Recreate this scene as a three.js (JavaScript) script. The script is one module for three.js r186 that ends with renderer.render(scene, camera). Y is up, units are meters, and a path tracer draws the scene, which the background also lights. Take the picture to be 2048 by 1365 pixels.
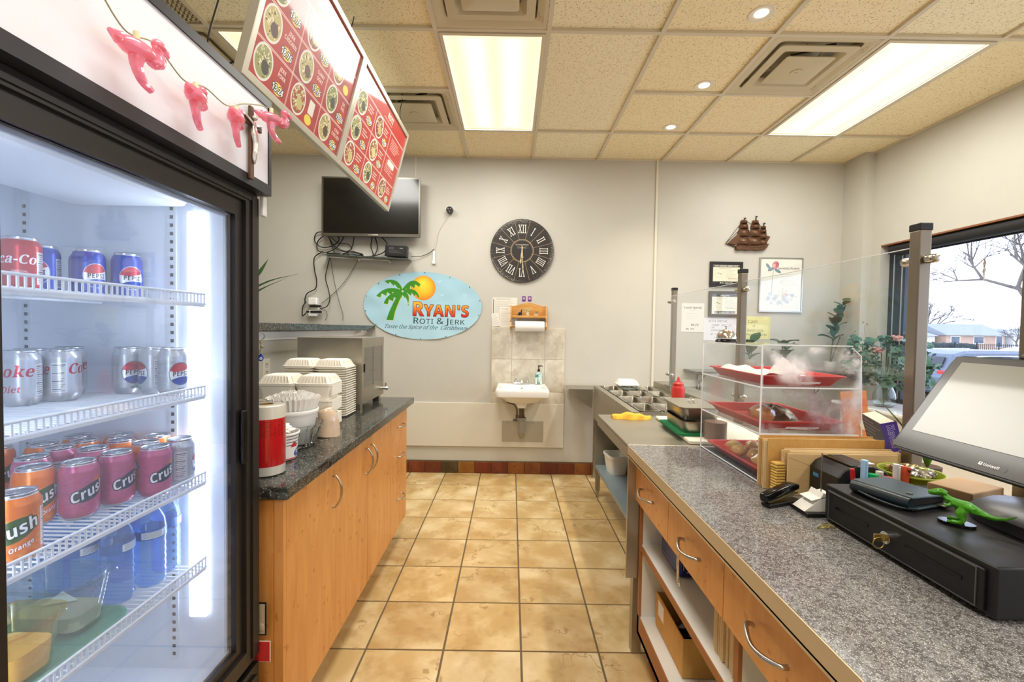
import * as THREE from 'three';
import { RoundedBoxGeometry } from 'three/addons/geometries/RoundedBoxGeometry.js';
import { mergeGeometries, toCreasedNormals } from 'three/addons/utils/BufferGeometryUtils.js';
import { RectAreaLightUniformsLib } from 'three/addons/lights/RectAreaLightUniformsLib.js';

// ---------------------------------------------------------------- camera, sky, exposure
const scene = new THREE.Scene();
const camera = new THREE.PerspectiveCamera(75.0, 2048 / 1365, 0.05, 400);
camera.rotation.order = 'YXZ';
camera.position.set(0, 1.3973, 0);
camera.rotation.set(-0.02941, -0.00205, 0.01576);
const renderer = new THREE.WebGLRenderer({ antialias: true });
renderer.toneMapping = THREE.LinearToneMapping;
renderer.toneMappingExposure = 1.52;
renderer.shadowMap.enabled = true;
RectAreaLightUniformsLib.init();
scene.background = new THREE.Color().setRGB(1.0, 1.07, 1.2);     // bright overcast sky
scene.backgroundIntensity = 2.3;
const PANEL = 8.8, PANEL_GLOW = 0.58, SPOT = 2.6, LED = 13;
const WARM = new THREE.Color().setRGB(1.0, 0.985, 0.94);
const COOL = new THREE.Color().setRGB(0.8, 0.89, 1.0);

// ---------------------------------------------------------------- helpers
let seed = 7;
const rnd = (a = 0, b = 1) => { seed = (seed + 0x6d2b79f5) | 0; let t = Math.imul(seed ^ (seed >>> 15), 1 | seed); t = (t + Math.imul(t ^ (t >>> 7), 61 | t)) ^ t; return a + (b - a) * (((t ^ (t >>> 14)) >>> 0) / 4294967296); };
const PI = Math.PI, sin = Math.sin, cos = Math.cos;
const taken = new Map();
const numbered = (n) => { const k = taken.get(n) ?? 0; taken.set(n, k + 1); return k ? n + '_' + String(k).padStart(3, '0') : n; };
const V = (x, y, z) => new THREE.Vector3(x, y, z);
function plain(g) {                       // one form for merging: no index, position + normal + uv
  const o = g.index ? g.toNonIndexed() : g;
  for (const k of Object.keys(o.attributes)) if (!['position', 'normal', 'uv'].includes(k)) o.deleteAttribute(k);
  if (!o.attributes.normal) o.computeVertexNormals();
  if (!o.attributes.uv) o.setAttribute('uv', new THREE.BufferAttribute(new Float32Array(o.attributes.position.count * 2), 2));
  return o;
}
const join = (gs) => { gs = [gs].flat(9).map(plain); return gs.length === 1 ? gs[0] : mergeGeometries(gs); };
const bx = (w, h, d, x = 0, y = 0, z = 0) => new THREE.BoxGeometry(w, h, d).translate(x, y, z);
const rb = (w, h, d, r, x = 0, y = 0, z = 0) => new RoundedBoxGeometry(w, h, d, 2, Math.min(r, w / 2.01, h / 2.01, d / 2.01)).translate(x, y, z);
const span = (x0, x1, y0, y1, z0, z1) => bx(Math.abs(x1 - x0), Math.abs(y1 - y0), Math.abs(z1 - z0), (x0 + x1) / 2, (y0 + y1) / 2, (z0 + z1) / 2);
const cy = (r, h, x = 0, y = 0, z = 0, n = 20, r2 = r) => new THREE.CylinderGeometry(r2, r, h, n).translate(x, y, z);
const lathe = (pts, n = 28) => new THREE.LatheGeometry(pts.map(([a, b]) => new THREE.Vector2(a, b)), n);
const ball = (r, x = 0, y = 0, z = 0, sx = 1, sy = 1, sz = 1, n = 14) => new THREE.SphereGeometry(r, n, Math.max(8, n * 0.6 | 0)).scale(sx, sy, sz).translate(x, y, z);
const tube = (pts, r, n = 24, k = 6) => new THREE.TubeGeometry(new THREE.CatmullRomCurve3(pts.map((p) => V(...p))), n, r, k);
const rod = (a, b, r, k = 6, r2 = r) => { const A = V(...a), B = V(...b), d = B.clone().sub(A), g = new THREE.CylinderGeometry(r2, r, d.length(), k); g.applyQuaternion(new THREE.Quaternion().setFromUnitVectors(V(0, 1, 0), d.normalize())); return g.translate((A.x + B.x) / 2, (A.y + B.y) / 2, (A.z + B.z) / 2); };
function loft(loops, caps = true, crease = 0.7) {      // closed rings of equal length joined into a skin
  const n = loops[0].length, pos = [], idx = [], uv = [];
  loops.forEach((l, i) => l.forEach((p, j) => { pos.push(...p); uv.push(j / n, i / (loops.length - 1)); }));
  for (let i = 0; i + 1 < loops.length; i++) for (let j = 0; j < n; j++) { const a = i * n + j, b = i * n + (j + 1) % n, c = a + n, d = b + n; idx.push(a, c, b, b, c, d); }
  if (caps) for (const [i, f] of [[0, 1], [loops.length - 1, 0]]) {
    const c = loops[i].reduce((s, p) => [s[0] + p[0] / n, s[1] + p[1] / n, s[2] + p[2] / n], [0, 0, 0]), m = pos.length / 3;
    pos.push(...c); uv.push(0.5, 0.5);
    for (let j = 0; j < n; j++) { const a = i * n + j, b = i * n + (j + 1) % n; f ? idx.push(m, a, b) : idx.push(m, b, a); }
  }
  const g = new THREE.BufferGeometry();
  g.setAttribute('position', new THREE.Float32BufferAttribute(pos, 3)); g.setAttribute('uv', new THREE.Float32BufferAttribute(uv, 2)); g.setIndex(idx);
  return toCreasedNormals(g, crease);
}
function rr(w, d, r, y, cx = 0, cz = 0, seg = 4) {      // rounded rectangle ring
  const o = []; r = Math.min(r, w / 2 - 1e-4, d / 2 - 1e-4);
  for (const [sx, sz, a0] of [[1, 1, 0], [-1, 1, PI / 2], [-1, -1, PI], [1, -1, 1.5 * PI]])
    for (let i = 0; i <= seg; i++) { const a = a0 + i / seg * PI / 2; o.push([cx + sx * (w / 2 - r) + r * cos(a), y, cz + sz * (d / 2 - r) + r * sin(a)]); }
  return o;
}
function tub(w, d, h, { taper = 0.85, rim = 0.008, t = 0.003, r = 0.02, lip = 0.006, floor = t } = {}) {   // open container
  const W = w - 2 * rim, D = d - 2 * rim, b = (k) => [W - w * (1 - taper) * k, D - w * (1 - taper) * k];
  const o1 = b(1), f = (a, e) => [a[0] - e, a[1] - e];
  return loft([rr(...f(o1, 2 * t), r, floor), rr(W - 2 * t, D - 2 * t, r, h - lip * 0.3), rr(W - t, D - t, r, h), rr(w, d, r + rim, h), rr(w, d, r + rim, h - lip), rr(W, D, r, h - lip), rr(...o1, r, 0)]);
}
function vtube(pts, rads, n = 20, k = 10) {             // tube whose radius changes along the way
  const c = new THREE.CatmullRomCurve3(pts.map((p) => V(...p))), fr = c.computeFrenetFrames(n), loops = [];
  for (let i = 0; i <= n; i++) {
    const u = i / n, p = c.getPoint(u), f = u * (rads.length - 1), a = Math.floor(f), r = rads[a] + ((rads[a + 1] ?? rads[a]) - rads[a]) * (f - a), N = fr.normals[i], B = fr.binormals[i];
    loops.push(Array.from({ length: k }, (_, j) => { const t = j / k * 2 * PI; return [p.x + r * (cos(t) * N.x + sin(t) * B.x), p.y + r * (cos(t) * N.y + sin(t) * B.y), p.z + r * (cos(t) * N.z + sin(t) * B.z)]; }));
  }
  return loft(loops, true, 1.4);
}
const poly = (pts) => { const s = new THREE.Shape(); pts.forEach(([x, y], i) => (i ? s.lineTo(x, y) : s.moveTo(x, y))); s.closePath(); return s; };
const prism = (pts, depth, bev = 0, holes = []) => { const s = Array.isArray(pts) ? poly(pts) : pts; holes.forEach((h) => s.holes.push(poly(h))); return new THREE.ExtrudeGeometry(s, { depth, bevelEnabled: bev > 0, bevelSize: bev, bevelThickness: bev, bevelSegments: 1, curveSegments: 16 }); };
const rect = (x0, x1, y0, y1) => [[x0, y0], [x1, y0], [x1, y1], [x0, y1]];
function metric(g, s) {                                 // uv in metres / s, by the way each face points
  const p = g.attributes.position, uv = g.attributes.uv, a = V(), b = V(), c = V();
  for (let i = 0; i < p.count; i += 3) {
    a.fromBufferAttribute(p, i); b.fromBufferAttribute(p, i + 1); c.fromBufferAttribute(p, i + 2);
    const n = b.clone().sub(a).cross(c.clone().sub(a)), ax = Math.abs(n.x), ay = Math.abs(n.y), az = Math.abs(n.z);
    [a, b, c].forEach((q, k) => (ax > ay && ax > az ? uv.setXY(i + k, q.z / s, q.y / s) : ay > az ? uv.setXY(i + k, q.x / s, q.z / s) : uv.setXY(i + k, q.x / s, q.y / s)));
  }
}
function part(name, geos, mat, parent, label) {
  const g = join(geos);
  if (mat.userData.metres) metric(g, mat.userData.metres);
  const m = new THREE.Mesh(g, mat); m.name = name; m.castShadow = m.receiveShadow = true;
  if (label) m.userData.label = label;
  parent.add(m); return m;
}
function thing(name, label, category, [x, y, z] = [0, 0, 0], turn = 0, group) {
  const o = new THREE.Group(); o.name = numbered(name); scene.add(o); o.position.set(x, y, z); o.rotation.y = turn;
  o.userData = { label, category }; if (group) o.userData.group = group; return o;
}
function single(name, label, category, geos, mat, pos = [0, 0, 0], turn = 0, group) {   // a thing that is one mesh
  const m = part(numbered(name), geos, mat, scene); m.position.set(...pos); m.rotation.y = turn;
  m.userData = { label, category }; if (group) m.userData.group = group; return m;
}
function struct(name, geos, mat, label, category) { const m = part(name, geos, mat, scene); m.userData = { kind: 'structure', label, category }; return m; }
function dup(root, [x, y, z], turn = 0, label, group) {
  const r = root.clone(); r.name = numbered(root.name.replace(/_\d{3}$/, '')); scene.add(r); r.position.set(x, y, z); r.rotation.y = turn;
  r.userData = { ...root.userData }; if (label) r.userData.label = label; if (group) r.userData.group = group; return r;
}
// textures
function canvasTex(w, h, draw, repeat = false) {
  const c = document.createElement('canvas'); c.width = w; c.height = h; const x = c.getContext('2d'); draw(x, w, h);
  const t = new THREE.CanvasTexture(c); t.colorSpace = THREE.SRGBColorSpace; t.magFilter = THREE.LinearFilter; if (repeat) t.wrapS = t.wrapT = THREE.RepeatWrapping; return t;
}
const NZ = new Float32Array(256 * 256); for (let i = 0; i < NZ.length; i++) NZ[i] = rnd();
function vn(x, y, p) { const xi = Math.floor(x), yi = Math.floor(y), fx = x - xi, fy = y - yi, u = fx * fx * (3 - 2 * fx), v = fy * fy * (3 - 2 * fy), m = (a) => ((a % p) + p) % p, g = (a, b) => NZ[(m(b) * 37 + 11 * p & 255) * 256 + (m(a) * 53 + 7 * p & 255)]; return (g(xi, yi) * (1 - u) + g(xi + 1, yi) * u) * (1 - v) + (g(xi, yi + 1) * (1 - u) + g(xi + 1, yi + 1) * u) * v; }
const fbm = (u, v, p, o = 4) => { let s = 0, a = 0.5, n = 0; for (let i = 0; i < o; i++) { s += a * vn(u * p, v * p, p); n += a; a *= 0.55; p *= 2; } return s / n; };   // tiles over 0..1
function dataTex(n, f, srgb = true) {
  const d = new Uint8Array(n * n * 4);
  for (let j = 0; j < n; j++) for (let i = 0; i < n; i++) { const c = f(i / n, j / n, i, j), k = (j * n + i) * 4; for (let q = 0; q < 3; q++) d[k + q] = Math.max(0, Math.min(255, (Array.isArray(c) ? c[q] : c) * 255)); d[k + 3] = 255; }
  const t = new THREE.DataTexture(d, n, n); t.magFilter = THREE.LinearFilter; t.wrapS = t.wrapT = THREE.RepeatWrapping; if (srgb) t.colorSpace = THREE.SRGBColorSpace; t.needsUpdate = true; return t;
}
const lerp3 = (a, b, t) => a.map((v, i) => v + (b[i] - v) * t), hex3 = (h) => [(h >> 16 & 255) / 255, (h >> 8 & 255) / 255, (h & 255) / 255];
const M = (color, roughness = 0.6, metalness = 0, more = {}) => new THREE.MeshPhysicalMaterial({ color, roughness, metalness, ...more });
const tiled = (m, metres) => { m.userData.metres = metres; return m; };
const pane = (color = 0xffffff, roughness = 0, more = {}) => new THREE.MeshPhysicalMaterial({ color, roughness, transmission: 1, thickness: 0, ior: 1.5, ...more });

// ---------------------------------------------------------------- materials
const tileTex = dataTex(512, (u, v) => { const a = fbm(u, v, 4, 5), b = fbm(u + 0.37, v + 0.11, 9, 4), w = Math.abs(fbm(u, v + 0.5, 5, 4) - 0.5); let c = lerp3(hex3(0xd0b078), hex3(0xf1deb4), Math.min(1, Math.max(0, (a - 0.28) * 2.2))); c = lerp3(c, hex3(0xb8945c), Math.max(0, b - 0.56) * 2.0); const k = fbm(u + 0.7, v + 0.3, 3, 2); return w < 0.009 && k > 0.52 ? lerp3(c, hex3(0x9a7644), Math.min(0.5, (k - 0.52) * 5)) : c; });
const tileBump = dataTex(512, (u, v) => { const w = Math.abs(fbm(u, v + 0.5, 5, 4) - 0.5); return 0.35 + 0.5 * fbm(u, v, 6, 5) - (w < 0.009 && fbm(u + 0.7, v + 0.3, 3, 2) > 0.55 ? 0.22 : 0); }, false);
const floorTiles = [0, 1, 2, 3, 4, 5].map((i) => { const s = (t) => { const c = t.clone(); c.needsUpdate = true; c.offset.set(i * 0.173, i * 0.311); c.rotation = (i % 4) * PI / 2; return c; }; return tiled(M([0xf4f2ee, 0xece6dc, 0xf4eedf, 0xe6dfd2, 0xf4f3f0, 0xefe9e2][i], 0.42, 0, { map: s(tileTex), bumpMap: s(tileBump), bumpScale: 0.0018 }), 0.62); });
const grout = M(0x6d5d45, 0.9);
const ceilTex = canvasTex(1024, 1024, (x, w, h) => {
  x.fillStyle = '#f9edc9'; x.fillRect(0, 0, w, h);
  for (let i = 0; i < 5200; i++) { x.fillStyle = ['#f2e4ba', '#fdf5dc', '#f5e8c2'][i % 3]; x.fillRect(rnd(0, w), rnd(0, h), rnd(1, 6), rnd(1, 6)); }
  x.strokeStyle = '#9a7a4c'; x.lineCap = 'round';
  for (let i = 0; i < 2100; i++) { const a = rnd(0, w), b = rnd(0, h), t = rnd(0, 6.3), l = rnd(1, 10); x.lineWidth = rnd(1.6, 4); x.globalAlpha = rnd(0.4, 0.95); x.beginPath(); x.moveTo(a, b); x.quadraticCurveTo(a + l * cos(t), b + l * sin(t), a + l * 1.5 * cos(t + 0.9), b + l * 1.5 * sin(t + 0.9)); x.stroke(); }
}, true);
const ceilTile = [0, 1, 2].map((i) => { const c = ceilTex.clone(); c.needsUpdate = true; c.offset.set(i * 0.31, i * 0.17); return tiled(M([0xffffff, 0xfff8f0, 0xfffaf0][i], 0.95, 0, { map: c }), 0.61); });
const gridMetal = M(0xd8ccb2, 0.5);
const woodTex = dataTex(512, (u, v) => { const g = fbm(u * 1, v * 0.125, 32, 4), b = fbm(u, v * 0.5, 4, 4), k = fbm(u + 0.3, v + 0.2, 24, 2); let c = lerp3(hex3(0xca803a), hex3(0xefb26c), 0.55 * g + 0.45 * b); if (k > 0.8) c = lerp3(c, hex3(0xa05c24), 0.4); return c; });
const wood = tiled(M(0xffffff, 0.38, 0, { map: woodTex, clearcoat: 0.25, clearcoatRoughness: 0.25 }), 0.7);
const woodEdge = M(0xa86d3c, 0.5);
const speck = (n, base, dark, light, k) => dataTex(n, (u, v, i, j) => { const r = NZ[((j * 5 + i * 3) & 255) * 256 + ((i * 7 + j * 11 + (i >> 6) * 31) & 255)], s = NZ[(((j >> 1) * 3 + 5) & 255) * 256 + (((i >> 1) * 5 + (j >> 5) * 17) & 255)]; let c = lerp3(base, dark, fbm(u, v, 64, 2) > 0.52 ? 0.7 : 0.1); if (s > 1 - k) c = lerp3(c, light, 0.75); else if (r > 0.86) c = lerp3(c, light, 0.3); return c; });
const graniteDark = tiled(M(0xffffff, 0.13, 0, { map: speck(512, hex3(0x45443f), hex3(0x1d1d1b), hex3(0xa9a89e), 0.07) }), 0.9);
const graniteGrey = tiled(M(0xffffff, 0.08, 0, { map: speck(512, hex3(0x817e7c), hex3(0x4e4a48), hex3(0xe0dedb), 0.14) }), 0.36);
const counterTrim = M(0xc9b48e, 0.35, 0.15);
const smudge = dataTex(256, (u, v) => { const a = fbm(u, v, 5, 4); return [0, 0.55 + 0.45 * a, 0]; }, false);
const steel = tiled(M(0xb0ab9e, 0.5, 1, { roughnessMap: smudge }), 0.6);
const steelDark = M(0x8f8a7e, 0.4, 1);
const chrome = M(0xe2e2e2, 0.08, 1);
const nickel = M(0xc3bdb0, 0.28, 1);
const wallTex = dataTex(256, (u, v) => lerp3(hex3(0xc5c2b7), hex3(0xcdcabf), fbm(u, v, 5, 5)));
const wallBump = dataTex(256, (u, v) => fbm(u, v, 40, 3), false);
const wallPaint = tiled(M(0xffffff, 0.5, 0, { map: wallTex, bumpMap: wallBump, bumpScale: 0.0006 }), 1.7);
const panelPaint = M(0xdcd7c8, 0.45);
const white = M(0xf2f0ea, 0.5), whiteGloss = M(0xf4f3ef, 0.15), foam = M(0xf3ecdc, 0.7), paper = M(0xf0ede4, 0.85);
const black = M(0x121212, 0.4), blackGloss = M(0x0c0c0d, 0.12), blackMatte = M(0x1a1a1b, 0.7), cable = M(0x16140f, 0.55), cableGrey = M(0x6b665c, 0.6), cableWhite = M(0xd8d2c4, 0.6);
const laminateWhite = M(0xe9e5da, 0.5);
const kraftTex = dataTex(256, (u, v) => lerp3(hex3(0xd8b984), hex3(0xecd2a2), 0.6 * fbm(u, v, 20, 3) + 0.4 * fbm(u * 1, v * 0.25, 60, 2)));
const kraft = tiled(M(0xffffff, 0.85, 0, { map: kraftTex }), 0.3), kraftDark = tiled(M(0xe6c79a, 0.85, 0, { map: kraftTex }), 0.3), cardboard = tiled(M(0xeccf9c, 0.9, 0, { map: kraftTex }), 0.4);
const redTray = M(0xc21a1a, 0.4), glassClear = pane(), acrylic = pane(0xfdfeff, 0.06, { specularIntensity: 0.55 }), edgeGlow = M(0xf6f9fa, 0.3);
const byHeight = (g, h) => { const j = join(g), p = j.attributes.position, uv = j.attributes.uv; for (let i = 0; i < p.count; i++) uv.setY(i, p.getY(i) / h); return j; };
const clearPlastic = pane(0xeaf2f2, 0.06);
// ---------------------------------------------------------------- the room
const ZB = -4.235, CE = 2.992, XR = 3.2;
const floor = struct('floor', span(-3.1, 3.6, -0.12, -0.004, -4.34, 3.1), grout, 'tan stone-look tiled floor with dark grout', 'floor');
{ // tiles, one by one
  const s = 0.33566, gap = 0.0085, gs = [0, 1, 2].map((k) => { const g = join(rb(s - gap, 0.014, s - gap, 0.002)); return g; });
  for (let i = -6; i < 12; i++) for (let j = 0; j < 13; j++) {
    const x = -0.60734 + (i + 0.5) * s, z = -3.89728 - s + (j + 0.5) * s; if (x > XR - 0.1) continue;
    const g = gs[(i + 6 + j) % 3].clone(), m = floorTiles[((i + 6) * 5 + j * 7 + ((i * j) % 3 + 3)) % 6]; metric(g, 0.62); { const q = g.attributes.uv, ou = rnd(), ov = rnd(); for (let e = 0; e < q.count; e++) q.setXY(e, q.getX(e) + ou, q.getY(e) + ov); }
    const t = new THREE.Mesh(g, m); t.name = 'tile'; t.castShadow = t.receiveShadow = true; t.position.set(x, -0.007 + rnd(-0.0006, 0), z); floor.add(t);
  }
  // behind the camera the same tiles run on
  part('floor_covering', span(-3.0, XR, -0.01, -0.001, -3.89728 + 12 * s, 3.0), floorTiles[0], floor);
}
struct('wall_back', span(-3.1, 3.6, -0.12, 3.15, ZB - 0.12, ZB), wallPaint, 'cream painted back wall behind sink and clock', 'wall');
struct('wall_left', span(-3.1, -3.0, 0, 3.15, ZB, 3.1), wallPaint, 'cream painted side wall beyond the half wall', 'wall');
struct('wall_front', span(-3.0, 3.6, 0, 3.15, 3.0, 3.1), wallPaint, 'cream painted front wall of the shop', 'wall');
const WZ0 = -3.88, WZ1 = 1.2, WY0 = 0.8, WY1 = 2.165, WX = 3.5;
struct('wall_right', [span(XR, WX, 0, WY0, ZB, 3.0), span(XR, WX, WY1, 3.15, ZB, 3.0), span(XR, WX, WY0, WY1, ZB, WZ0), span(XR, WX, WY0, WY1, WZ1, 3.0), span(3.115, XR, 0, 3.15, ZB, -3.98)], wallPaint, 'cream painted wall around the shop window', 'wall');
struct('trim_1', rb(0.022, 2.99, 0.012, 0.003, 1.352, 1.496, ZB + 0.006), panelPaint, 'thin vertical batten on the cream back wall', 'trim');
struct('trim_2', span(-0.93, -0.915, 2.4, 2.99, ZB, ZB + 0.004), panelPaint, 'narrow seam strip on wall above the television', 'trim');
// tiled skirting
{
  const b = struct('baseboard_back', span(-2.99, 3.1, 0, 0.118, ZB, ZB + 0.008), grout, 'row of red and tan slate skirting tiles', 'baseboard');
  const cols = [0x8c4a2c, 0x7d4328, 0x5d5440, 0xab8040, 0x8e4629, 0x84432a, 0xa4703c, 0x8f5c34, 0x7a3a26, 0x82452b, 0x9a6636, 0x8f5f35].map((c) => tiled(M(c, 0.55, 0, { map: tileTex, bumpMap: tileBump, bumpScale: 0.002 }), 0.4));
  for (let i = -13; i < 24; i++) { const x = -0.965 + 0.1585 * (i + 0.5); if (x > 3.05) break; part('tile', rb(0.153, 0.108, 0.014, 0.003, x, 0.055, ZB + 0.011), cols[(i + 24) % 12], b); }
}
// wall board behind the sink, and a steel access plate
struct('trim_3', rb(1.75, 0.42, 0.02, 0.004, -0.362, 0.468, ZB + 0.01), panelPaint, 'raised cream board along the wall under the sink', 'board');
{
  const p = thing('access_plate', 'dull steel access plate on wall behind the drain pipe', 'plate', [0.123, 0.412, ZB + 0.0215]);
  part('plate', rb(0.395, 0.2, 0.003, 0.001), M(0xb9b6ab, 0.5, 0.7), p);
  for (const [x, y] of [[-0.15, 0.08], [0.1, 0.082]]) part('screw', ball(0.005, x, y, 0.002), steelDark, p);
}
// ceiling: grid, tiles, vents, lights
const X0 = 0.17712, Z0 = -2.43162, U = 0.6096;
const ceiling = struct('ceiling', span(-3.1, 3.6, 3.1, 3.2, -4.34, 3.1), white, 'suspended ceiling of beige fissured tiles', 'ceiling');
{
  const kind = (i, j) => { // cell kinds, j rows run towards the back wall
    if (j === 1 || j === 0) { if (i === -1 || i === 3 || i === -3) return j === 0 ? 'light' : 'skip'; if (i === 0 || i === 4) return j === 0 ? 'long' : 'skip'; }
    if (i === -1 || i === 3) { if (j === -4 || j === -8) return 'light'; if (j === -3 || j === -7) return 'skip'; }
    if (i === 2 && j === 0) return 'vent'; if (i === -1 && j === -1) return 'vent'; if (i === -2 && j === 1) return 'vent'; if (i === -4 && j === 0) return 'vent'; if (i === -4 && j === -1) return 'grille';
    return 'tile';
  };
  const bar = (x0, x1, z0, z1) => part('grid_bar', span(x0, x1, CE - 0.004, CE + 0.012, z0, z1), gridMetal, ceiling);
  const spots = [];
  for (let i = -6; i < 5; i++) {
    const x0 = Math.max(-3.0, X0 + i * U), x1 = Math.min(X0 + (i + 1) * U, XR);
    if (X0 + i * U > -3) bar(x0 - 0.012, x0 + 0.012, ZB, 3.0);
    for (let j = -9; j < 3; j++) {
      let z1 = Z0 - j * U, z0 = Math.max(z1 - U, ZB); const k = kind(i, j);
      if (j > -9 && k !== 'skip') bar(x0 + 0.012, x1 - 0.012, z1 - 0.012, z1 + 0.012);
      if (k === 'skip') continue;
      if (k === 'light' || k === 'long') z0 = z1 - 2 * U;
      const w = x1 - x0, d = z1 - z0, cx = (x0 + x1) / 2, cz = (z0 + z1) / 2;
      if (k === 'tile' || k === 'long') part('ceiling_tile', rb(w - 0.006, 0.014, d - 0.006, 0.002, 0, 0, 0), ceilTile[(i * 5 + j * 3 + 60) % 3], ceiling).position.set(cx, CE + 0.0195 , cz);
      else spots.push([k, cx, cz, i, j]);
    }
  }
  bar(-3.0, XR, ZB, ZB + 0.012); bar(XR - 0.012, XR, ZB, 3.0);
  const glow = canvasTex(128, 256, (x, w, h) => { x.fillStyle = '#ffe6a6'; x.fillRect(0, 0, w, h); for (const c of [0.3, 0.7]) { const g = x.createLinearGradient((c - 0.2) * w, 0, (c + 0.2) * w, 0); g.addColorStop(0, 'rgba(255,255,255,0)'); g.addColorStop(0.5, 'rgba(255,255,250,1)'); g.addColorStop(1, 'rgba(255,255,255,0)'); x.fillStyle = g; x.fillRect(0, h * 0.03, w, h * 0.94); } });
  const glowMat = new THREE.MeshStandardMaterial({ color: 0xffffff, roughness: 0.5, emissive: 0xffffff, emissiveMap: glow, emissiveIntensity: PANEL_GLOW });
  const lightLabels = { '-1,0': 'bright ceiling light panel between square vent and fissured tiles above the sink', '3,0': 'bright ceiling light panel near the window wall beside a square vent', '-3,0': 'ceiling light panel mostly hidden behind the menu boards' };
  const ventMat = M(0xcdbf9d, 0.55), ventDirt = canvasTex(256, 256, (x, w, h) => { x.fillStyle = '#d2c4a2'; x.fillRect(0, 0, w, h); for (let i = 0; i < 900; i++) { x.fillStyle = i % 3 ? 'rgba(110,85,50,0.16)' : 'rgba(230,218,190,0.25)'; const e = rnd(0, w), f = rnd() < 0.5 ? rnd(0, 34) : rnd(h - 34, h); x.fillRect(i % 2 ? e : f, i % 2 ? f : e, rnd(2, 12), rnd(2, 9)); } });
  const ventFrameMat = M(0xffffff, 0.6, 0, { map: ventDirt });
  const ventLabels = { '2,0': 'square stepped ceiling vent beside the bright panel near the window', '-1,-1': 'square stepped ceiling vent directly in front of the light panel above the aisle', '-2,1': 'square stepped ceiling vent beside the menu board, with exposed wires', '-4,0': 'square stepped ceiling vent above the drinks cooler' };
  for (const [k, cx, cz, i, j] of spots) {
    if (k === 'light') {
      const o = thing('ceiling_light', lightLabels[i + ',' + j] ?? 'recessed ceiling light panel in the front half of the shop', 'ceiling light', [cx, CE, cz], 0, 'recessed ceiling light panels');
      const w = U - 0.03, d = 2 * U - 0.03;
      part('frame', prism(rect(-w / 2, w / 2, -d / 2, d / 2), 0.02, 0, [rect(-w / 2 + 0.02, w / 2 - 0.02, -d / 2 + 0.02, d / 2 - 0.02)]).rotateX(PI / 2).translate(0, 0.01, 0), gridMetal, o);
      part('diffuser', bx(w - 0.042, 0.006, d - 0.042, 0, 0.004, 0), glowMat, o);
      const l = new THREE.RectAreaLight(WARM, PANEL, w - 0.05, d - 0.05); l.position.set(0, -0.003, 0); l.rotation.x = -PI / 2; l.castShadow = true; o.add(l);
    } else if (k === 'vent') {
      const o = thing('ceiling_vent', ventLabels[i + ',' + j], 'ceiling vent', [cx, CE, cz], 0, 'square ceiling vents');
      const sq = (h, y) => rr(2 * h, 2 * h, 0.03 * h / 0.3, y);
      part('frame', loft([sq(0.298, -0.002), sq(0.27, -0.003), sq(0.235, 0.012), sq(0.235, 0.07)], false, 0.4), ventFrameMat, o);
      part('louver', loft([sq(0.222, 0.004), sq(0.224, -0.004), sq(0.18, -0.008), sq(0.15, 0.03), sq(0.153, 0.034), sq(0.183, 0.0)], false, 0.4), ventMat, o);
      part('centre_plate', loft([sq(0.14, -0.008), sq(0.142, -0.014), sq(0.13, -0.019), sq(0.03, -0.019)], true, 0.4), ventMat, o);
      part('duct', [loft([sq(0.235, 0.07), sq(0.2, 0.1)], true, 0.4)], ventMat, o);
      part('screw_disc', [cy(0.034, 0.004, 0, -0.0215, 0, 24), cy(0.008, 0.003, 0, -0.0245, 0, 12)], ventMat, o);
      for (const s of [-1, 1]) part('hanger', rod([s * 0.05, -0.008, s * 0.05], [s * 0.12, 0.085, s * 0.12], 0.004), ventMat, o);
      if (i === -2 || i === 2 || i === -4) part('wire', [tube([[-0.1, 0.02, 0.1], [0, 0.014, 0.16], [0.05, 0.03, 0.175], [0.12, 0.05, 0.16]], 0.006), tube([[-0.06, 0.03, 0.18], [0.02, 0.02, 0.15], [0.08, 0.03, 0.19]], 0.005)], cable, o);
    } else {
      const o = thing('ceiling_grille', 'perforated metal ceiling grille above the drinks cooler', 'ceiling grille', [cx, CE, cz]);
      const g = []; for (let q = -11; q <= 11; q++) { g.push(bx(0.008, 0.006, U - 0.04, q * 0.0255, 0.003, 0), bx(U - 0.04, 0.006, 0.008, 0, 0.003, q * 0.0255)); }
      part('mesh', g, ventMat, o); part('backing', bx(U - 0.03, 0.004, U - 0.03, 0, 0.095, 0), ventMat, o);
    }
  }
  // recessed downlights
  for (const [z, l] of [[-2.29, 'round recessed downlight in ceiling tile farthest from the back wall'], [-2.957, 'round recessed downlight between two others, beside the square vent'], [-3.564, 'round recessed downlight in ceiling tile closest to the back wall']]) {
    const o = thing('downlight', l, 'downlight', [1.237, CE + 0.0125, z], 0, 'row of recessed downlights');
    part('trim_ring', lathe([[0.036, 0.004], [0.036, -0.002], [0.058, -0.005], [0.064, -0.001], [0.064, 0.004]], 32), M(0xe8dfca, 0.4), o);
    part('bulb', lathe([[0, -0.006], [0.02, -0.005], [0.034, 0.0], [0.034, 0.004]], 24), new THREE.MeshStandardMaterial({ color: 0xffffff, emissive: 0xfff0d0, emissiveIntensity: 3 }), o);
    const s = new THREE.SpotLight(new THREE.Color().setRGB(1, 0.9, 0.72), SPOT, 0, 0.9, 0.6); s.position.set(0, -0.02, 0); s.target.position.set(0, -2, 0); s.castShadow = true; s.shadow.radius = 1.8; o.add(s, s.target);
    s.target.name = 'aim';
  }
}
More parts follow.
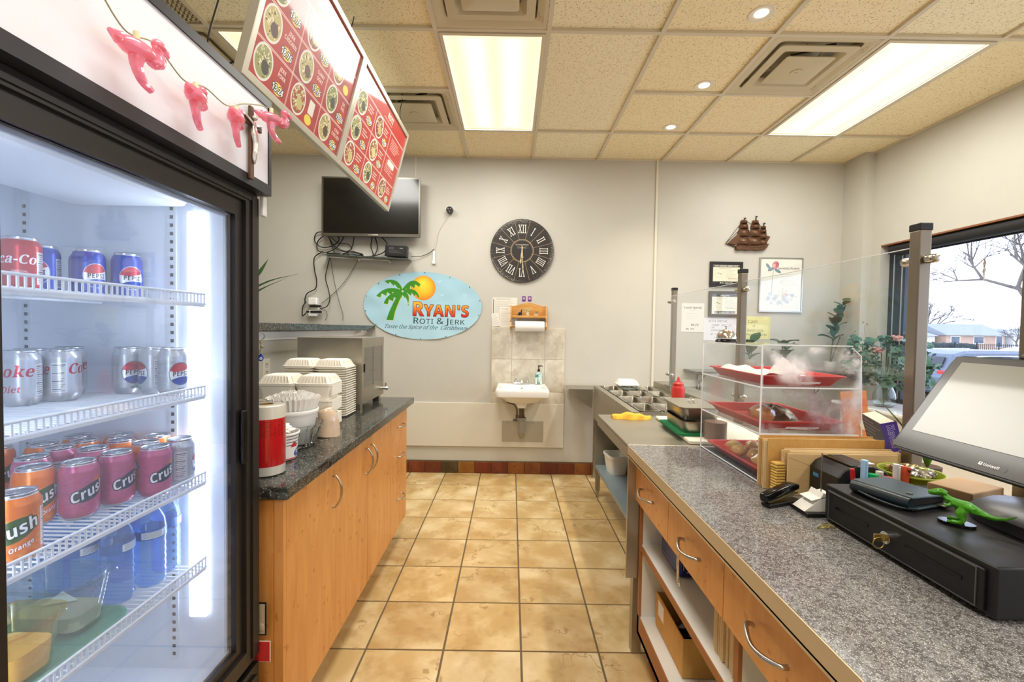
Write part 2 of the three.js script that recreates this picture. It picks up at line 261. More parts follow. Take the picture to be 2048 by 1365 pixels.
// shop window
{
  const fr = M(0x26303f, 0.4, 0.3);
  const gx = 3.31;
  const w = struct('window_1', [span(gx - 0.03, gx + 0.03, WY0, WY0 + 0.05, WZ0, WZ1), span(gx - 0.03, gx + 0.03, WY1 - 0.05, WY1, WZ0, WZ1), span(gx - 0.03, gx + 0.03, WY0 + 0.05, WY1 - 0.05, WZ0, WZ0 + 0.16), span(gx - 0.03, gx + 0.03, WY0 + 0.05, WY1 - 0.05, WZ1 - 0.06, WZ1), span(gx - 0.03, gx + 0.03, WY0 + 0.05, WY1 - 0.05, -1.37, -1.31)], fr, 'large shop window with dark frame', 'window');
  part('pane', span(gx - 0.003, gx + 0.003, WY0 + 0.05, WY1 - 0.05, WZ0 + 0.16, -1.37), pane(0xf3f7ff), w);
  part('pane', span(gx - 0.003, gx + 0.003, WY0 + 0.05, WY1 - 0.05, -1.31, WZ1 - 0.06), pane(0xf3f7ff), w);
  part('glazing_bead', [span(gx - 0.036, gx - 0.03, WY0 + 0.05, WY1 - 0.05, WZ0 + 0.05, WZ0 + 0.057), span(gx - 0.036, gx - 0.03, WY0 + 0.05, WY1 - 0.05, WZ0 + 0.13, WZ0 + 0.137)], M(0xcfd6de, 0.3, 0.6), w);
  part('sill', [rb(0.46, 0.025, WZ1 - WZ0, 0.006, 3.045, WY0 + 0.0, (WZ0 + WZ1) / 2), span(2.9, XR, 0, WY0 - 0.013, WZ0, WZ1)], whiteGloss, w);
  part('head_board', span(XR, gx - 0.03, WY1 - 0.012, WY1, WZ0, WZ1), M(0x8d5a3a, 0.6), w);
  const b = thing('roller_blind', 'rolled-up black roller blind along top of shop window', 'blind', [3.238, 2.108, 0]);
  part('roll', new THREE.CylinderGeometry(0.04, 0.04, 4.9, 20).rotateX(PI / 2).translate(0, 0, -1.35), blackMatte, b);
  part('bottom_bar', rb(0.014, 0.02, 4.88, 0.004, 0.03, -0.04, -1.35), black, b);
  part('bracket', [bx(0.06, 0.07, 0.006, 0, 0.005, -3.81), bx(0.06, 0.07, 0.006, 0, 0.005, 1.11)], blackMatte, b);
}
let bladeLeaf, foamLid;
// ---------------------------------------------------------------- drinks cooler
const FX = -0.735;                                       // front of the door
{
  const c = thing('drinks_cooler', 'tall black glass-door drinks cooler with white lit sign header', 'cooler', [0, 0, 0]);
  const z0 = -1.295, z1 = -0.565, xb = -1.4, xf = -0.78;
  part('cabinet', [span(xb, xf, 0.08, 0.4, z0, z1), span(xb, xf, 1.8, 2.03, z0, z1), span(xb, xb + 0.03, 0.4, 1.8, z0, z1), span(xb + 0.03, xf, 0.4, 1.8, z0, z0 + 0.012), span(xb + 0.03, xf, 0.4, 1.8, z1 - 0.012, z1), span(xb + 0.04, xf - 0.03, 0.0, 0.08, z0 + 0.03, z1 - 0.03)], black, c);
  part('liner', [span(xb + 0.03, xb + 0.045, 0.425, 1.76, z0 + 0.07, z1 - 0.027), span(xb + 0.03, xf, 0.4, 1.8, z0 + 0.012, z0 + 0.07), span(xb + 0.03, xf, 0.4, 1.8, z1 - 0.027, z1 - 0.012), span(xb + 0.03, xf, 1.76, 1.8, z0 + 0.07, z1 - 0.027), span(xb + 0.03, xf, 0.4, 0.425, z0 + 0.07, z1 - 0.027)], M(0xe6ecf3, 0.4), c);
  part('light_cover', [loft([rr(0.34, 0.6, 0.02, 0, -1.0, -0.91), rr(0.3, 0.58, 0.02, -0.05, -1.02, -0.91)]).translate(0, 1.758, 0)], M(0xeef2f6, 0.4), c);
  // door: ridged rails and stiles around the pane
  const bar = (len, along) => { const p = [[0, 0], [0.03, 0], [0.03, 0.012], [0.045, 0.016], [0.045, 0.03], [0.05, 0.034], [0.05, 0.05], [0.058, 0.054], [0.058, 0.085], [0.0, 0.085]]; return prism(p, len).translate(0, 0, -len / 2); };
  const d = part('door_frame', [
    span(-0.768, FX, 1.735, 1.765, -1.29, -0.57), span(-0.766, FX - 0.01, 1.69, 1.735, -1.235, -0.6), span(-0.76, FX + 0.004, 1.742, 1.752, -1.257, -0.57),
    span(-0.768, FX, 0.42, 0.465, -1.29, -0.57), span(-0.766, FX - 0.01, 0.465, 0.49, -1.235, -0.6),
    span(-0.768, FX, 0.465, 1.735, -1.29, -1.235), span(-0.766, FX - 0.01, 0.49, 1.69, -1.235, -1.203), span(-0.76, FX + 0.005, 0.43, 1.755, -1.288, -1.258), span(-0.768, FX, 0.465, 1.735, -0.6, -0.57), span(-0.766, FX - 0.01, 0.49, 1.69, -0.652, -0.6)], M(0x2b2624, 0.38, 0.3), c);
  part('gasket', [span(-0.776, -0.77, 0.49, 1.69, -1.214, -1.2), span(-0.776, -0.77, 0.49, 1.69, -0.66, -0.646), span(-0.776, -0.77, 1.682, 1.694, -1.2, -0.66)], M(0xb9c2cc, 0.5), d);
  part('door_glass', span(-0.758, -0.752, 0.49, 1.69, -1.203, -0.652), pane(0xf4f8ff), c, 'clear glass pane of the cooler door');
  part('condensation', span(-0.7655, -0.765, 0.495, 1.685, -1.2, -0.656), pane(0xffffff, 1, { roughnessMap: dataTex(256, (u, v) => [0, 0.12 + 0.3 * fbm(u, v, 4, 5), 0], false), specularIntensity: 0 }), c, 'faint mist inside the door glass');
  part('handle', [rb(0.012, 0.15, 0.02, 0.004, FX + 0.001, 1.085, -1.222)], blackGloss, c);
  part('kick_grille', [span(-0.778, FX + 0.002, 0.1, 0.4, -1.29, -0.57), ...Array.from({ length: 9 }, (_, i) => span(FX, FX + 0.01, 0.12 + i * 0.03, 0.135 + i * 0.03, -1.27, -0.6))], black, c);
  // header sign box
  const hx = -0.7;
  part('header_frame', [span(-0.78, hx, 1.766, 1.795, -1.3, -0.56), span(-0.78, hx, 2.012, 2.035, -1.3, -0.56), span(-0.78, hx, 1.795, 2.012, -1.3, -1.288), span(-0.78, hx, 1.795, 2.012, -0.572, -0.56)], M(0x252429, 0.4), c);
  part('header_panel', span(-0.779, hx - 0.004, 1.795, 2.012, -1.288, -0.572), M(0xe6e4e8, 0.22), c, 'blank white sign panel');
  part('hinge_tag', rb(0.012, 0.055, 0.02, 0.003, -0.722, 1.735, -1.297).rotateZ(0), M(0xd9d9d6, 0.3), c);
  // wire shelves
  const wire = M(0xf0f3f6, 0.35);
  for (const y of [1.452, 1.206, 0.972, 0.738]) {
    const g = [], x0 = -1.34, x1 = -0.822;
    for (let z = -1.185; z < -0.6; z += 0.0165) g.push(rod([x0, y, z], [x1 - 0.004, y, z], 0.0022, 4));
    for (const [yy, r] of [[y + 0.022, 0.0032], [y - 0.004, 0.0036]]) g.push(rod([x1, yy, -1.195], [x1, yy, -0.6], r, 6));
    g.push(bx(0.004, 0.008, 0.595, x1 - 0.002, y - 0.008, -0.8975), rod([x0, y, -1.195], [x0, y, -0.6], 0.004, 6), rod([-1.1, y - 0.004, -1.195], [-1.1, y - 0.004, -0.6], 0.004, 6));
    for (let z = -1.193; z < -0.6; z += 0.0125) g.push(bx(0.003, 0.026, 0.0028, x1, y + 0.009, z));
    part('wire_shelf', g, wire, c);
  }
  for (const [x, z, s] of [[-0.93, -1.2235, 1], [-1.33, -1.2235, 1], [-0.93, -0.5935, -1], [-1.33, -0.5935, -1]]) {
    const p = part('shelf_track', bx(0.022, 1.3, 0.003, x, 1.1, z), M(0xdfe4e8, 0.4, 0.2), c);
    part('slot', Array.from({ length: 56 }, (_, i) => bx(0.008, 0.009, 0.0012, x, 0.47 + i * 0.0225, z + s * 0.002)), blackMatte, p);
  }
  const ledMat = new THREE.MeshStandardMaterial({ color: 0xffffff, emissive: 0xe8f0ff, emissiveIntensity: 2.2 });
  for (const [zz, s] of [[-1.2175, 1], [-0.602, -1]]) {
    part('led_tube', rb(0.05, 1.12, 0.013, 0.006, -0.858, 1.14, zz), ledMat, c);
    const l = new THREE.RectAreaLight(COOL, LED, 0.03, 1.1); l.position.set(-0.858, 1.14, zz + s * 0.011); l.lookAt(-1.2, 1.14, zz + s * 0.35); l.castShadow = true; c.add(l);
  }
}
// cans
const canBody = join(lathe([[0.0, 0.004], [0.022, 0.002], [0.0245, 0], [0.027, 0.004], [0.0327, 0.014], [0.0331, 0.02], [0.0331, 0.1], [0.0322, 0.106], [0.0275, 0.117]], 28));
{ const p = canBody.attributes.position, uv = canBody.attributes.uv; for (let i = 0; i < p.count; i++) uv.setY(i, p.getY(i) / 0.12); }
const canLid = join([lathe([[0.0275, 0.117], [0.0282, 0.1205], [0.027, 0.1225], [0.0255, 0.1205], [0.0245, 0.1175], [0, 0.1175]], 24)]), canTab = join([rb(0.011, 0.0015, 0.02, 0.0007, 0, 0.119, 0.003), cy(0.003, 0.003, 0, 0.119, 0.0)]);
const lidMat = M(0xd6d8da, 0.22, 1);
function canTex(base, draw) { return canvasTex(512, 256, (x, w, h) => { x.fillStyle = base; x.fillRect(0, 0, w, h); draw(x, w, h); x.fillStyle = '#c9ccd0'; x.fillRect(0, 0, w, 10); x.fillRect(0, 244, w, 12); }); }
const facts = (x, X, ink = '#444', bg = 'rgba(240,240,240,0.85)') => { x.fillStyle = bg; x.fillRect(X, 60, 70, 150); x.fillStyle = ink; for (let i = 0; i < 14; i++) x.fillRect(X + 6, 70 + i * 10, 58 - (i * 7) % 22, i % 4 ? 2 : 4); };
const slant = (x, t, X, Y, font, fill, stroke, k = -0.22, sw = 4, rot = 0) => { x.save(); x.translate(X, Y); x.rotate(rot); x.transform(1, 0, k, 1, 0, 0); x.font = font; x.textAlign = 'center'; if (stroke) { x.strokeStyle = stroke; x.lineWidth = sw; x.lineJoin = 'round'; x.strokeText(t, 0, 0); } x.fillStyle = fill; x.fillText(t, 0, 0); x.restore(); };
const globe = (x, cxx, r, word, ring) => { x.save(); x.beginPath(); x.arc(cxx, 135, r, 0, 7); x.fillStyle = '#f4f4f4'; x.fill(); x.clip(); x.fillStyle = '#c8202f'; x.beginPath(); x.ellipse(cxx - 4, 92, r * 1.25, 30, -0.12, 0, 7); x.fill(); x.fillStyle = '#1b3f9c'; x.beginPath(); x.ellipse(cxx + 4, 186, r * 1.25, 34, -0.12, 0, 7); x.fill(); x.restore(); x.strokeStyle = ring; x.lineWidth = 3; x.beginPath(); x.arc(cxx, 135, r + 2, 0, 7); x.stroke(); x.font = 'bold 34px sans-serif'; x.textAlign = 'center'; x.fillStyle = '#15171c'; x.fillText(word, cxx, 147); };
const CAN = {
  red: ['red soft drink can', canTex('#c4161c', (x) => { slant(x, 'Coca-Cola', 128, 120, 'bold 58px serif', '#fff'); x.font = '14px sans-serif'; x.fillStyle = '#fff'; x.textAlign = 'center'; x.fillText('ORIGINAL', 150, 160); slant(x, 'Coca-Cola', 384, 120, 'bold 58px serif', '#fff'); facts(x, 220); })],
  blue: ['blue cola can', canTex('#1d3fa8', (x) => { globe(x, 128, 62, 'PEPSI', '#dfe6f5'); globe(x, 384, 62, 'PEPSI', '#dfe6f5'); facts(x, 222); })],
  silver: ['silver diet cola can', canTex('#c3c6c9', (x) => { globe(x, 128, 60, 'PEPSI', '#555a63'); globe(x, 384, 60, 'PEPSI', '#555a63'); facts(x, 222); x.font = 'bold 18px sans-serif'; x.fillStyle = '#333'; x.fillText('DIET', 128, 226); })],
  diet: ['silver can with red lettering', canTex('#c7c9cb', (x) => { slant(x, 'Coke', 128, 118, 'bold 72px serif', '#c02430'); slant(x, 'Diet', 120, 190, 'bold 40px serif', '#c02430'); slant(x, 'Coke', 384, 118, 'bold 72px serif', '#c02430'); facts(x, 225); })],
  orange: ['orange soda can', canTex('#ea7a1c', (x, w, h) => { for (let i = 0; i < 260; i++) { x.fillStyle = i % 2 ? 'rgba(255,205,90,0.25)' : 'rgba(200,80,10,0.25)'; x.fillRect(rnd(0, w), rnd(60, h), rnd(4, 26), rnd(3, 12)); } for (const c of [128, 384]) { x.fillStyle = '#3b5a1e'; x.beginPath(); x.ellipse(c, 128, 86, 40, -0.35, 0, 7); x.fill(); slant(x, 'Crush', c, 150, 'bold 64px sans-serif', '#fff', '#243a12', -0.2, 9, -0.3); slant(x, 'Orange', c + 26, 196, 'bold 24px sans-serif', '#fff', '#b3480a', -0.2, 4, -0.3); } facts(x, 224); })],
  pink: ['pink cream soda can', canTex('#c75f80', (x, w, h) => { for (let i = 0; i < 200; i++) { x.fillStyle = i % 2 ? 'rgba(235,130,170,0.22)' : 'rgba(140,40,100,0.22)'; x.fillRect(rnd(0, w), rnd(0, h), rnd(4, 26), rnd(3, 12)); } for (const c of [128, 384]) { x.fillStyle = '#e07a28'; x.beginPath(); x.ellipse(c + 40, 96, 34, 26, -0.3, 0, 7); x.fill(); x.fillStyle = '#33404a'; x.beginPath(); x.ellipse(c, 132, 80, 36, -0.35, 0, 7); x.fill(); slant(x, 'Crush', c, 152, 'bold 64px sans-serif', '#fff', '#2b3138', -0.2, 9, -0.3); } facts(x, 224); })],
};
for (const k in CAN) CAN[k].push(M(0xffffff, 0.28, k === 'silver' || k === 'diet' ? 0.55 : 0.3, { map: CAN[k][1] }));
const protoCan = {};
function can(kind, x, y, z, face, label, group) {        // face: direction (degrees, 0 = towards +x, 90 = towards +z) of the lettering
  const turn = -face * PI / 180;
  if (!protoCan[kind]) { const o = thing('soda_can', label, 'can', [x, y, z], turn, group); part('body', canBody, CAN[kind][2], o); part('lid', canLid, lidMat, o); part('pull_tab', canTab, lidMat, o); protoCan[kind] = o; return o; }
  return dup(protoCan[kind], [x, y, z], turn, label, group);
}
{
  const S1 = 1.4545, S2 = 1.2085, S3 = 0.9745;
  can('red', -1.07, S1, -0.975, 62, 'red cola can on the top shelf of the cooler');
  for (const [x, z, f] of [[-1.13, -1.075, 65], [-1.07, -1.13, 20], [-1.13, -1.185, 0], [-1.02, -1.185, 32]]) can('blue', x, S1, z, f, 'blue cola can on the top cooler shelf beside the red can', 'blue cola cans on the top shelf');
  for (const [x, z, f] of [[-1.02, -1.185, 28], [-0.95, -1.185, 120], [-0.883, -1.163, 24]]) can('silver', x, S2, z, f, 'silver cola can with round emblem on the second cooler shelf', 'silver cola cans on the second shelf');
  for (const [x, z, f] of [[-1.09, -0.99, 70], [-1.065, -1.057, 150], [-1.14, -1.055, 40], [-1.14, -1.15, 40]]) can('diet', x, S2, z, f, 'silver can with red lettering on the second cooler shelf', 'red-lettered silver cans on the second shelf');
  for (const [x, z, f] of [[-0.867, -0.775, 48], [-0.985, -0.915, 15]]) can('orange', x, S3, z, f, 'orange soda can with big white lettering in front row of third shelf', 'front orange soda cans');
  for (const [x, z] of [[-1.15, -1.09], [-1.14, -1.17], [-1.085, -1.13], [-1.0, -1.14], [-0.945, -1.187], [-1.05, -1.19], [-0.922, -1.12], [-1.22, -1.05]]) can('orange', x, S3, z, rnd(100, 250), 'orange soda can in back rows of third shelf behind pink cans', 'orange soda cans at the back');
  for (const [x, z, f] of [[-0.93, -0.955, 10], [-0.998, -1.06, 12], [-0.915, -1.03, 0], [-0.866, -1.08, 8], [-1.06, -0.982, 20], [-1.08, -1.062, 150], [-1.06, -0.85, 20]]) can('pink', x, S3, z, f, 'pink cream soda can on the third cooler shelf', 'pink cream soda cans on the third shelf');
  can('silver', -0.862, S3, -1.156, 140, 'single silver can at end of third shelf beside pink cans');
  // water bottles
  const bm = M(0xb4d9f7, 0.12, 0, { transmission: 0.85, thickness: 0, ior: 1.4 }), lab = canvasTex(256, 64, (x, w, h) => { x.fillStyle = '#3a6db4'; x.fillRect(0, 0, w, h); x.fillStyle = '#e9edf2'; x.fillRect(20, 8, 60, 48); x.fillRect(150, 8, 60, 48); x.fillStyle = '#333'; for (let i = 0; i < 5; i++) { x.fillRect(26, 14 + i * 8, 48, 2); x.fillRect(156, 14 + i * 8, 44, 2); } });
  const labM = M(0xffffff, 0.4, 0, { map: lab }), prof = [[0, 0], [0.026, 0], [0.031, 0.006]];
  for (let i = 0; i < 12; i++) prof.push([i % 2 ? 0.0305 : 0.0325, 0.014 + i * 0.0085]); prof.push([0.032, 0.12], [0.032, 0.145], [0.029, 0.165], [0.02, 0.185], [0.0125, 0.195], [0.0125, 0.205]);
  let proto;
  for (const [x, z, t] of [[-0.92, -1.035, 0.5], [-0.9, -1.107, -0.4], [-0.912, -1.172, 1], [-0.99, -1.02, 0.2], [-1.055, -1.015, 2], [-0.985, -1.125, 1.5]]) {
    if (proto) { dup(proto, [x, 0.7405, z], t); continue; }
    proto = thing('water_bottle', 'blue ribbed plastic water bottle on the lowest cooler shelf', 'bottle', [x, 0.7405, z], t, 'blue water bottles on the lowest shelf');
    part('bottle', lathe(prof, 28), bm, proto); part('label', lathe([[0.0327, 0.12], [0.0327, 0.142]], 28), labM, proto); part('cap', cy(0.0135, 0.014, 0, 0.211, 0, 16), M(0x2b62b8, 0.4), proto);
  }
  // food tubs
  const t0 = single('serving_tray', 'flat green plastic tray under the clear food tub', 'tray', tub(0.22, 0.27, 0.012, { taper: 0.9, rim: 0.006, r: 0.05 }), M(0x5fa78c, 0.4), [-0.945, 0.7405, -0.862], 0);
  const c1 = thing('food_tub', 'clear plastic food tub with scrap of paper on green tray', 'tub', [-0.95, 0.7545, -0.926]);
  part('tub', tub(0.19, 0.125, 0.105, { taper: 0.86, rim: 0.012, t: 0.002, r: 0.025 }), clearPlastic, c1);
  part('paste', loft([rr(0.135, 0.07, 0.02, 0.004), rr(0.14, 0.075, 0.02, 0.035)]), M(0xcfc9a8, 0.6), c1);
  single('paper_scrap', 'small folded white paper scrap inside clear food tub', 'paper', prism([[0, 0], [0.06, 0], [0.025, 0.028]], 0.0015).rotateX(-1.1), paper, [-0.985, 0.7925, -0.925], 0.4);
  const c2 = thing('food_tub', 'yellow tinted plastic food tub beside the clear tub', 'tub', [-0.9, 0.7545, -0.79]);
  part('tub', tub(0.14, 0.125, 0.1, { taper: 0.86, rim: 0.01, t: 0.002, r: 0.03 }), pane(0xfdf2c4, 0.08), c2);
  part('paste', loft([rr(0.09, 0.075, 0.02, 0.004), rr(0.095, 0.08, 0.02, 0.05)]), M(0xe0c25e, 0.6), c2);
}
// string of flamingo lights and crucifix on the header
{
  const pink = M(0xffb4c8, 0.12, 0, { transmission: 0.6, thickness: 0, clearcoat: 1, clearcoatRoughness: 0.08 }), cap = M(0xe7d7a8, 0.4);
  const body = join([ball(0.026, 0, 0, 0, 1.25, 0.62, 0.75), vtube([[-0.028, 0.002, 0], [-0.045, 0.006, 0]], [0.012, 0.003], 6), vtube([[0.02, 0.002, 0], [0.036, -0.006, 0], [0.042, 0.008, 0], [0.034, 0.024, 0], [0.038, 0.03, 0]], [0.013, 0.012, 0.009, 0.007, 0.009], 18), ball(0.011, 0.038, 0.029, 0, 1.1, 0.9, 0.9), vtube([[0.046, 0.028, 0], [0.056, 0.022, 0], [0.056, 0.014, 0]], [0.006, 0.004, 0.001], 8), vtube([[0, -0.012, 0], [0.0, -0.032, 0], [0.012, -0.052, 0], [0.026, -0.06, 0]], [0.013, 0.009, 0.0075, 0.006], 14)]);
  let f0; const flLab = ['pink flamingo bulb hanging alone, seen from its side', 'pink flamingo bulb hanging second along the cord from the side-on one', 'pink flamingo bulb hanging beside the crucifix', 'pink flamingo bulb hanging at far corner of header past the crucifix']; const spots = [[1.903, -0.79, 1.35, 1], [1.896, -0.935, 1.85, 0.95], [1.915, -1.07, 1.9, 0.95], [1.985, -1.225, 0.9, 0.95]];
  let fi = 0; for (const [y, z, t, s] of spots) {
    let o; if (!f0) { o = f0 = thing('flamingo_light', 'pink plastic flamingo bulb hanging on the cooler header', 'string light', [0, 0, 0], 0, 'pink flamingo string lights'); part('flamingo', body, pink, o); part('cap', [cy(0.005, 0.014, 0, 0.022, 0, 10)], cap, o); } else o = dup(f0, [0, 0, 0]);
    o.position.set(-0.66, y - 0.03, z); o.rotation.y = t; o.scale.setScalar(s); o.userData.label = flLab[fi++];
  }
  single('light_cord', 'thin twisted cord linking the flamingo lights', 'cord', [tube([[-0.69, 1.99, -0.6], [-0.68, 1.945, -0.68], [-0.682, 1.955, -0.72], [-0.68, 1.905, -0.79], [-0.684, 1.925, -0.86], [-0.682, 1.897, -0.932], [-0.685, 1.918, -1.0], [-0.683, 1.914, -1.07], [-0.685, 1.952, -1.14], [-0.683, 1.985, -1.215], [-0.69, 2.0, -1.26]], 0.0016, 90, 5)], M(0xa7a27c, 0.5));
  const c = thing('crucifix', 'brown crucifix with silver figure fixed on cooler header', 'crucifix', [-0.6945, 1.8, -1.19]);
  part('cross', [rb(0.008, 0.19, 0.016, 0.002, 0, 0.075, 0), rb(0.008, 0.015, 0.09, 0.002, 0, 0.125, 0)], M(0x5c3d26, 0.6), c);
  part('figure', [vtube([[0.008, 0.128, 0], [0.01, 0.1, 0.003], [0.01, 0.07, -0.002], [0.01, 0.035, 0.002], [0.008, 0.02, 0]], [0.004, 0.009, 0.007, 0.006, 0.003], 14), ball(0.007, 0.01, 0.14, 0), vtube([[0.009, 0.122, 0.004], [0.008, 0.128, 0.022], [0.006, 0.134, 0.038]], [0.004, 0.0035, 0.003], 8), vtube([[0.009, 0.122, -0.004], [0.008, 0.128, -0.022], [0.006, 0.134, -0.038]], [0.004, 0.0035, 0.003], 8)], M(0xd4d0c6, 0.3, 0.8), c);
  const t = thing('price_card', 'small red card with white edge clipped to cooler corner', 'card', [-0.728, 0.42, -1.3]);
  part('card', rb(0.045, 0.06, 0.002, 0.0008), M(0xc9302c, 0.5), t); part('border', rb(0.049, 0.064, 0.001, 0.0004, 0, 0, -0.001), paper, t);
  const g = thing('photo_magnet', 'narrow framed picture magnet above red card on cooler corner', 'magnet', [-0.732, 0.52, -1.3]);
  part('frame', rb(0.034, 0.1, 0.003, 0.001), black, g); part('picture', [bx(0.026, 0.09, 0.001, 0, 0, 0.002), ball(0.01, 0.003, -0.025, 0.002, 1, 1.3, 0.3)], M(0xb9a68a, 0.4), g);
}
// ---------------------------------------------------------------- half wall with ledge
{
  struct('wall_half', span(-1.52, -1.41, 0, 1.355, ZB, -1.32), wallPaint, 'cream half wall under the dark ledge', 'wall');
  struct('trim_4', [span(-1.41, -1.375, 1.325, 1.355, ZB, -1.32), span(-1.41, -1.395, 1.305, 1.325, ZB, -1.32)], white, 'white moulding under the dark ledge', 'trim');
  const s = thing('ledge_shelf', 'dark speckled ledge along top of half wall', 'shelf', [0, 0, 0]);
  part('slab', [rb(0.42, 0.04, 1.2, 0.004, -1.5, 1.38, -3.62), rb(0.42, 0.044, 1.7, 0.004, -1.5, 1.382, -2.168)], graniteDark, s);
  for (const z of [-3.95]) part('bracket', prism([[0, 0], [0.09, 0], [0.09, -0.015], [0.06, -0.03], [0.02, -0.04], [0, -0.08]], 0.03).translate(-1.408, 1.357, z), white, s);
  const o = thing('wall_outlet', 'ivory double socket on half wall behind foam boxes', 'outlet', [-1.4085, 1.14, -2.56]);
  part('plate', rb(0.005, 0.115, 0.075, 0.002), M(0xe5ddcc, 0.4), o); part('socket', [rb(0.004, 0.032, 0.03, 0.001, 0.002, 0.022, 0), rb(0.004, 0.032, 0.03, 0.001, 0.002, -0.022, 0)], M(0xd5cdbb, 0.4), o);
  for (const y of [0.026, -0.018]) for (const z of [0.006, -0.006]) part('slot', bx(0.002, 0.009, 0.002, 0.0045, y, z), black, o);
  // keyring with evil eye charm
  const k = thing('hanging_charm', 'metal keyring charm with blue glass eye hanging from ledge', 'charm', [-1.282, 1.335, -2.27]);
  k.rotation.y = 0.7;
  part('ring', [new THREE.TorusGeometry(0.021, 0.002, 6, 24), rod([0, 0.02, 0], [0, 0.03, 0], 0.002)], steelDark, k);
  part('chain', [tube([[0, -0.02, 0], [0.003, -0.05, 0], [0.002, -0.085, 0]], 0.0025, 16), ball(0.007, 0.012, -0.055, 0, 1, 1, 0.5), ball(0.008, -0.008, -0.08, 0, 1, 1.4, 0.6), ball(0.006, 0.006, -0.03, 0, 1, 1.4, 0.5)], M(0x9a8c60, 0.4, 0.8), k);
  const e = part('eye', [ball(0.014, 0.004, -0.112, 0, 1, 1.15, 0.4), vtube([[0.004, -0.1, 0], [0.004, -0.088, 0]], [0.009, 0.002], 6)], M(0x17308f, 0.1), k);
  part('white_ring', cy(0.0065, 0.002, 0, 0, 0, 18).rotateX(PI / 2).translate(0.004, -0.114, 0.0055), white, e); part('pupil', cy(0.0035, 0.003, 0, 0, 0, 14).rotateX(PI / 2).translate(0.004, -0.114, 0.0058), M(0x2b66c4, 0.2), e);
  // plant and figurine on the ledge
  const blade = (pts, w) => { const c = new THREE.CatmullRomCurve3(pts.map((p) => V(...p))), loops = []; for (let i = 0; i <= 12; i++) { const u = i / 12, p = c.getPoint(u), q = c.getTangent(u), s = V(0, 1, 0).cross(q).normalize(), b = w * (0.12 + sin(Math.min(1, u * 1.05) * PI) ** 0.8 * 0.9) * (u > 0.98 ? 0.1 : 1), n = q.clone().cross(s).normalize(); loops.push([[p.x + s.x * b, p.y + s.y * b, p.z + s.z * b], [p.x - n.x * b * 0.22, p.y - n.y * b * 0.22, p.z - n.z * b * 0.22], [p.x - s.x * b, p.y - s.y * b, p.z - s.z * b], [p.x + n.x * 0.001, p.y + n.y * 0.001, p.z + n.z * 0.001]]); } return loft(loops, true, 1.2); };
  bladeLeaf = blade;
  const p = thing('potted_plant', 'green strap-leaved plant on the dark ledge beside cooler', 'plant', [-1.47, 1.404, -2.36]);
  part('pot', tub(0.12, 0.12, 0.11, { taper: 0.8, rim: 0.006, r: 0.055 }), M(0x7a3f28, 0.7), p);
  const green = M(0x3f7d2c, 0.45, 0, { transmission: 0.15, thickness: 0 });
  for (const pts of [[[0, 0.06, 0], [0.06, 0.14, 0.02], [0.2, 0.22, 0.02], [0.34, 0.26, 0.0]], [[0, 0.06, 0], [0.08, 0.11, 0.05], [0.18, 0.17, 0.07], [0.3, 0.235, 0.04]], [[0, 0.06, 0], [0.06, 0.09, 0.06], [0.14, 0.13, 0.1], [0.2, 0.17, 0.1]], [[0, 0.06, 0], [0.06, 0.18, 0], [0.15, 0.26, 0.03], [0.21, 0.33, 0.05]], [[0, 0.06, 0], [-0.06, 0.2, 0.05], [-0.1, 0.3, 0.12]]]) part('leaf', blade(pts, 0.016), green, p);
  const f = thing('figurine', 'small dark figurine standing at the end of dark ledge', 'figurine', [-1.33, 1.404, -2.3]);
  part('figure', [vtube([[0, 0.004, 0], [0.003, 0.03, 0], [-0.004, 0.055, 0], [0.004, 0.075, 0]], [0.018, 0.016, 0.02, 0.008], 12), ball(0.013, 0.004, 0.078, 0.002), ball(0.01, 0.012, 0.045, 0.012), ball(0.01, -0.012, 0.062, 0.008)], M(0x22261f, 0.35, 0.3), f);
}
// ---------------------------------------------------------------- wooden counter on the left
const LX = -0.685;
{
  const c = thing('base_cabinet', 'orange wood base cabinet with doors and drawers under dark counter', 'cabinet', [0, 0, 0]);
  part('carcass', [span(-1.405, LX - 0.018, 0.14, 0.868, -2.94, -1.355), span(-1.405, LX - 0.09, 0, 0.14, -2.9, -1.4)], woodEdge, c);
  part('end_panel', [span(-1.405, LX - 0.03, 0.0, 0.868, -1.355, -1.337), span(LX - 0.028, LX, 0.0, 0.868, -1.355, -1.339)], wood, c);
  const handle = (par, a, b) => { const v = a[0] === b[0] ? 1 : 0; part('handle', tube([a, [LX + 0.012, a[1], a[2]], [LX + 0.03, a[1] * 0.75 + b[1] * 0.25, a[2] * 0.75 + b[2] * 0.25], [LX + 0.034, (a[1] + b[1]) / 2, (a[2] + b[2]) / 2], [LX + 0.03, a[1] * 0.25 + b[1] * 0.75, a[2] * 0.25 + b[2] * 0.75], [LX + 0.012, b[1], b[2]], b], 0.0045, 28, 8), nickel, par); };
  for (const [z0, z1, hz] of [[-1.357, -1.747, -1.715], [-1.7485, -2.138, -2.105], [-2.142, -2.545, -2.18]]) { const d = part('door', rb(0.018, 0.726, Math.abs(z1 - z0), 0.0012, LX - 0.009, 0.504, (z0 + z1) / 2), wood, c); handle(d, [LX, 0.81, hz], [LX, 0.69, hz]); }
  for (const [y0, y1] of [[0.14, 0.495], [0.497, 0.685], [0.687, 0.867]]) { const d = part('drawer', rb(0.018, y1 - y0, 0.392, 0.0012, LX - 0.009, (y0 + y1) / 2, -2.745), wood, c); const y = Math.min(y1 - 0.085, (y0 + y1) / 2 + 0.02); handle(d, [LX, y, -2.69], [LX, y, -2.8]); }
  single('countertop', 'dark speckled countertop on the orange wood cabinet', 'countertop', [rb(0.75, 0.04, 1.73, 0.005, -1.035, 0.89, -2.182)], graniteDark);
}
const LC = 0.91;
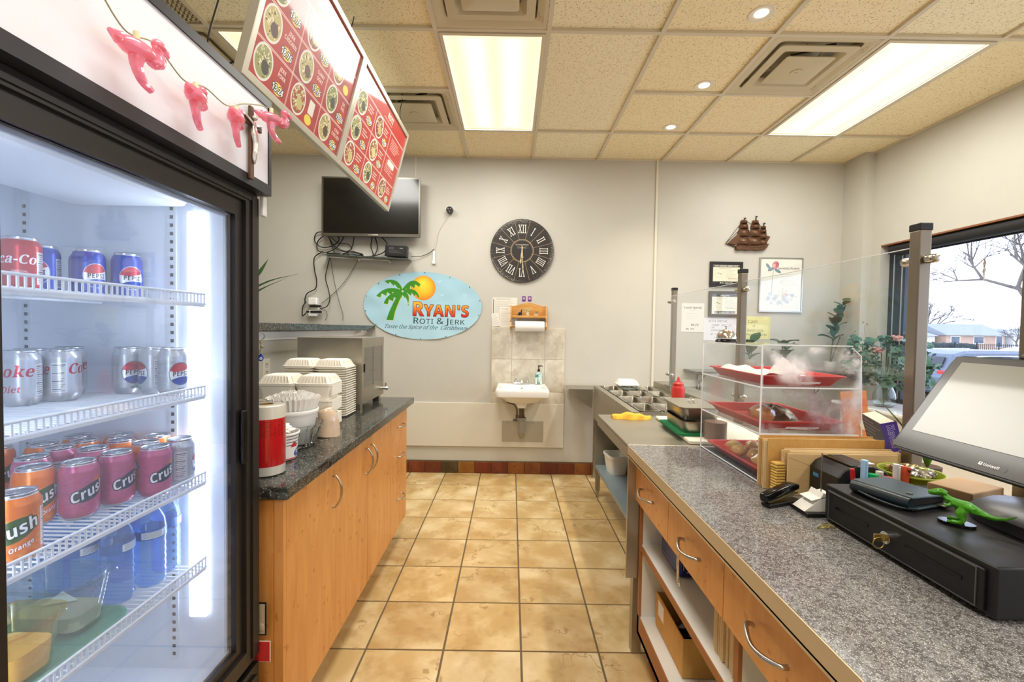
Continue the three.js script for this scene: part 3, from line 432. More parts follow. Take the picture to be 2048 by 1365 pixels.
// food warmer
{
  const w = thing('food_warmer', 'stainless steel countertop food warmer with glass doors', 'food warmer', [-1.035, LC, -2.755]);
  const W = 0.37, D = 0.43, b = 0.035, H = 0.415;
  part('body', [span(-W / 2, W / 2, b, b + 0.085, -D / 2 + 0.012, D / 2 - 0.012), span(-W / 2, W / 2, H - 0.05, H, -D / 2 + 0.012, D / 2 - 0.012), span(-W / 2, W / 2, b, H, D / 2 - 0.012, D / 2), span(-W / 2, W / 2, b, H, -D / 2, -D / 2 + 0.012), span(-W / 2, -W / 2 + 0.012, b + 0.085, H - 0.05, -D / 2 + 0.012, D / 2 - 0.012), span(W / 2 - 0.012, W / 2, b + 0.085, H - 0.05, D / 2 - 0.03, D / 2 - 0.012), span(W / 2 - 0.012, W / 2, b + 0.085, H - 0.05, -D / 2 + 0.012, -D / 2 + 0.03)], steel, w);
  for (const [z0, z1] of [[0.185, -0.005], [0.005, -0.185]]) { const d = part('door', [span(W / 2 - 0.006, W / 2, b + 0.085, b + 0.091, z0, z1), span(W / 2 - 0.006, W / 2, H - 0.056, H - 0.05, z0, z1), span(W / 2 - 0.006, W / 2, b + 0.085, H - 0.05, z0, z0 - 0.006), span(W / 2 - 0.006, W / 2, b + 0.085, H - 0.05, z1, z1 + 0.006)], steel, w); part('pane', span(W / 2 - 0.004, W / 2 - 0.001, b + 0.09, H - 0.055, z0 - 0.005, z1 + 0.005), glassClear, d); }
  part('rack', [0.19, 0.27].flatMap((y) => [rod([-W / 2 + 0.02, y, -0.2], [W / 2 - 0.03, y, -0.2], 0.003), rod([-W / 2 + 0.02, y, 0.2], [W / 2 - 0.03, y, 0.2], 0.003), ...Array.from({ length: 12 }, (_, i) => rod([-0.16 + i * 0.026, y, -0.2], [-0.16 + i * 0.026, y, 0.2], 0.0015, 4))]), chrome, w);
  part('latch', rb(0.006, 0.05, 0.006, 0.002, W / 2 + 0.003, 0.24, 0.178), black, w);
  part('valve', [cy(0.009, 0.03, 0, 0, 0, 12).rotateZ(PI / 2).translate(W / 2 + 0.012, 0.075, -0.19), cy(0.013, 0.012, 0, 0, 0, 12).rotateZ(PI / 2).translate(W / 2 + 0.03, 0.075, -0.19), cy(0.006, 0.04, W / 2 + 0.022, 0.09, -0.19, 10), rb(0.02, 0.012, 0.04, 0.004, W / 2 + 0.036, 0.075, -0.19)], chrome, w);
  for (const [x, z] of [[-1, 1], [1, 1], [-1, -1], [1, -1]]) part('leg', [bx(0.04, b, 0.04, x * 0.15, b / 2, z * 0.18)], steel, w);
}
// foam clamshell boxes
{
  const W = 0.165, fam = (dy) => [rr(W * 0.82, W * 0.82, 0.02, 0), rr(W * 0.94, W * 0.94, 0.02, dy * 0.55), rr(W, W, 0.018, dy * 0.6), rr(W, W, 0.018, dy * 0.92), rr(W * 0.93, W * 0.93, 0.018, dy * 0.95)];
  const tray = join(loft(fam(0.0128), true, 0.5));
  const ridges = (w, y0, y1, sc) => { const g = []; for (let s = 0; s < 4; s++) for (let i = -4; i <= 4; i++) { const a = [w * i / 10, y0, w / 2], b = [w * i / 10 * sc, y1, w / 2 * sc]; const r = rod(a, b, 0.0035, 5); r.rotateY(s * PI / 2); g.push(r); } return g; };
  const lid = join([loft([rr(W, W, 0.018, 0), rr(W, W, 0.018, 0.006), rr(W * 0.93, W * 0.93, 0.018, 0.008), rr(W * 0.76, W * 0.76, 0.02, 0.036), rr(W * 0.7, W * 0.7, 0.02, 0.04), rr(W * 0.6, W * 0.6, 0.02, 0.038)], true, 0.5), ...ridges(W * 0.92, 0.009, 0.035, 0.82)]);
  const box = join([loft([rr(W * 0.8, W * 0.8, 0.02, 0), rr(W * 0.97, W * 0.97, 0.02, 0.064), rr(W, W, 0.018, 0.066), rr(W, W, 0.018, 0.071)], true, 0.5)]);
  const flange = join([bx(0.006, 0.004, W * 0.9, W / 2 + 0.003, 0.0105, 0)]);
  let p1, p2, p3;
  const stack = (x, z, n, where) => {
    for (let k = 0; k < n; k++) { const y = LC + 0.0005 + k * 0.0125, l = 'thin foam tray in tall nested stack ' + where, g = 'nested foam trays ' + where; if (p1) dup(p1, [x + rnd(-0.0008, 0.0008), y, z], 0, l, g); else { p1 = thing('foam_tray', l, 'foam tray', [x, y, z], 0, g); part('tray', tray, foam, p1); part('flange', flange, foam, p1); } }
    const y = LC + 0.001 + n * 0.0125; if (p2) dup(p2, [x, y, z], 0, 'ribbed foam clamshell on top of nested stack ' + where); else p2 = single('foam_clamshell', 'ribbed foam clamshell on top of nested stack ' + where, 'foam box', lid, foam, [x, y, z]);
  };
  stack(-0.955, -2.415, 21, 'beside the food warmer'); stack(-1.125, -2.42, 21, 'between food warmer and half wall');
  for (const [x, z, where] of [[-1.065, -2.075, 'near half wall'], [-0.898, -2.085, 'behind the spoon bowl']]) {
    for (let k = 0; k < 3; k++) { const y = LC + 0.0005 + k * 0.0715, l = ['bottom', 'middle', 'upper'][k] + ' cream foam takeout box in short stack ' + where, g = 'foam boxes ' + where; if (p3) dup(p3, [x, y, z], 0.05, l, g); else p3 = single('foam_box', l, 'foam box', [box, bx(0.008, 0.05, W * 0.8, W / 2 - 0.004, 0.045, 0)], foam, [x, y, z], 0.05, g); }
    dup(p2, [x, LC + 0.0005 + 3 * 0.0715, z], 0.05, 'ribbed foam clamshell on top of short box stack ' + where);
  }
  foamLid = p2;
}
// red-labelled film roll, tubs, bowls
{
  const tex = canvasTex(512, 512, (x, w, h) => { x.fillStyle = '#d9d3c4'; x.fillRect(0, 0, w, h); x.fillStyle = '#c0141a'; x.fillRect(0, 95, w, 345); x.fillStyle = '#cf2a2c'; for (let i = 0; i < 60; i++) x.fillRect(rnd(0, w), rnd(110, 400), rnd(8, 60), 3); x.fillStyle = '#7c0c10'; for (let i = 0; i < 26; i++) for (let j = 0; j < 9; j++) x.fillRect(14 + i * 19, 112 + j * 13, rnd(5, 15), 5); });
  const r = thing('film_roll', 'upright roll of plastic wrap with red printed label', 'roll', [-0.795, LC, -1.447]);
  part('roll', byHeight(lathe([[0.021, 0.004], [0.056, 0.004], [0.056, 0.222], [0.05, 0.226], [0.021, 0.226]], 48), 0.226), M(0xffffff, 0.2, 0, { map: tex, clearcoat: 0.8, clearcoatRoughness: 0.15 }), r);
  part('core', lathe([[0.0175, 0], [0.021, 0], [0.021, 0.228], [0.0175, 0.228], [0.0175, 0]], 24), M(0x9c7b4b, 0.8), r);
  part('base_cap', cy(0.058, 0.004, 0, 0.002, 0, 32), clearPlastic, r);
  const t = thing('tub_of_creamers', 'white plastic tub with printed label, filled with creamers', 'tub', [-0.822, LC, -1.6]);
  const lt = canvasTex(512, 128, (x, w, h) => { x.fillStyle = '#f1efe9'; x.fillRect(0, 0, w, h); for (const c of [128, 384]) { x.strokeStyle = '#333'; x.lineWidth = 3; for (let i = 0; i < 4; i++) { x.beginPath(); x.moveTo(c - 70, 14 + i * 14); x.lineTo(c + 60, 14 + i * 14); x.stroke(); } x.fillStyle = '#c33'; x.beginPath(); x.arc(c - 20, 66, 22, PI, 0); x.fill(); x.fillStyle = '#3a62b0'; x.beginPath(); x.ellipse(c + 20, 92, 40, 20, -0.2, 0, 7); x.fill(); x.fillStyle = '#fff'; x.fillRect(c - 4, 84, 44, 5); x.fillRect(c, 94, 36, 4); x.fillStyle = '#c33'; x.fillRect(c - 70, 116, 140, 5); } });
  part('tub', byHeight(lathe([[0, 0.002], [0.045, 0.002], [0.047, 0.006], [0.054, 0.09], [0.058, 0.092], [0.058, 0.1], [0.053, 0.1], [0.045, 0.008], [0, 0.006]], 32), 0.1), M(0xffffff, 0.35, 0, { map: lt }), t);
  const cr = M(0xf6efe6, 0.4); for (let i = 0; i < 13; i++) { const a = i * 2.4, q = i < 8 ? 0.034 : 0.014; single('creamer_cup', 'small white creamer cup piled in printed tub', 'creamer', lathe([[0, 0], [0.01, 0], [0.013, 0.016], [0.016, 0.017], [0, 0.018]], 12).rotateX(rnd(-0.7, 0.7)), cr, [-0.822 + q * cos(a), LC + 0.092 + (i < 8 ? 0 : 0.014), -1.6 + q * sin(a)], rnd(0, 3), 'creamer cups in the tub'); }
  const b = thing('cut_glass_bowl', 'cut glass bowl holding a white tub of wrapped cutlery', 'bowl', [-0.875, LC, -1.79]); b.scale.setScalar(1.22);
  const bp = []; for (const [rad, y] of [[0.06, 0.0], [0.07, 0.012], [0.088, 0.06], [0.092, 0.075], [0.088, 0.075], [0.066, 0.014], [0.058, 0.008]]) bp.push(Array.from({ length: 48 }, (_, j) => { const a = j / 48 * 2 * PI, q = rad + (j % 2 ? 0.0022 : -0.0022) * (y > 0.01 && y < 0.075 ? 1 : 0.3); return [q * cos(a), y, q * sin(a)]; }));
  part('bowl', loft(bp, true, 0.15), M(0xf4f8f8, 0.02, 0, { transmission: 1, thickness: 0.004, ior: 1.5 }), b);
  const wt = thing('cutlery_tub', 'white plastic tub standing in the cut glass bowl', 'tub', [-0.875, LC + 0.0118, -1.79]); wt.scale.setScalar(1.22);
  part('tub', lathe([[0, 0], [0.055, 0], [0.072, 0.098], [0.077, 0.1], [0.077, 0.112], [0.071, 0.112], [0.054, 0.004], [0, 0.004]], 36), white, wt);
  const liner = M(0xf4f1ea, 0.8);
  const ring = []; for (let k = 0; k < 3; k++) { const rad = 0.066 - k * 0.018, lp = []; for (const [q, y] of [[0.95, 0.0], [1.22, 0.05 + k * 0.008], [1.2, 0.05 + k * 0.008], [0.91, 0.002]]) lp.push(Array.from({ length: 64 }, (_, j) => { const a = j / 64 * 2 * PI, s = rad * q + (j % 2 ? 0.003 : -0.003); return [s * cos(a), 0.1 + y + (j % 4 === 0 ? 0.004 : 0), s * sin(a)]; })); ring.push(loft(lp, false, 0.2)); }
  part('paper_liner', ring, liner, wt);
  const mk = M(0xf3efe6, 0.45), fork = (h) => [rb(0.006, h, 0.003, 0.001, 0, h / 2, 0), ...[-1, 0, 1].map((i) => bx(0.0018, 0.022, 0.002, i * 0.0034, h + 0.009, 0)), rb(0.011, 0.012, 0.003, 0.001, 0, h - 0.004, 0)], spoon = (h) => [rb(0.006, h, 0.003, 0.001, 0, h / 2, 0), ball(0.011, 0, h + 0.01, 0, 0.9, 1.5, 0.25)];
  for (let i = 0; i < 16; i++) { const a = i * 2.399, q = 0.004 + 0.022 * (i / 16); const o = single('plastic_fork', 'white plastic cutlery piece sticking out of paper-lined tub', 'cutlery', i % 2 ? fork(0.13) : spoon(0.132), mk, [-0.875 + q * cos(a), LC + 0.024, -1.79 + q * sin(a)], rnd(0, 3), 'white plastic cutlery in the tub'); o.scale.setScalar(1.2); o.rotation.z = rnd(-0.1, 0.1); o.rotation.x = rnd(-0.1, 0.1); }
  const wd = single('wooden_stirrers', 'bundle of flat wooden stirrers standing among plastic cutlery', 'stirrers', [rb(0.016, 0.1, 0.004, 0.001, 0, 0.08, 0), rb(0.016, 0.1, 0.004, 0.001, 0.018, 0.083, 0.003)], M(0xc9b184, 0.7), [-0.885, LC + 0.04, -1.755]);
  single('wrapped_bundle', 'clear plastic bag of brown napkins against the foam stack', 'bag', [vtube([[0, 0.002, 0], [0.002, 0.04, 0], [0.0, 0.08, 0.005], [-0.012, 0.12, 0.01]], [0.055, 0.05, 0.042, 0.03], 14, 12)], M(0xd9bda0, 0.15, 0, { clearcoat: 1, clearcoatRoughness: 0.1 }), [-0.805, LC, -1.955], 0.3);
  // paper cups lying near the half wall
  const pc = lathe([[0.0, 0.0], [0.03, 0], [0.039, 0.1], [0.041, 0.102], [0.039, 0.104], [0.036, 0.102], [0.028, 0.004], [0, 0.004]], 28);
  single('paper_cup', 'upside-down white paper cup behind the film roll', 'cup', pc.clone().rotateX(PI).translate(0, 0.104, 0), paper, [-1.05, LC, -1.56]);
  single('paper_cup', 'white paper cup lying beside the printed creamer tub', 'cup', pc.clone().rotateZ(1.45).rotateY(0.3).translate(0.05, 0.042, 0), paper, [-1.03, LC, -1.66]);
  single('paper_cup', 'upside-down white paper cup near the half wall and foam boxes', 'cup', pc.clone().scale(1.1, 1.3, 1.1).rotateX(PI).translate(0, 0.136, 0), paper, [-1.16, LC, -1.7]);
}
// ---------------------------------------------------------------- things on the back wall
const sheetOf = (name, label, cat, w, h, tex, pos, t = 0.0012, group) => single(name, label, cat, bx(w, h, t, 0, 0, t / 2), M(0xffffff, 0.75, 0, { map: tex }), pos, 0, group);
const scribble = (x, X, Y, W, H, n, ink = '#444', lw = 2) => { x.fillStyle = ink; for (let i = 0; i < n; i++) { let p = X, e = X + W * rnd(0.6, 1); while (p < e) { const l = rnd(4, 16); x.fillRect(p, Y + i * H / n, Math.min(l, e - p), lw); p += l + 4; } } };
{ // television
  const t = thing('television', 'black flat television mounted high on the cream wall', 'television', [-1.305, 2.222, ZB]);
  part('casing', [rb(0.895, 0.535, 0.045, 0.006, 0, 0.265, 0.092), rb(0.6, 0.35, 0.04, 0.01, 0, 0.26, 0.055)], M(0x2a2a2a, 0.35), t);
  part('bezel', prism(rect(-0.452, 0.452, -0.004, 0.536), 0.006, 0, [rect(-0.437, 0.437, 0.022, 0.522)]).translate(0, 0, 0.113), M(0x77736a, 0.3, 0.8), t);
  part('screen', bx(0.876, 0.502, 0.003, 0, 0.272, 0.1165), M(0x0b0b0a, 0.12, 0, { clearcoat: 0.4, clearcoatRoughness: 0.25 }), t, 'dark glossy screen');
  part('chin', rb(0.09, 0.012, 0.008, 0.003, 0.02, 0.006, 0.12), chrome, t);
  part('wall_mount', [bx(0.3, 0.3, 0.035, 0, 0.26, 0.0175)], blackMatte, t);
}
{ // slim shelf, receiver
  const s = thing('wall_shelf', 'thin glass wall shelf under the television', 'shelf', [-1.35, 2.03, ZB]);
  const slope = -0.042;
  part('glass_plate', bx(0.8, 0.008, 0.14, 0, 0, 0.08).rotateZ(slope), M(0x5f6a66, 0.1, 0, { transmission: 0.4, thickness: 0 }), s);
  for (const x of [-0.09, 0.2]) part('bracket', [rb(0.022, 0.03, 0.03, 0.004, x, -0.018 + x * slope, 0.018), rb(0.02, 0.012, 0.06, 0.003, x, -0.012 + x * slope, 0.035)], chrome, s);
  const b = thing('set_top_box', 'black set-top box standing on the thin glass shelf', 'set-top box', [-1.075, 2.03, ZB + 0.085]);
  b.rotation.z = slope;
  part('case', rb(0.2, 0.105, 0.08, 0.006, 0, 0.06, 0), black, b);
  part('front_panel', [bx(0.15, 0.07, 0.002, 0.005, 0.06, 0.041)], M(0xffffff, 0.4, 0, { map: canvasTex(256, 128, (x, w, h) => { x.fillStyle = '#1b1b1b'; x.fillRect(0, 0, w, h); scribble(x, 14, 16, 120, 30, 3, '#999', 3); scribble(x, 14, 60, 220, 50, 4, '#777', 3); x.fillStyle = '#aaa'; x.fillRect(180, 16, 50, 8); }) }), b);
  const p = single('power_brick', 'small flat black power adapter lying on the thin glass shelf', 'adapter', rb(0.115, 0.022, 0.05, 0.005, 0, 0.013, 0), black, [-1.66, 2.042, ZB + 0.08]); p.rotation.z = slope;
}
{ // cables below the television
  let off = 0; const Z = ZB + 0.03, c3 = (l) => l.map(([x, y, z]) => [x, y, z ?? Z + off]);
  single('cable_bundle', 'tangle of black cables looping below the television corner', 'cables', [
    tube(c3([[-1.75, 2.27], [-1.84, 2.26], [-1.86, 2.19], [-1.8, 2.13], [-1.7, 2.14], [-1.63, 2.2], [-1.66, 2.27]]), 0.005, 60),
    tube(c3([[-1.74, 2.26], [-1.83, 2.18], [-1.83, 2.1], [-1.76, 2.08], [-1.66, 2.12], [-1.6, 2.2], [-1.58, 2.24]], ), 0.005, 60),
    tube(c3([[-1.74, 2.25], [-1.68, 2.15], [-1.6, 2.1], [-1.53, 2.1], [-1.5, 2.16], [-1.49, 2.23]]), 0.005, 50),
    tube(c3([[-1.72, 2.24], [-1.64, 2.17], [-1.55, 2.16], [-1.51, 2.12], [-1.58, 2.09], [-1.68, 2.13], [-1.73, 2.23]]), 0.004, 50),
    tube(c3([[-1.73, 2.24], [-1.7, 2.15], [-1.67, 2.07]]), 0.0045, 30)], cable);
  single('black_cable', 'black cord running from cable tangle down to the wall outlet', 'cord', tube(c3([[-1.78, 2.09], [-1.86, 2.03], [-1.86, 1.92], [-1.84, 1.82], [-1.85, 1.74], [-1.93, 1.69], [-1.95, 1.62], [-1.94, 1.6]]), 0.005, 60), cable);
  off = 0.014; single('black_cable', 'black cord hanging from glass shelf end to lower plug', 'cord', tube(c3([[-1.71, 2.03], [-1.73, 1.95], [-1.75, 1.84], [-1.72, 1.72], [-1.71, 1.63], [-1.74, 1.57], [-1.8, 1.55]]), 0.0045, 50), cable);
  off = -0.012; single('black_cable', 'thin grey cord slanting from shelf bracket to upper plug', 'cord', tube(c3([[-1.45, 2.02], [-1.5, 1.93], [-1.58, 1.81], [-1.68, 1.7], [-1.8, 1.6]]), 0.003, 40), cableGrey);
  off = 0.002; single('black_cable', 'thin grey cord dangling loose beside the outlet', 'cord', tube(c3([[-1.71, 2.03], [-1.69, 1.9], [-1.66, 1.75], [-1.62, 1.6], [-1.59, 1.5], [-1.59, 1.44]]), 0.003, 40), cableGrey);
  off = 0; single('black_cable', 'short grey cord curling below the lower plug', 'cord', tube(c3([[-1.8, 1.545], [-1.75, 1.53], [-1.74, 1.48], [-1.76, 1.44]]), 0.003, 24), cableGrey);
  single('video_cable', 'pair of black cables dropping from television onto shelf', 'cable', [tube(c3([[-1.32, 2.23], [-1.33, 2.14], [-1.31, 2.06], [-1.34, 2.045]]), 0.005, 30), tube(c3([[-1.29, 2.23], [-1.27, 2.13], [-1.3, 2.06], [-1.36, 2.045]]), 0.005, 30), tube(c3([[-1.23, 2.23], [-1.18, 2.17], [-1.2, 2.1], [-1.28, 2.06], [-1.4, 2.048], [-1.5, 2.07], [-1.58, 2.055]]), 0.005, 50)], cable);
  single('coiled_cable', 'flat coil of black cable lying on the glass shelf', 'cable', [tube(c3([[-1.58, 2.055, ZB + 0.08], [-1.52, 2.075, ZB + 0.1], [-1.45, 2.065, ZB + 0.12], [-1.38, 2.05, ZB + 0.1], [-1.44, 2.056, ZB + 0.05], [-1.54, 2.066, ZB + 0.06]]), 0.005, 50), tube(c3([[-1.56, 2.054, ZB + 0.1], [-1.48, 2.078, ZB + 0.11], [-1.38, 2.055, ZB + 0.12]]), 0.005, 30)], cable);
  const o = thing('wall_outlet', 'white wall outlet with two plug adapters below the television', 'outlet', [-1.87, 1.56, ZB]);
  part('plate', rb(0.075, 0.12, 0.006, 0.002, 0, 0, 0.003), white, o); part('adapter', [rb(0.085, 0.07, 0.05, 0.012, 0, 0.058, 0.03), rb(0.085, 0.06, 0.05, 0.012, 0, -0.055, 0.03)], whiteGloss, o);
  part('plug', [rb(0.1, 0.022, 0.03, 0.005, 0.03, 0.012, 0.05), rb(0.1, 0.022, 0.03, 0.005, 0.035, -0.04, 0.05), rb(0.03, 0.018, 0.025, 0.005, -0.04, -0.04, 0.05)], black, o);
  part('lead', tube([[-0.07, 0.06, 0.03], [-0.1, 0.0, 0.03], [-0.1, -0.08, 0.03], [-0.05, -0.04, 0.05]], 0.005, 30), cable, o);
  const cam = thing('security_camera', 'small round black security camera on the cream wall', 'camera', [-0.6, 2.49, ZB]);
  part('base', cy(0.026, 0.02, 0, 0, 0, 24).rotateX(PI / 2).translate(-0.006, 0, 0.01), whiteGloss, cam);
  part('head', [cy(0.032, 0.03, 0, 0, 0, 28).rotateX(PI / 2).translate(0.006, 0, 0.035)], black, cam);
  part('lens', [ball(0.005, 0.016, 0.012, 0.05), ball(0.005, -0.006, 0.008, 0.05), ball(0.005, 0.006, -0.012, 0.05)], chrome, cam);
  single('camera_cord', 'thin white cord hanging from round black camera', 'cord', [tube([[-0.615, 2.47, Z], [-0.64, 2.4, ZB + 0.006], [-0.7, 2.3, ZB + 0.006], [-0.72, 2.2, ZB + 0.006], [-0.74, 2.12, ZB + 0.008], [-0.745, 2.08, ZB + 0.01]], 0.0032, 40)], cableWhite);
  single('camera_cord', 'thin black cord from set-top box to the small white adapter', 'cord', [tube([[-0.74, 2.13, ZB + 0.012], [-0.79, 2.09, ZB + 0.014], [-0.86, 2.06, ZB + 0.02], [-0.95, 2.05, ZB + 0.05]], 0.003, 30)], cable);
  const ad = thing('cord_adapter', 'slim white adapter hanging on wall beside set-top box', 'adapter', [-0.742, 2.03, ZB]);
  part('stick', rb(0.022, 0.1, 0.014, 0.004, 0, 0.03, 0.008), whiteGloss, ad); part('plug', rb(0.03, 0.03, 0.022, 0.004, 0, -0.025, 0.012), white, ad);
}
{ // oval banner
  const W = 1.12, H = 0.64;
  const tex = canvasTex(1400, 800, (x, w, h) => {
    const g = x.createLinearGradient(0, 0, 0, h); g.addColorStop(0, '#a5cfe0'); g.addColorStop(1, '#b5dbe8'); x.fillStyle = g; x.fillRect(0, 0, w, h);
    x.fillStyle = '#c9e4ee'; for (const [a, b] of [[880, 110], [920, 270], [1190, 265], [840, 520]]) { x.beginPath(); x.moveTo(a - 34, b - 16); x.quadraticCurveTo(a - 8, b - 14, a, b + 6); x.quadraticCurveTo(a + 10, b - 16, a + 40, b - 22); x.quadraticCurveTo(a + 16, b, a + 2, b + 16); x.quadraticCurveTo(a - 14, b - 4, a - 34, b - 16); x.fill(); }
    const s = x.createRadialGradient(690, 130, 10, 700, 190, 170); s.addColorStop(0, '#ffe94a'); s.addColorStop(0.55, '#fbc02f'); s.addColorStop(1, '#e8782a'); x.fillStyle = s; x.beginPath(); x.arc(700, 190, 145, 0, 7); x.fill();
    const frond = (pts, teeth) => { x.beginPath(); x.moveTo(...pts[0]); x.quadraticCurveTo(...pts[1], ...pts[2]); const [a, b] = pts[2], [c, d] = pts[3]; for (let i = 1; i <= teeth; i++) { const u = i / teeth, X = (1 - u) ** 2 * a + 2 * u * (1 - u) * pts[4][0] + u * u * c, Y = (1 - u) ** 2 * b + 2 * u * (1 - u) * pts[4][1] + u * u * d; x.lineTo(X + (i % 2 ? 16 : -4), Y + (i % 2 ? 30 : -8)); } x.lineTo(c, d); x.closePath(); x.fill(); };
    for (const [col, dx] of [['#e9d33c', 5], ['#3f8f2a', 0]]) {
      x.save(); x.translate(dx, dx * 0.8); x.fillStyle = col;
      frond([[455, 215], [400, 60], [240, 120], [440, 230], [360, 130]], 7); frond([[450, 225], [260, 150], [145, 300], [430, 260], [300, 230]], 9); frond([[450, 240], [280, 240], [235, 385], [440, 290], [350, 300]], 7);
      frond([[450, 215], [560, 40], [665, 145], [470, 235], [560, 150]], 7); frond([[465, 220], [620, 170], [655, 300], [480, 260], [590, 240]], 7); frond([[470, 235], [560, 260], [520, 400], [455, 280], [520, 300]], 6);
      x.beginPath(); x.moveTo(430, 240); x.quadraticCurveTo(330, 380, 272, 578); x.lineTo(352, 578); x.quadraticCurveTo(380, 400, 472, 250); x.closePath(); x.fill(); x.restore();
    }
    const caps = (str, X, Y, big, small, fam, paint) => { let p = X; [...str].forEach((ch, i) => { x.font = fam.replace('#', ch === ch.toUpperCase() && (i === 0 || str[i - 1] === ' ') ? big : small); paint(ch.toUpperCase(), p, Y); p += x.measureText(ch.toUpperCase()).width * 1.02 + 1; }); };
    const og = x.createLinearGradient(0, 380, 0, 520); og.addColorStop(0, '#f8b63a'); og.addColorStop(0.45, '#ef7d28'); og.addColorStop(1, '#c8241c');
    x.textAlign = 'left'; x.lineJoin = 'round';
    caps("Ryan's", 565, 520, '232px', '186px', 'bold # sans-serif', (c, a, b) => { x.strokeStyle = '#6b1a18'; x.lineWidth = 12; x.strokeText(c, a, b); x.fillStyle = og; x.fillText(c, a, b); });
    x.save(); x.scale(1.3, 1); x.fillStyle = '#20262c'; caps('Roti & Jerk', 447, 612, '98px', '80px', '# sans-serif', (c, a, b) => x.fillText(c, a, b)); x.restore();
    x.save(); x.translate(730, 676); x.transform(1.02, 0, -0.45, 1, 0, 0); x.font = '62px serif'; x.textAlign = 'center'; x.fillStyle = '#26384a'; x.fillText('Taste the Spice of the  Caribbean', 0, 0); x.restore();
  });
  const nx = 72, nr = 14, pos = [], uv = [], idx = [];
  for (let i = 0; i <= nr; i++) for (let j = 0; j < nx; j++) { const a = j / nx * 2 * PI, q = i / nr, X = q * W / 2 * cos(a), Y = q * H / 2 * sin(a); pos.push(X, Y, 0.006 + 0.006 * q * q * (0.5 + 0.5 * sin(a * 9 + 1)) + 0.0025 * sin(X * 24 + Y * 9) * sin(Y * 17) + 0.012 * Math.max(0, q - 0.9) * (sin(a * 5) + 1)); uv.push(X / W + 0.5, Y / H + 0.5); }
  for (let i = 0; i < nr; i++) for (let j = 0; j < nx; j++) { const a = i * nx + j, b = i * nx + (j + 1) % nx, c = a + nx, d = b + nx; idx.push(a, c, b, b, c, d); }
  const g = new THREE.BufferGeometry(); g.setAttribute('position', new THREE.Float32BufferAttribute(pos, 3)); g.setAttribute('uv', new THREE.Float32BufferAttribute(uv, 2)); g.setIndex(idx); g.computeVertexNormals();
  const b = thing('oval_banner', 'pale blue oval banner with palm tree, sun and lettering', 'banner', [-0.842, 1.594, ZB]); b.rotation.z = -0.012;
  part('sheet', g, M(0xffffff, 0.35, 0, { map: tex, side: THREE.DoubleSide }), b);
  for (let i = 0; i < 14; i++) { const a = i / 14 * 2 * PI + 0.2; part('pin', ball(0.0045, W * 0.492 * cos(a), H * 0.488 * sin(a), 0.014, 1, 1, 0.6, 8), blackMatte, b); }
}
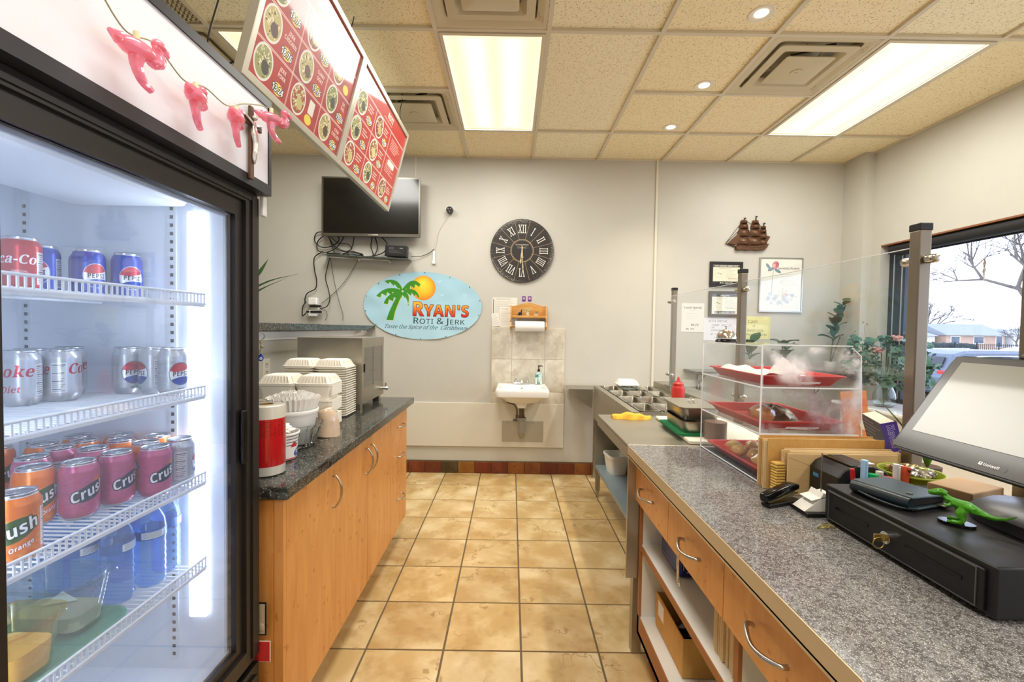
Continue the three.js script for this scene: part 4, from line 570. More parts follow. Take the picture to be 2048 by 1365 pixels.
{ // clock
  const c = thing('wall_clock', 'large distressed black round wall clock with roman numerals', 'clock', [0.09, 2.126, ZB]);
  const R = 0.298;
  const tex = canvasTex(1024, 1024, (x, w) => {
    const o = 512; x.fillStyle = '#2a2420'; x.fillRect(0, 0, w, w);
    for (let i = 0; i < 9000; i++) { const a = rnd(0, 6.283), r = 508 - Math.abs(rnd(0, 1) * rnd(0, 1)) * 74; x.fillStyle = rnd() < 0.75 ? 'rgba(205,200,190,0.8)' : 'rgba(30,25,22,0.9)'; if (rnd() < 0.65 * (0.5 + 0.5 * sin(a * 3 + 1))) x.fillRect(o + r * cos(a), o + r * sin(a), rnd(1, 7), rnd(1, 5)); }
    for (let i = 0; i < 900; i++) { const a = rnd(0, 6.283), r = rnd(200, 500); x.fillStyle = 'rgba(160,150,135,0.22)'; x.fillRect(o + r * cos(a), o + r * sin(a), rnd(1, 4), rnd(1, 2)); }
    x.strokeStyle = '#c2a878'; x.lineWidth = 4; for (let i = 0; i < 12; i++) { const a = (i + 0.5) * PI / 6; x.beginPath(); x.moveTo(o + 186 * sin(a), o - 186 * cos(a)); x.lineTo(o + 500 * sin(a), o - 500 * cos(a)); x.stroke(); }
    x.fillStyle = '#231d1b'; x.beginPath(); x.arc(o, o, 184, 0, 7); x.fill(); x.lineWidth = 7; x.beginPath(); x.arc(o, o, 184, 0, 7); x.stroke(); x.lineWidth = 2; x.beginPath(); x.arc(o, o, 168, 0, 7); x.stroke();
    x.fillStyle = '#d8d2c4'; for (let i = 0; i < 60; i++) { const a = i * PI / 30; x.fillRect(o + 176 * sin(a) - 2, o - 176 * cos(a) - 2, 5, 5); }
    ['XII', 'I', 'II', 'III', 'IIII', 'V', 'VI', 'VII', 'VIII', 'IX', 'X', 'XI'].forEach((s, i) => { x.save(); x.translate(o, o); x.rotate(i * PI / 6 + (i > 3 && i < 9 ? 0 : 0)); x.translate(0, -352); x.scale(s.length > 3 ? 0.66 : 0.84, 1.6); x.font = '118px serif'; x.textAlign = 'center'; x.textBaseline = 'middle'; x.fillStyle = '#f1ede2'; x.fillText(s, 0, 0); x.restore(); });
    x.fillStyle = '#d8d2c4'; x.textAlign = 'center'; x.font = 'bold 24px serif'; x.fillText('ESTABLISHMENT', o, o - 88); x.strokeStyle = '#d8d2c4'; x.lineWidth = 2; for (const s of [-1, 1]) { x.beginPath(); x.moveTo(o, o - 60); x.bezierCurveTo(o + s * 40, o - 40, o + s * 60, o - 84, o + s * 86, o - 58); x.stroke(); x.beginPath(); x.arc(o + s * 60, o - 48, 10, 0, 5); x.stroke(); } slant(x, 'de Paris', o, o - 40, '22px serif', '#d8d2c4'); x.fillText('1863', o, o + 112);
  });
  part('board', cy(R, 0.02, 0, 0, 0, 64).rotateX(PI / 2).translate(0, 0, 0.012), M(0x241f1c, 0.6), c);
  part('dial', new THREE.CircleGeometry(R - 0.002, 64).translate(0, 0, 0.0228), M(0xffffff, 0.55, 0, { map: tex }), c);
  const hand = M(0xcdbb92, 0.35, 0.6);
  part('minute_hand', prism([[-0.002, -0.06], [0.002, -0.06], [0.006, 0.03], [0.002, 0.1], [0.006, 0.15], [0, 0.21], [-0.006, 0.15], [-0.002, 0.1], [-0.006, 0.03]], 0.002).rotateZ(PI + 0.06).translate(0, 0, 0.028), hand, c);
  part('hour_hand', prism([[-0.002, -0.04], [0.002, -0.04], [0.007, 0.04], [0.002, 0.07], [0.008, 0.095], [0, 0.13], [-0.008, 0.095], [-0.002, 0.07], [-0.007, 0.04]], 0.002).rotateZ(PI - 0.12).translate(0, 0, 0.025), hand, c);
  part('hub', cy(0.007, 0.01, 0, 0, 0, 16).rotateX(PI / 2).translate(0, 0, 0.03), hand, c);
}
{ // backsplash tiles and the notices over it
  const marble = dataTex(256, (u, v) => { const w = Math.abs(fbm(u, v, 4, 5) - 0.5); return lerp3(lerp3(hex3(0xc8c0ae), hex3(0xe6e0d0), Math.min(1, Math.max(0, (fbm(u + 0.4, v, 5, 5) - 0.3) * 2.2))), hex3(0xb5aa96), Math.max(0, fbm(u, v + 0.3, 9, 4) - 0.52) * 2); });
  const mm = [0, 1, 2].map((i) => { const t = marble.clone(); t.needsUpdate = true; t.offset.set(i * 0.37, i * 0.21); return tiled(M(0xffffff, 0.22, 0, { map: t }), 0.5); });
  const b = thing('backsplash', 'grey marble-look tiled backsplash behind the white sink', 'backsplash', [0, 0, ZB]);
  part('grout', bx(0.7, 0.745, 0.0135, 0.164, 1.0315, 0.0075), M(0xcfc5ae, 0.9), b);
  const xs = [-0.184, 0.008, 0.32, 0.511], ys = [0.66, 0.79, 1.1, 1.402]; let n = 0;
  for (let i = 0; i < 3; i++) for (let j = 0; j < 3; j++) part('tile', rb(xs[i + 1] - xs[i] - 0.004, ys[j + 1] - ys[j] - 0.004, 0.01, 0.002, (xs[i] + xs[i + 1]) / 2, (ys[j] + ys[j + 1]) / 2, 0.013), mm[n++ % 3], b);
  const nt = canvasTex(360, 400, (x, w, h) => { x.fillStyle = '#ebe7da'; x.fillRect(0, 0, w, h); x.fillStyle = '#6c6a62'; x.fillRect(10, 24, 12, 200); scribble(x, 60, 18, 280, 14, 1, '#666', 6); scribble(x, 40, 50, 300, 330, 22, '#7c7a72', 3); });
  sheetOf('notice_sheet', 'printed notice sheet taped on wall left of paper towel shelf', 'paper', 0.235, 0.27, nt, [-0.065, 1.55, ZB + 0.001]);
  const nt2 = canvasTex(200, 240, (x, w, h) => { x.fillStyle = '#f1eee4'; x.fillRect(0, 0, w, h); scribble(x, 20, 20, 160, 14, 1, '#555', 6); scribble(x, 16, 48, 170, 180, 13, '#8a887f', 3); });
  const s2 = sheetOf('notice_sheet', 'smaller printed slip overlapping the notice sheet', 'paper', 0.12, 0.19, nt2, [-0.05, 1.5, ZB + 0.003]); 
  const cr = sheetOf('crumpled_slip', 'crumpled white slip pinned at lower corner of notice sheet', 'paper', 0.07, 0.12, nt2, [-0.15, 1.47, ZB + 0.004]); cr.rotation.z = 0.15;
  for (const [x, l] of [[0.115, 'small purple picture card above towel shelf, beside notice sheet'], [0.17, 'small purple picture card above towel shelf, farther from notice sheet']]) sheetOf('picture_card', l, 'card', 0.035, 0.05, canvasTex(64, 90, (c, w, h) => { c.fillStyle = '#7b4f92'; c.fillRect(0, 0, w, h); c.fillStyle = '#d7b9d8'; c.beginPath(); c.ellipse(32, 38, 16, 20, 0, 0, 7); c.fill(); c.fillStyle = '#503060'; c.fillRect(10, 66, 44, 12); c.fillStyle = '#c97a8c'; c.beginPath(); c.arc(32, 50, 8, 0, 7); c.fill(); }), [x, 1.675, ZB + 0.001]);
}
{ // paper towel shelf
  const pine = tiled(M(0xe7b266, 0.45, 0, { map: dataTex(128, (u, v) => lerp3(hex3(0xd7c3a0), hex3(0xffffff), fbm(u * 0.2, v, 24, 3))) }), 0.3);
  const s = thing('towel_shelf', 'honey pine wall shelf with paper towel rail', 'shelf', [0.16, 1.38, ZB]);
  const side = (x) => prism([[0, 0.02], [0.05, 0.0], [0.1, 0.03], [0.075, 0.07], [0.085, 0.11], [0.06, 0.22], [0, 0.235]], 0.012).rotateY(-PI / 2).translate(x + 0.006, 0, 0);
  part('side', side(-0.165), pine, s); part('side', side(0.165), pine, s);
  const back = new THREE.Shape(); back.moveTo(-0.16, 0.115); back.lineTo(0.16, 0.115); back.lineTo(0.16, 0.225); back.bezierCurveTo(0.1, 0.225, 0.08, 0.255, 0, 0.258); back.bezierCurveTo(-0.08, 0.255, -0.1, 0.225, -0.16, 0.225); back.closePath();
  part('back', prism(back, 0.01), pine, s); part('shelf_board', rb(0.32, 0.012, 0.075, 0.003, 0, 0.118, 0.045), pine, s); part('front_rail', rb(0.32, 0.016, 0.008, 0.003, 0, 0.126, 0.082), pine, s);
  part('rail', rod([-0.175, 0.035, 0.075], [0.17, 0.035, 0.075], 0.008, 12), pine, s);
  const r = thing('paper_towel_roll', 'white paper towel roll on the pine shelf rail', 'paper towel', [0.172, 1.415, ZB + 0.075]);
  part('roll', lathe([[0.0095, -0.137], [0.046, -0.137], [0.047, -0.133], [0.047, 0.133], [0.046, 0.137], [0.0095, 0.137], [0.0095, -0.137]], 36).rotateZ(PI / 2), M(0xf7f5f0, 0.9), r);
  const Y = 1.5045, Z = ZB + 0.05;
  single('figurine', 'tiny dark cluster ornament on the pine shelf', 'ornament', [ball(0.012, -0.012, 0.012, 0), ball(0.013, 0.008, 0.013, 0), ball(0.012, 0.0, 0.032, 0), ball(0.009, 0.014, 0.03, 0.004), vtube([[0.012, 0.01, 0], [0.018, 0.05, 0], [0.02, 0.068, 0]], [0.012, 0.007, 0.004], 8)], M(0x2c2433, 0.3), [0.075, Y, Z]);
  const v = thing('flower_vase', 'tiny cream vase with dried flowers on the pine shelf', 'vase', [0.15, Y, Z]); part('vase', lathe([[0, 0], [0.014, 0], [0.02, 0.02], [0.012, 0.036], [0.015, 0.045], [0, 0.045]], 16), M(0xe2c995, 0.4), v); part('flowers', Array.from({ length: 14 }, (_, i) => ball(0.007, 0.026 * cos(i * 2.4) * (0.4 + i / 22), 0.055 + 0.018 * sin(i), 0.012 * sin(i * 2.4), 1, 1, 1, 7)), M(0xc9c79a, 0.7), v);
  const o = thing('tea_light_box', 'tiny wooden arch ornament on the pine shelf', 'ornament', [0.232, Y, Z]); part('arch', [bx(0.006, 0.05, 0.02, -0.02, 0.025, 0), bx(0.006, 0.05, 0.02, 0.02, 0.025, 0), bx(0.046, 0.008, 0.022, 0, 0.054, 0), bx(0.046, 0.005, 0.022, 0, 0.0025, 0)], M(0xd7a050, 0.5), o); part('backing', bx(0.036, 0.046, 0.003, 0, 0.027, -0.007), M(0xe8d9b4, 0.4), o);
}
{ // sink
  const s = thing('wall_sink', 'white wall-hung hand basin with chrome faucet', 'sink', [0.105, 0.87, ZB + 0.0185]);
  const W = 0.46, D = 0.4, zc = 0.2;
  part('basin', loft([rr(0.06, 0.06, 0.029, -0.115, 0, zc + 0.02, 6), rr(0.3, 0.22, 0.1, -0.085, 0, zc + 0.03, 6), rr(0.36, 0.26, 0.1, -0.012, 0, zc + 0.03, 6), rr(0.385, 0.285, 0.1, 0.0, 0, zc + 0.03, 6), rr(W - 0.02, D - 0.012, 0.035, 0.002, 0, zc, 6), rr(W, D, 0.04, -0.006, 0, zc, 6), rr(W + 0.015, D + 0.004, 0.04, -0.03, 0, zc + 0.003, 6), rr(W, D - 0.004, 0.035, -0.072, 0, zc, 6), rr(W - 0.06, D - 0.06, 0.04, -0.076, 0, zc, 6), rr(0.3, 0.24, 0.1, -0.13, 0, zc + 0.01, 6), rr(0.1, 0.1, 0.045, -0.155, 0, zc + 0.02, 6), rr(0.08, 0.08, 0.035, -0.19, 0, zc + 0.02, 6)], true, 0.6), M(0xf3f1ec, 0.08), s);
  part('overflow', cy(0.012, 0.004, 0, 0, 0, 18).rotateX(PI / 2 - 0.3).translate(0, -0.035, 0.105), chrome, s);
  const f = part('faucet', [rb(0.16, 0.016, 0.05, 0.007, 0, 0.01, 0.045), vtube([[0, 0.01, 0.045], [0, 0.04, 0.05], [0, 0.045, 0.09], [0, 0.03, 0.13]], [0.02, 0.016, 0.013, 0.011], 16)], chrome, s);
  for (const x of [-0.055, 0.055]) part('tap_handle', [cy(0.016, 0.02, x, 0.026, 0.045, 16), rb(0.022, 0.03, 0.022, 0.008, x, 0.05, 0.045), rb(0.012, 0.01, 0.05, 0.004, x, 0.06, 0.05)], M(0xd0d4d2, 0.1, 0.8), f);
  const p = part('drain', [cy(0.024, 0.09, 0, -0.235, zc + 0.02, 18), cy(0.03, 0.02, 0, -0.27, zc + 0.02, 18)], M(0x6d5f4c, 0.35, 0.7), s);
  part('trap', [cy(0.036, 0.14, 0, -0.35, zc + 0.02, 20), cy(0.042, 0.02, 0, -0.29, zc + 0.02, 20), vtube([[0, -0.41, zc + 0.02], [0, -0.45, zc + 0.01], [0, -0.46, zc - 0.03], [0, -0.42, 0.08], [0, -0.4, 0.0]], [0.034, 0.026, 0.022, 0.022, 0.022], 22)], M(0x9c998e, 0.45, 0.3), s);
  part('supply_hose', [tube([[-0.15, -0.12, 0.12], [-0.13, -0.16, 0.13], [-0.07, -0.18, 0.12], [-0.045, -0.22, 0.11], [-0.04, -0.29, 0.1]], 0.008, 30), cy(0.012, 0.06, -0.04, -0.31, 0.1, 12), rb(0.05, 0.02, 0.025, 0.004, -0.05, -0.33, 0.1)], M(0x6e6a5e, 0.4, 0.6), s);
  const b = thing('soap_bottle', 'clear soap pump bottle with green leafy print on sink', 'soap bottle', [0.264, 0.8725, ZB + 0.075]);
  const st = canvasTex(256, 256, (x, w, h) => { x.fillStyle = '#cfe3df'; x.fillRect(0, 0, w, h); for (let i = 0; i < 110; i++) { x.save(); x.translate(rnd(0, w), rnd(30, h)); x.rotate(rnd(0, 6)); x.fillStyle = ['#3f7d73', '#5f9f92', '#87b8b0', '#2e6a70'][i % 4]; x.beginPath(); x.ellipse(0, 0, 14, 5, 0, 0, 7); x.fill(); x.restore(); } x.fillStyle = 'rgba(240,245,240,0.85)'; x.fillRect(30, 140, 80, 40); x.fillRect(158, 140, 80, 40); });
  part('bottle', lathe([[0, 0], [0.03, 0], [0.033, 0.006], [0.033, 0.09], [0.026, 0.105], [0.014, 0.112], [0.012, 0.122]], 26), M(0xffffff, 0.15, 0, { map: st }), b);
  part('pump', [cy(0.014, 0.022, 0, 0.13, 0, 18, 0.011), cy(0.005, 0.03, 0, 0.155, 0, 10), rb(0.03, 0.01, 0.016, 0.004, 0.004, 0.172, 0), vtube([[0.01, 0.172, 0], [0.03, 0.172, 0], [0.036, 0.164, 0]], [0.005, 0.004, 0.003], 8)], black, b);
}
{ // bronze ship plaque, frames and papers
  const s = thing('ship_plaque', 'bronze sailing ship wall plaque with three masts', 'wall plaque', [2.225, 2.165, ZB + 0.002]);
  const br = M(0x664730, 0.42, 0.45), dk = M(0x3d2818, 0.6, 0.3);
  part('hull', [prism([[-0.115, 0.03], [-0.12, 0.012], [-0.1, 0.0], [-0.06, 0.006], [-0.02, 0.0], [0.03, 0.006], [0.08, 0.0], [0.14, 0.008], [0.165, 0.03], [0.185, 0.06], [0.17, 0.055], [0.1, 0.042], [0, 0.036], [-0.08, 0.042]], 0.03, 0.004)], br, s);
  part('gun_ports', Array.from({ length: 9 }, (_, i) => bx(0.008, 0.007, 0.006, -0.06 + i * 0.024, 0.026 + Math.abs(i - 4) * 0.001, 0.036)), dk, s);
  const sail = (x, y, w, h, t) => { const n = 8, loops = []; for (let i = 0; i <= n; i++) { const v = i / n, ww = w * (1 + (t - 1) * v), d = 0.012 + 0.02 * sin(v * PI); loops.push([[x - ww / 2 - 0.006 * sin(v * PI), y + v * h, 0.006], [x - ww / 4, y + v * h + (v < 0.01 ? 0.006 : 0), d], [x, y + v * h + (v < 0.01 ? 0.01 : 0), d + 0.006], [x + ww / 4, y + v * h + (v < 0.01 ? 0.006 : 0), d], [x + ww / 2, y + v * h, 0.006], [x, y + v * h, 0.0]]); } return loft(loops, true, 0.9); };
  const masts = [[-0.042, 0.3, 0.118, 1], [0.066, 0.318, 0.118, 1.05], [0.142, 0.255, 0.078, 0.8]];
  for (const [x, top, w, k] of masts) {
    part('mast', [rod([x, 0.04, 0.006], [x + 0.004, top, 0.006], 0.004), ball(0.006, x + 0.004, top, 0.006), prism([[0, 0], [0.022, 0.004], [0.014, 0.01], [0, 0.012]], 0.003).translate(x, top - 0.004, 0.006)], dk, s);
    const rows = k > 0.9 ? [[0.048, 0.072, 1.05], [0.13, 0.068, 0.95], [0.206, 0.042, 0.75], [0.252, 0.034, 0.55]] : [[0.05, 0.055, 1.1], [0.112, 0.05, 1.0], [0.168, 0.036, 0.8], [0.208, 0.026, 0.6]];
    for (const [y, h, q] of rows) part('sail', sail(x, y - 0.004, w * q, h * 1.06, 0.85), br, s);
  }
  part('jib', [prism([[-0.2, 0.058], [-0.075, 0.07], [-0.09, 0.16]], 0.012, 0.002), prism([[-0.185, 0.058], [-0.12, 0.052], [-0.09, 0.11]], 0.02, 0.002), rod([-0.215, 0.062, 0.01], [-0.1, 0.032, 0.01], 0.004), prism([[0.165, 0.06], [0.205, 0.13], [0.185, 0.138], [0.16, 0.11]], 0.01, 0.002)], br, s);
  part('rigging', [rod([-0.212, 0.063, 0.008], [-0.05, 0.285, 0.008], 0.0022), rod([-0.212, 0.063, 0.008], [-0.055, 0.22, 0.008], 0.0022), rod([-0.04, 0.29, 0.006], [0.06, 0.225, 0.006], 0.002), rod([0.066, 0.3, 0.006], [0.136, 0.2, 0.006], 0.002), rod([-0.2, 0.055, 0.008], [-0.09, 0.02, 0.008], 0.003)], dk, s);
  const cert = (name, head, foot, frameCol, invert) => canvasTex(480, 360, (x, w, h) => { x.fillStyle = '#1a1a1a'; x.fillRect(0, 0, w, h); x.fillStyle = '#eee9d2'; x.fillRect(0, invert ? 0 : 14, w, invert ? h : 6); x.fillRect(0, 52, w, h - 52 - 54); if (invert) { x.fillRect(0, 0, w, h); x.fillStyle = '#2a2a2a'; x.fillRect(0, 8, w, 46); x.fillRect(60, h - 52, w - 110, 40); } x.fillStyle = '#f3efe0'; x.font = 'bold 34px sans-serif'; x.textAlign = 'center'; x.fillText(head, w / 2, 45, w - 40); slant(x, foot, w / 2, h - 17, 'bold 38px serif', '#f3efe0'); x.strokeStyle = '#b9c0a8'; x.lineWidth = 3; x.beginPath(); x.ellipse(120, 160, 74, 84, 0, 0, 7); x.stroke(); x.fillStyle = '#7d8a6a'; x.fillRect(90, 150, 26, 14); x.fillRect(122, 168, 36, 12); scribble(x, 120, 76, 230, 12, 1, '#8a8878', 5); scribble(x, 240, 110, 200, 150, 7, '#a5a392', 4); slant(x, 'Mary Brown', 350, 262, '26px serif', '#55534a'); });
  const frame = (name, label, cat, x, y, w, h, fw, mat, tex, gl) => { const f = thing(name, label, cat, [x, y, ZB + 0.001]); part('frame', prism(rect(-w / 2, w / 2, -h / 2, h / 2), 0.016, 0.002, [rect(-w / 2 + fw, w / 2 - fw, -h / 2 + fw, h / 2 - fw)]), mat, f); part('print', bx(w - 2 * fw, h - 2 * fw, 0.004, 0, 0, 0.008), M(0xffffff, 0.6, 0, { map: tex }), f); if (gl) part('glazing', bx(w - 2 * fw, h - 2 * fw, 0.002, 0, 0, 0.0125), glassClear, f); return f; };
  frame('certificate', 'black framed award certificate directly above another certificate', 'certificate', 2.027, 1.936, 0.305, 0.235, 0.022, M(0x191715, 0.4), cert('a', '21ST ANNUAL WING FEST', 'Bon Appetit', 0, false), true);
  frame('certificate', 'grey framed award certificate directly below the black framed one', 'certificate', 2.022, 1.656, 0.3, 0.238, 0.022, M(0x4b4a48, 0.4), cert('b', 'Wing Fest', 'Chilly Sauce Hot Award', 0, true), true);
  const pray = canvasTex(512, 640, (x, w, h) => { x.fillStyle = '#f0eee2'; x.fillRect(0, 0, w, h); slant(x, 'Serenity Prayer', 350, 130, 'bold 34px serif', '#5a5a58', null, 0); scribble(x, 250, 190, 220, 150, 6, '#b9b7ac', 4); const petal = (a, b, r, c, s = 1) => { x.fillStyle = c; x.beginPath(); x.ellipse(a, b, r, r * s, 0.4, 0, 7); x.fill(); }; x.strokeStyle = '#8fa0a6'; x.lineWidth = 5; x.beginPath(); x.moveTo(170, 110); x.quadraticCurveTo(140, 240, 150, 420); x.stroke(); petal(185, 80, 42, '#d78a92', 1.2); petal(200, 74, 26, '#c35f70', 1.2); petal(168, 86, 18, '#e8b5b8', 1.3); for (const [a, b, q] of [[95, 95, 0.9], [215, 150, 0.5], [130, 130, -0.4]]) { x.save(); x.translate(a, b); x.rotate(q); x.fillStyle = '#7f959c'; x.beginPath(); x.ellipse(0, 0, 44, 18, 0, 0, 7); x.fill(); x.restore(); } for (let i = 0; i < 34; i++) petal(rnd(80, 450), rnd(430, 560), rnd(10, 32), ['rgba(190,205,214,0.6)', 'rgba(214,196,204,0.5)', 'rgba(165,186,200,0.5)'][i % 3], 0.8); });
  frame('prayer_print', 'thin framed flower print with prayer text', 'picture', 2.546, 1.844, 0.408, 0.514, 0.008, M(0xb8b8b0, 0.25, 0.9), pray, true);
  sheetOf('paper_sign', 'white lunch special sheet pinned beside the framed certificates', 'sign', 0.215, 0.275, canvasTex(320, 420, (x, w, h) => { x.fillStyle = '#ece8e0'; x.fillRect(0, 0, w, h); x.font = 'bold 44px serif'; x.fillStyle = '#55534e'; x.textAlign = 'center'; x.fillText('Lunch Special', w / 2, 78, 250); scribble(x, 110, 100, 100, 10, 1, '#aaa', 4); scribble(x, 60, 150, 210, 110, 3, '#bbb', 4); x.font = 'bold 44px sans-serif'; x.fillStyle = '#666'; x.fillText('$9.73', 190, 330); x.font = 'bold 30px sans-serif'; x.fillStyle = '#444'; x.fillText('No   $11.', 130, 385); }), [1.724, 1.522, ZB + 0.001]);
  sheetOf('paper_sign', 'white handwritten sheet pinned below the framed certificates', 'sign', 0.31, 0.215, canvasTex(460, 320, (x, w, h) => { x.fillStyle = '#e9e8ee'; x.fillRect(0, 0, w, h); x.strokeStyle = '#55576a'; x.lineWidth = 4; x.font = '40px sans-serif'; x.fillStyle = '#5b5d70'; slant(x, 'ECTLE SPECIAL', 200, 58, '40px sans-serif', '#5b5d70'); slant(x, 'CURRY   GOAT 12', 250, 114, '36px sans-serif', '#5b5d70'); slant(x, 'OR', 130, 148, '30px sans-serif', '#5b5d70'); slant(x, 'CHICKEN', 170, 186, '34px sans-serif', '#5b5d70'); slant(x, 'BF   $', 140, 240, '34px sans-serif', '#5b5d70'); slant(x, '10.27', 190, 290, '34px sans-serif', '#8b8da0'); }), [1.985, 1.415, ZB + 0.0022]);
  sheetOf('paper_sign', 'yellow handwritten notepad sheet below the flower print', 'sign', 0.245, 0.215, canvasTex(380, 330, (x, w, h) => { x.fillStyle = '#e9e4a6'; x.fillRect(0, 0, w, h); x.fillStyle = '#cfcf94'; for (let i = 1; i < 11; i++) x.fillRect(0, i * 30, w, 2); for (let i = 0; i < 13; i++) { x.fillStyle = '#9c9a70'; x.beginPath(); x.arc(364, 14 + i * 25, 5, 0, 7); x.fill(); } slant(x, 'Cash', 120, 96, '66px sans-serif', '#6b6a4e', null, -0.1); slant(x, 'or', 140, 152, '44px sans-serif', '#6b6a4e', null, -0.1); slant(x, 'Debit only', 160, 222, '54px sans-serif', '#6b6a4e', null, -0.1); slant(x, 'Please - Thanks', 180, 280, '44px sans-serif', '#6b6a4e', null, -0.1); }), [2.342, 1.435, ZB + 0.001]);
}
{ // hanging menu boards
  const bowl = (x, a, b, r, c1, c2) => { x.fillStyle = '#e9e4d8'; x.beginPath(); x.ellipse(a, b, r, r, 0, 0, 7); x.fill(); x.save(); x.beginPath(); x.arc(a, b, r * 0.86, 0, 7); x.clip(); x.fillStyle = c1; x.fillRect(a - r, b - r, 2 * r, 2 * r); for (let i = 0; i < 120; i++) { x.fillStyle = ['#e9dfae', c2, '#c9bf7a', '#f0ead0', c1][i % 5]; const q = rnd(0, r * 0.8), t = rnd(0, 6.3); x.beginPath(); x.ellipse(a + q * cos(t), b + q * sin(t), rnd(2, r * 0.12), rnd(2, r * 0.08), t, 0, 7); x.fill(); } x.fillStyle = c2; x.beginPath(); x.ellipse(a + r * 0.25, b + r * 0.2, r * 0.42, r * 0.36, 0.5, 0, 7); x.fill(); x.restore(); };
  const price = (x, t, a, b, s = 1) => { x.fillStyle = '#f1d94a'; x.beginPath(); x.ellipse(a, b - 8 * s, 44 * s, 26 * s, 0, 0, 7); x.fill(); x.font = 'bold ' + 40 * s + 'px sans-serif'; x.textAlign = 'center'; x.lineJoin = 'round'; x.strokeStyle = '#1c1c1c'; x.lineWidth = 9 * s; x.strokeText(t, a, b + 6 * s); x.fillStyle = '#fff'; x.fillText(t, a, b + 6 * s); };
  const lines = (x, W, H, cols, rows, y0) => { x.strokeStyle = '#f3d9d2'; x.lineWidth = 4; for (let i = 1; i < cols; i++) for (const o of [-4, 4]) { x.beginPath(); x.moveTo(W * i / cols + o, y0); x.lineTo(W * i / cols + o, H); x.stroke(); } for (let j = 0; j < rows; j++) for (const o of [-4, 4]) { const y = y0 + (H - y0) * j / rows + o; x.beginPath(); x.moveTo(0, y); x.lineTo(W, y); x.stroke(); } };
  const foods = [['#7f8a3c', '#2f2a22'], ['#8b8f55', '#3b3128'], ['#bfae6a', '#4a2f20'], ['#7a2c1f', '#b9a96a'], ['#9a9a5e', '#39322a'], ['#b5a86a', '#5b3a24'], ['#8f5a2c', '#d3c07a'], ['#a04a2a', '#c9bb74']];
  const m1 = canvasTex(1280, 800, (x, W, H) => { x.fillStyle = '#b3261d'; x.fillRect(0, 0, W, H); for (let i = 0; i < 40; i++) { x.fillStyle = 'rgba(140,20,16,0.35)'; x.beginPath(); x.ellipse(rnd(0, W), rnd(0, H), rnd(20, 120), rnd(10, 60), 0, 0, 7); x.fill(); } x.fillStyle = '#f6ead9'; x.font = 'bold 92px sans-serif'; x.textAlign = 'center'; x.fillText('MENU', 540, 92); x.font = '22px sans-serif'; scribble(x, 300, 108, 480, 20, 1, '#f0d8c8', 6); x.font = '26px sans-serif'; x.fillText('ALL DINNERS SERVED WITH RICE & PEAS', 920, 150); lines(x, W, H, 3, 3, 176); const P = [['18.76', '13.76', ''], ['18.76', '13.76', '13.24'], ['13.24', '', '16.99']], N = [['', '', ''], ['JERK CHICKEN', 'CURRY GOAT', 'OX TAIL'], ['JERK PORK', '', 'STEW CHICKEN']]; for (let j = 0; j < 3; j++) for (let i = 0; i < 3; i++) { const a = i * 427 + 130, b = 176 + j * 208 + 96; bowl(x, a, b, 96, ...foods[(i * 3 + j * 2) % 8]); x.fillStyle = '#f0d2c6'; x.font = 'bold 26px sans-serif'; x.textAlign = 'center'; x.font = 'bold 34px sans-serif'; N[j][i].split(' ').forEach((t, q) => x.fillText(t, i * 427 + 328, b - 40 + q * 36)); if (P[j][i]) price(x, P[j][i], i * 427 + 318, b + 70, 1.3); else { x.fillStyle = '#f1d94a'; x.beginPath(); x.ellipse(i * 427 + 300, b + 60, 50, 32, 0, 0, 7); x.fill(); } } x.fillStyle = '#efe9dd'; x.fillRect(700, 620, 80, 90); });
  const m2 = canvasTex(1280, 800, (x, W, H) => { x.fillStyle = '#b3261d'; x.fillRect(0, 0, W, H); x.fillStyle = '#f6ead9'; x.font = 'bold 70px sans-serif'; x.textAlign = 'center'; x.fillText('ROTI', 760, 90); x.font = '30px sans-serif'; scribble(x, 600, 110, 380, 20, 1, '#f0d8c8', 7); lines(x, W, H, 3, 3, 150); const P = [['16.99', '15.99', ''], ['13.76', '15.99', ''], ['15.76', '9.54', '9.99']]; for (let j = 0; j < 3; j++) for (let i = 0; i < 3; i++) { const a = i * 427 + 130, b = 150 + j * 216 + 100; if (i === 2 && j < 2) { scribble(x, i * 427 + 60, b - 60, 300, 120, 6, '#f0d2c6', 7); if (j === 1) { x.fillStyle = '#f5ead2'; x.fillRect(960, b - 84, 200, 56); } continue; } bowl(x, a, b, 98, ...foods[(i * 2 + j * 3 + 1) % 8]); scribble(x, i * 427 + 250, b - 58, 140, 70, 3, '#f0d2c6', 11); if (P[j][i]) price(x, P[j][i], i * 427 + 318, b + 72, 1.3); } });
  const alum = M(0xcfcabb, 0.35, 0.6), L = 0.93, Hh = 0.555, tilt = Math.atan2(0.14, 0.535);
  for (const [z, len, tex, lab] of [[-1.872, 0.8, m1, 'large red menu board with dinner prices, hanging beside the cooler'], [-2.738, 0.924, m2, 'red menu board with roti dishes, hanging in front of the television']]) {
    const b = thing('menu_board', lab, 'menu board', [-0.918, 2.222, z], PI / 2); const inner = b; b.rotation.order = 'YXZ'; b.rotation.x = tilt;   // local z faces the room
    part('frame', [prism(rect(-len / 2, len / 2, 0, Hh), 0.03, 0.002, [rect(-len / 2 + 0.022, len / 2 - 0.022, 0.022, Hh - 0.022)])], alum, inner);
    part('back', bx(len - 0.03, Hh - 0.03, 0.006, 0, Hh / 2, 0.006), M(0xd8d4c8, 0.6), inner);
    part('menu_print', bx(len - 0.044, Hh - 0.044, 0.002, 0, Hh / 2, 0.021), M(0xffffff, 0.5, 0, { map: tex, clearcoat: 0.5, clearcoatRoughness: 0.06 }), inner);
  }
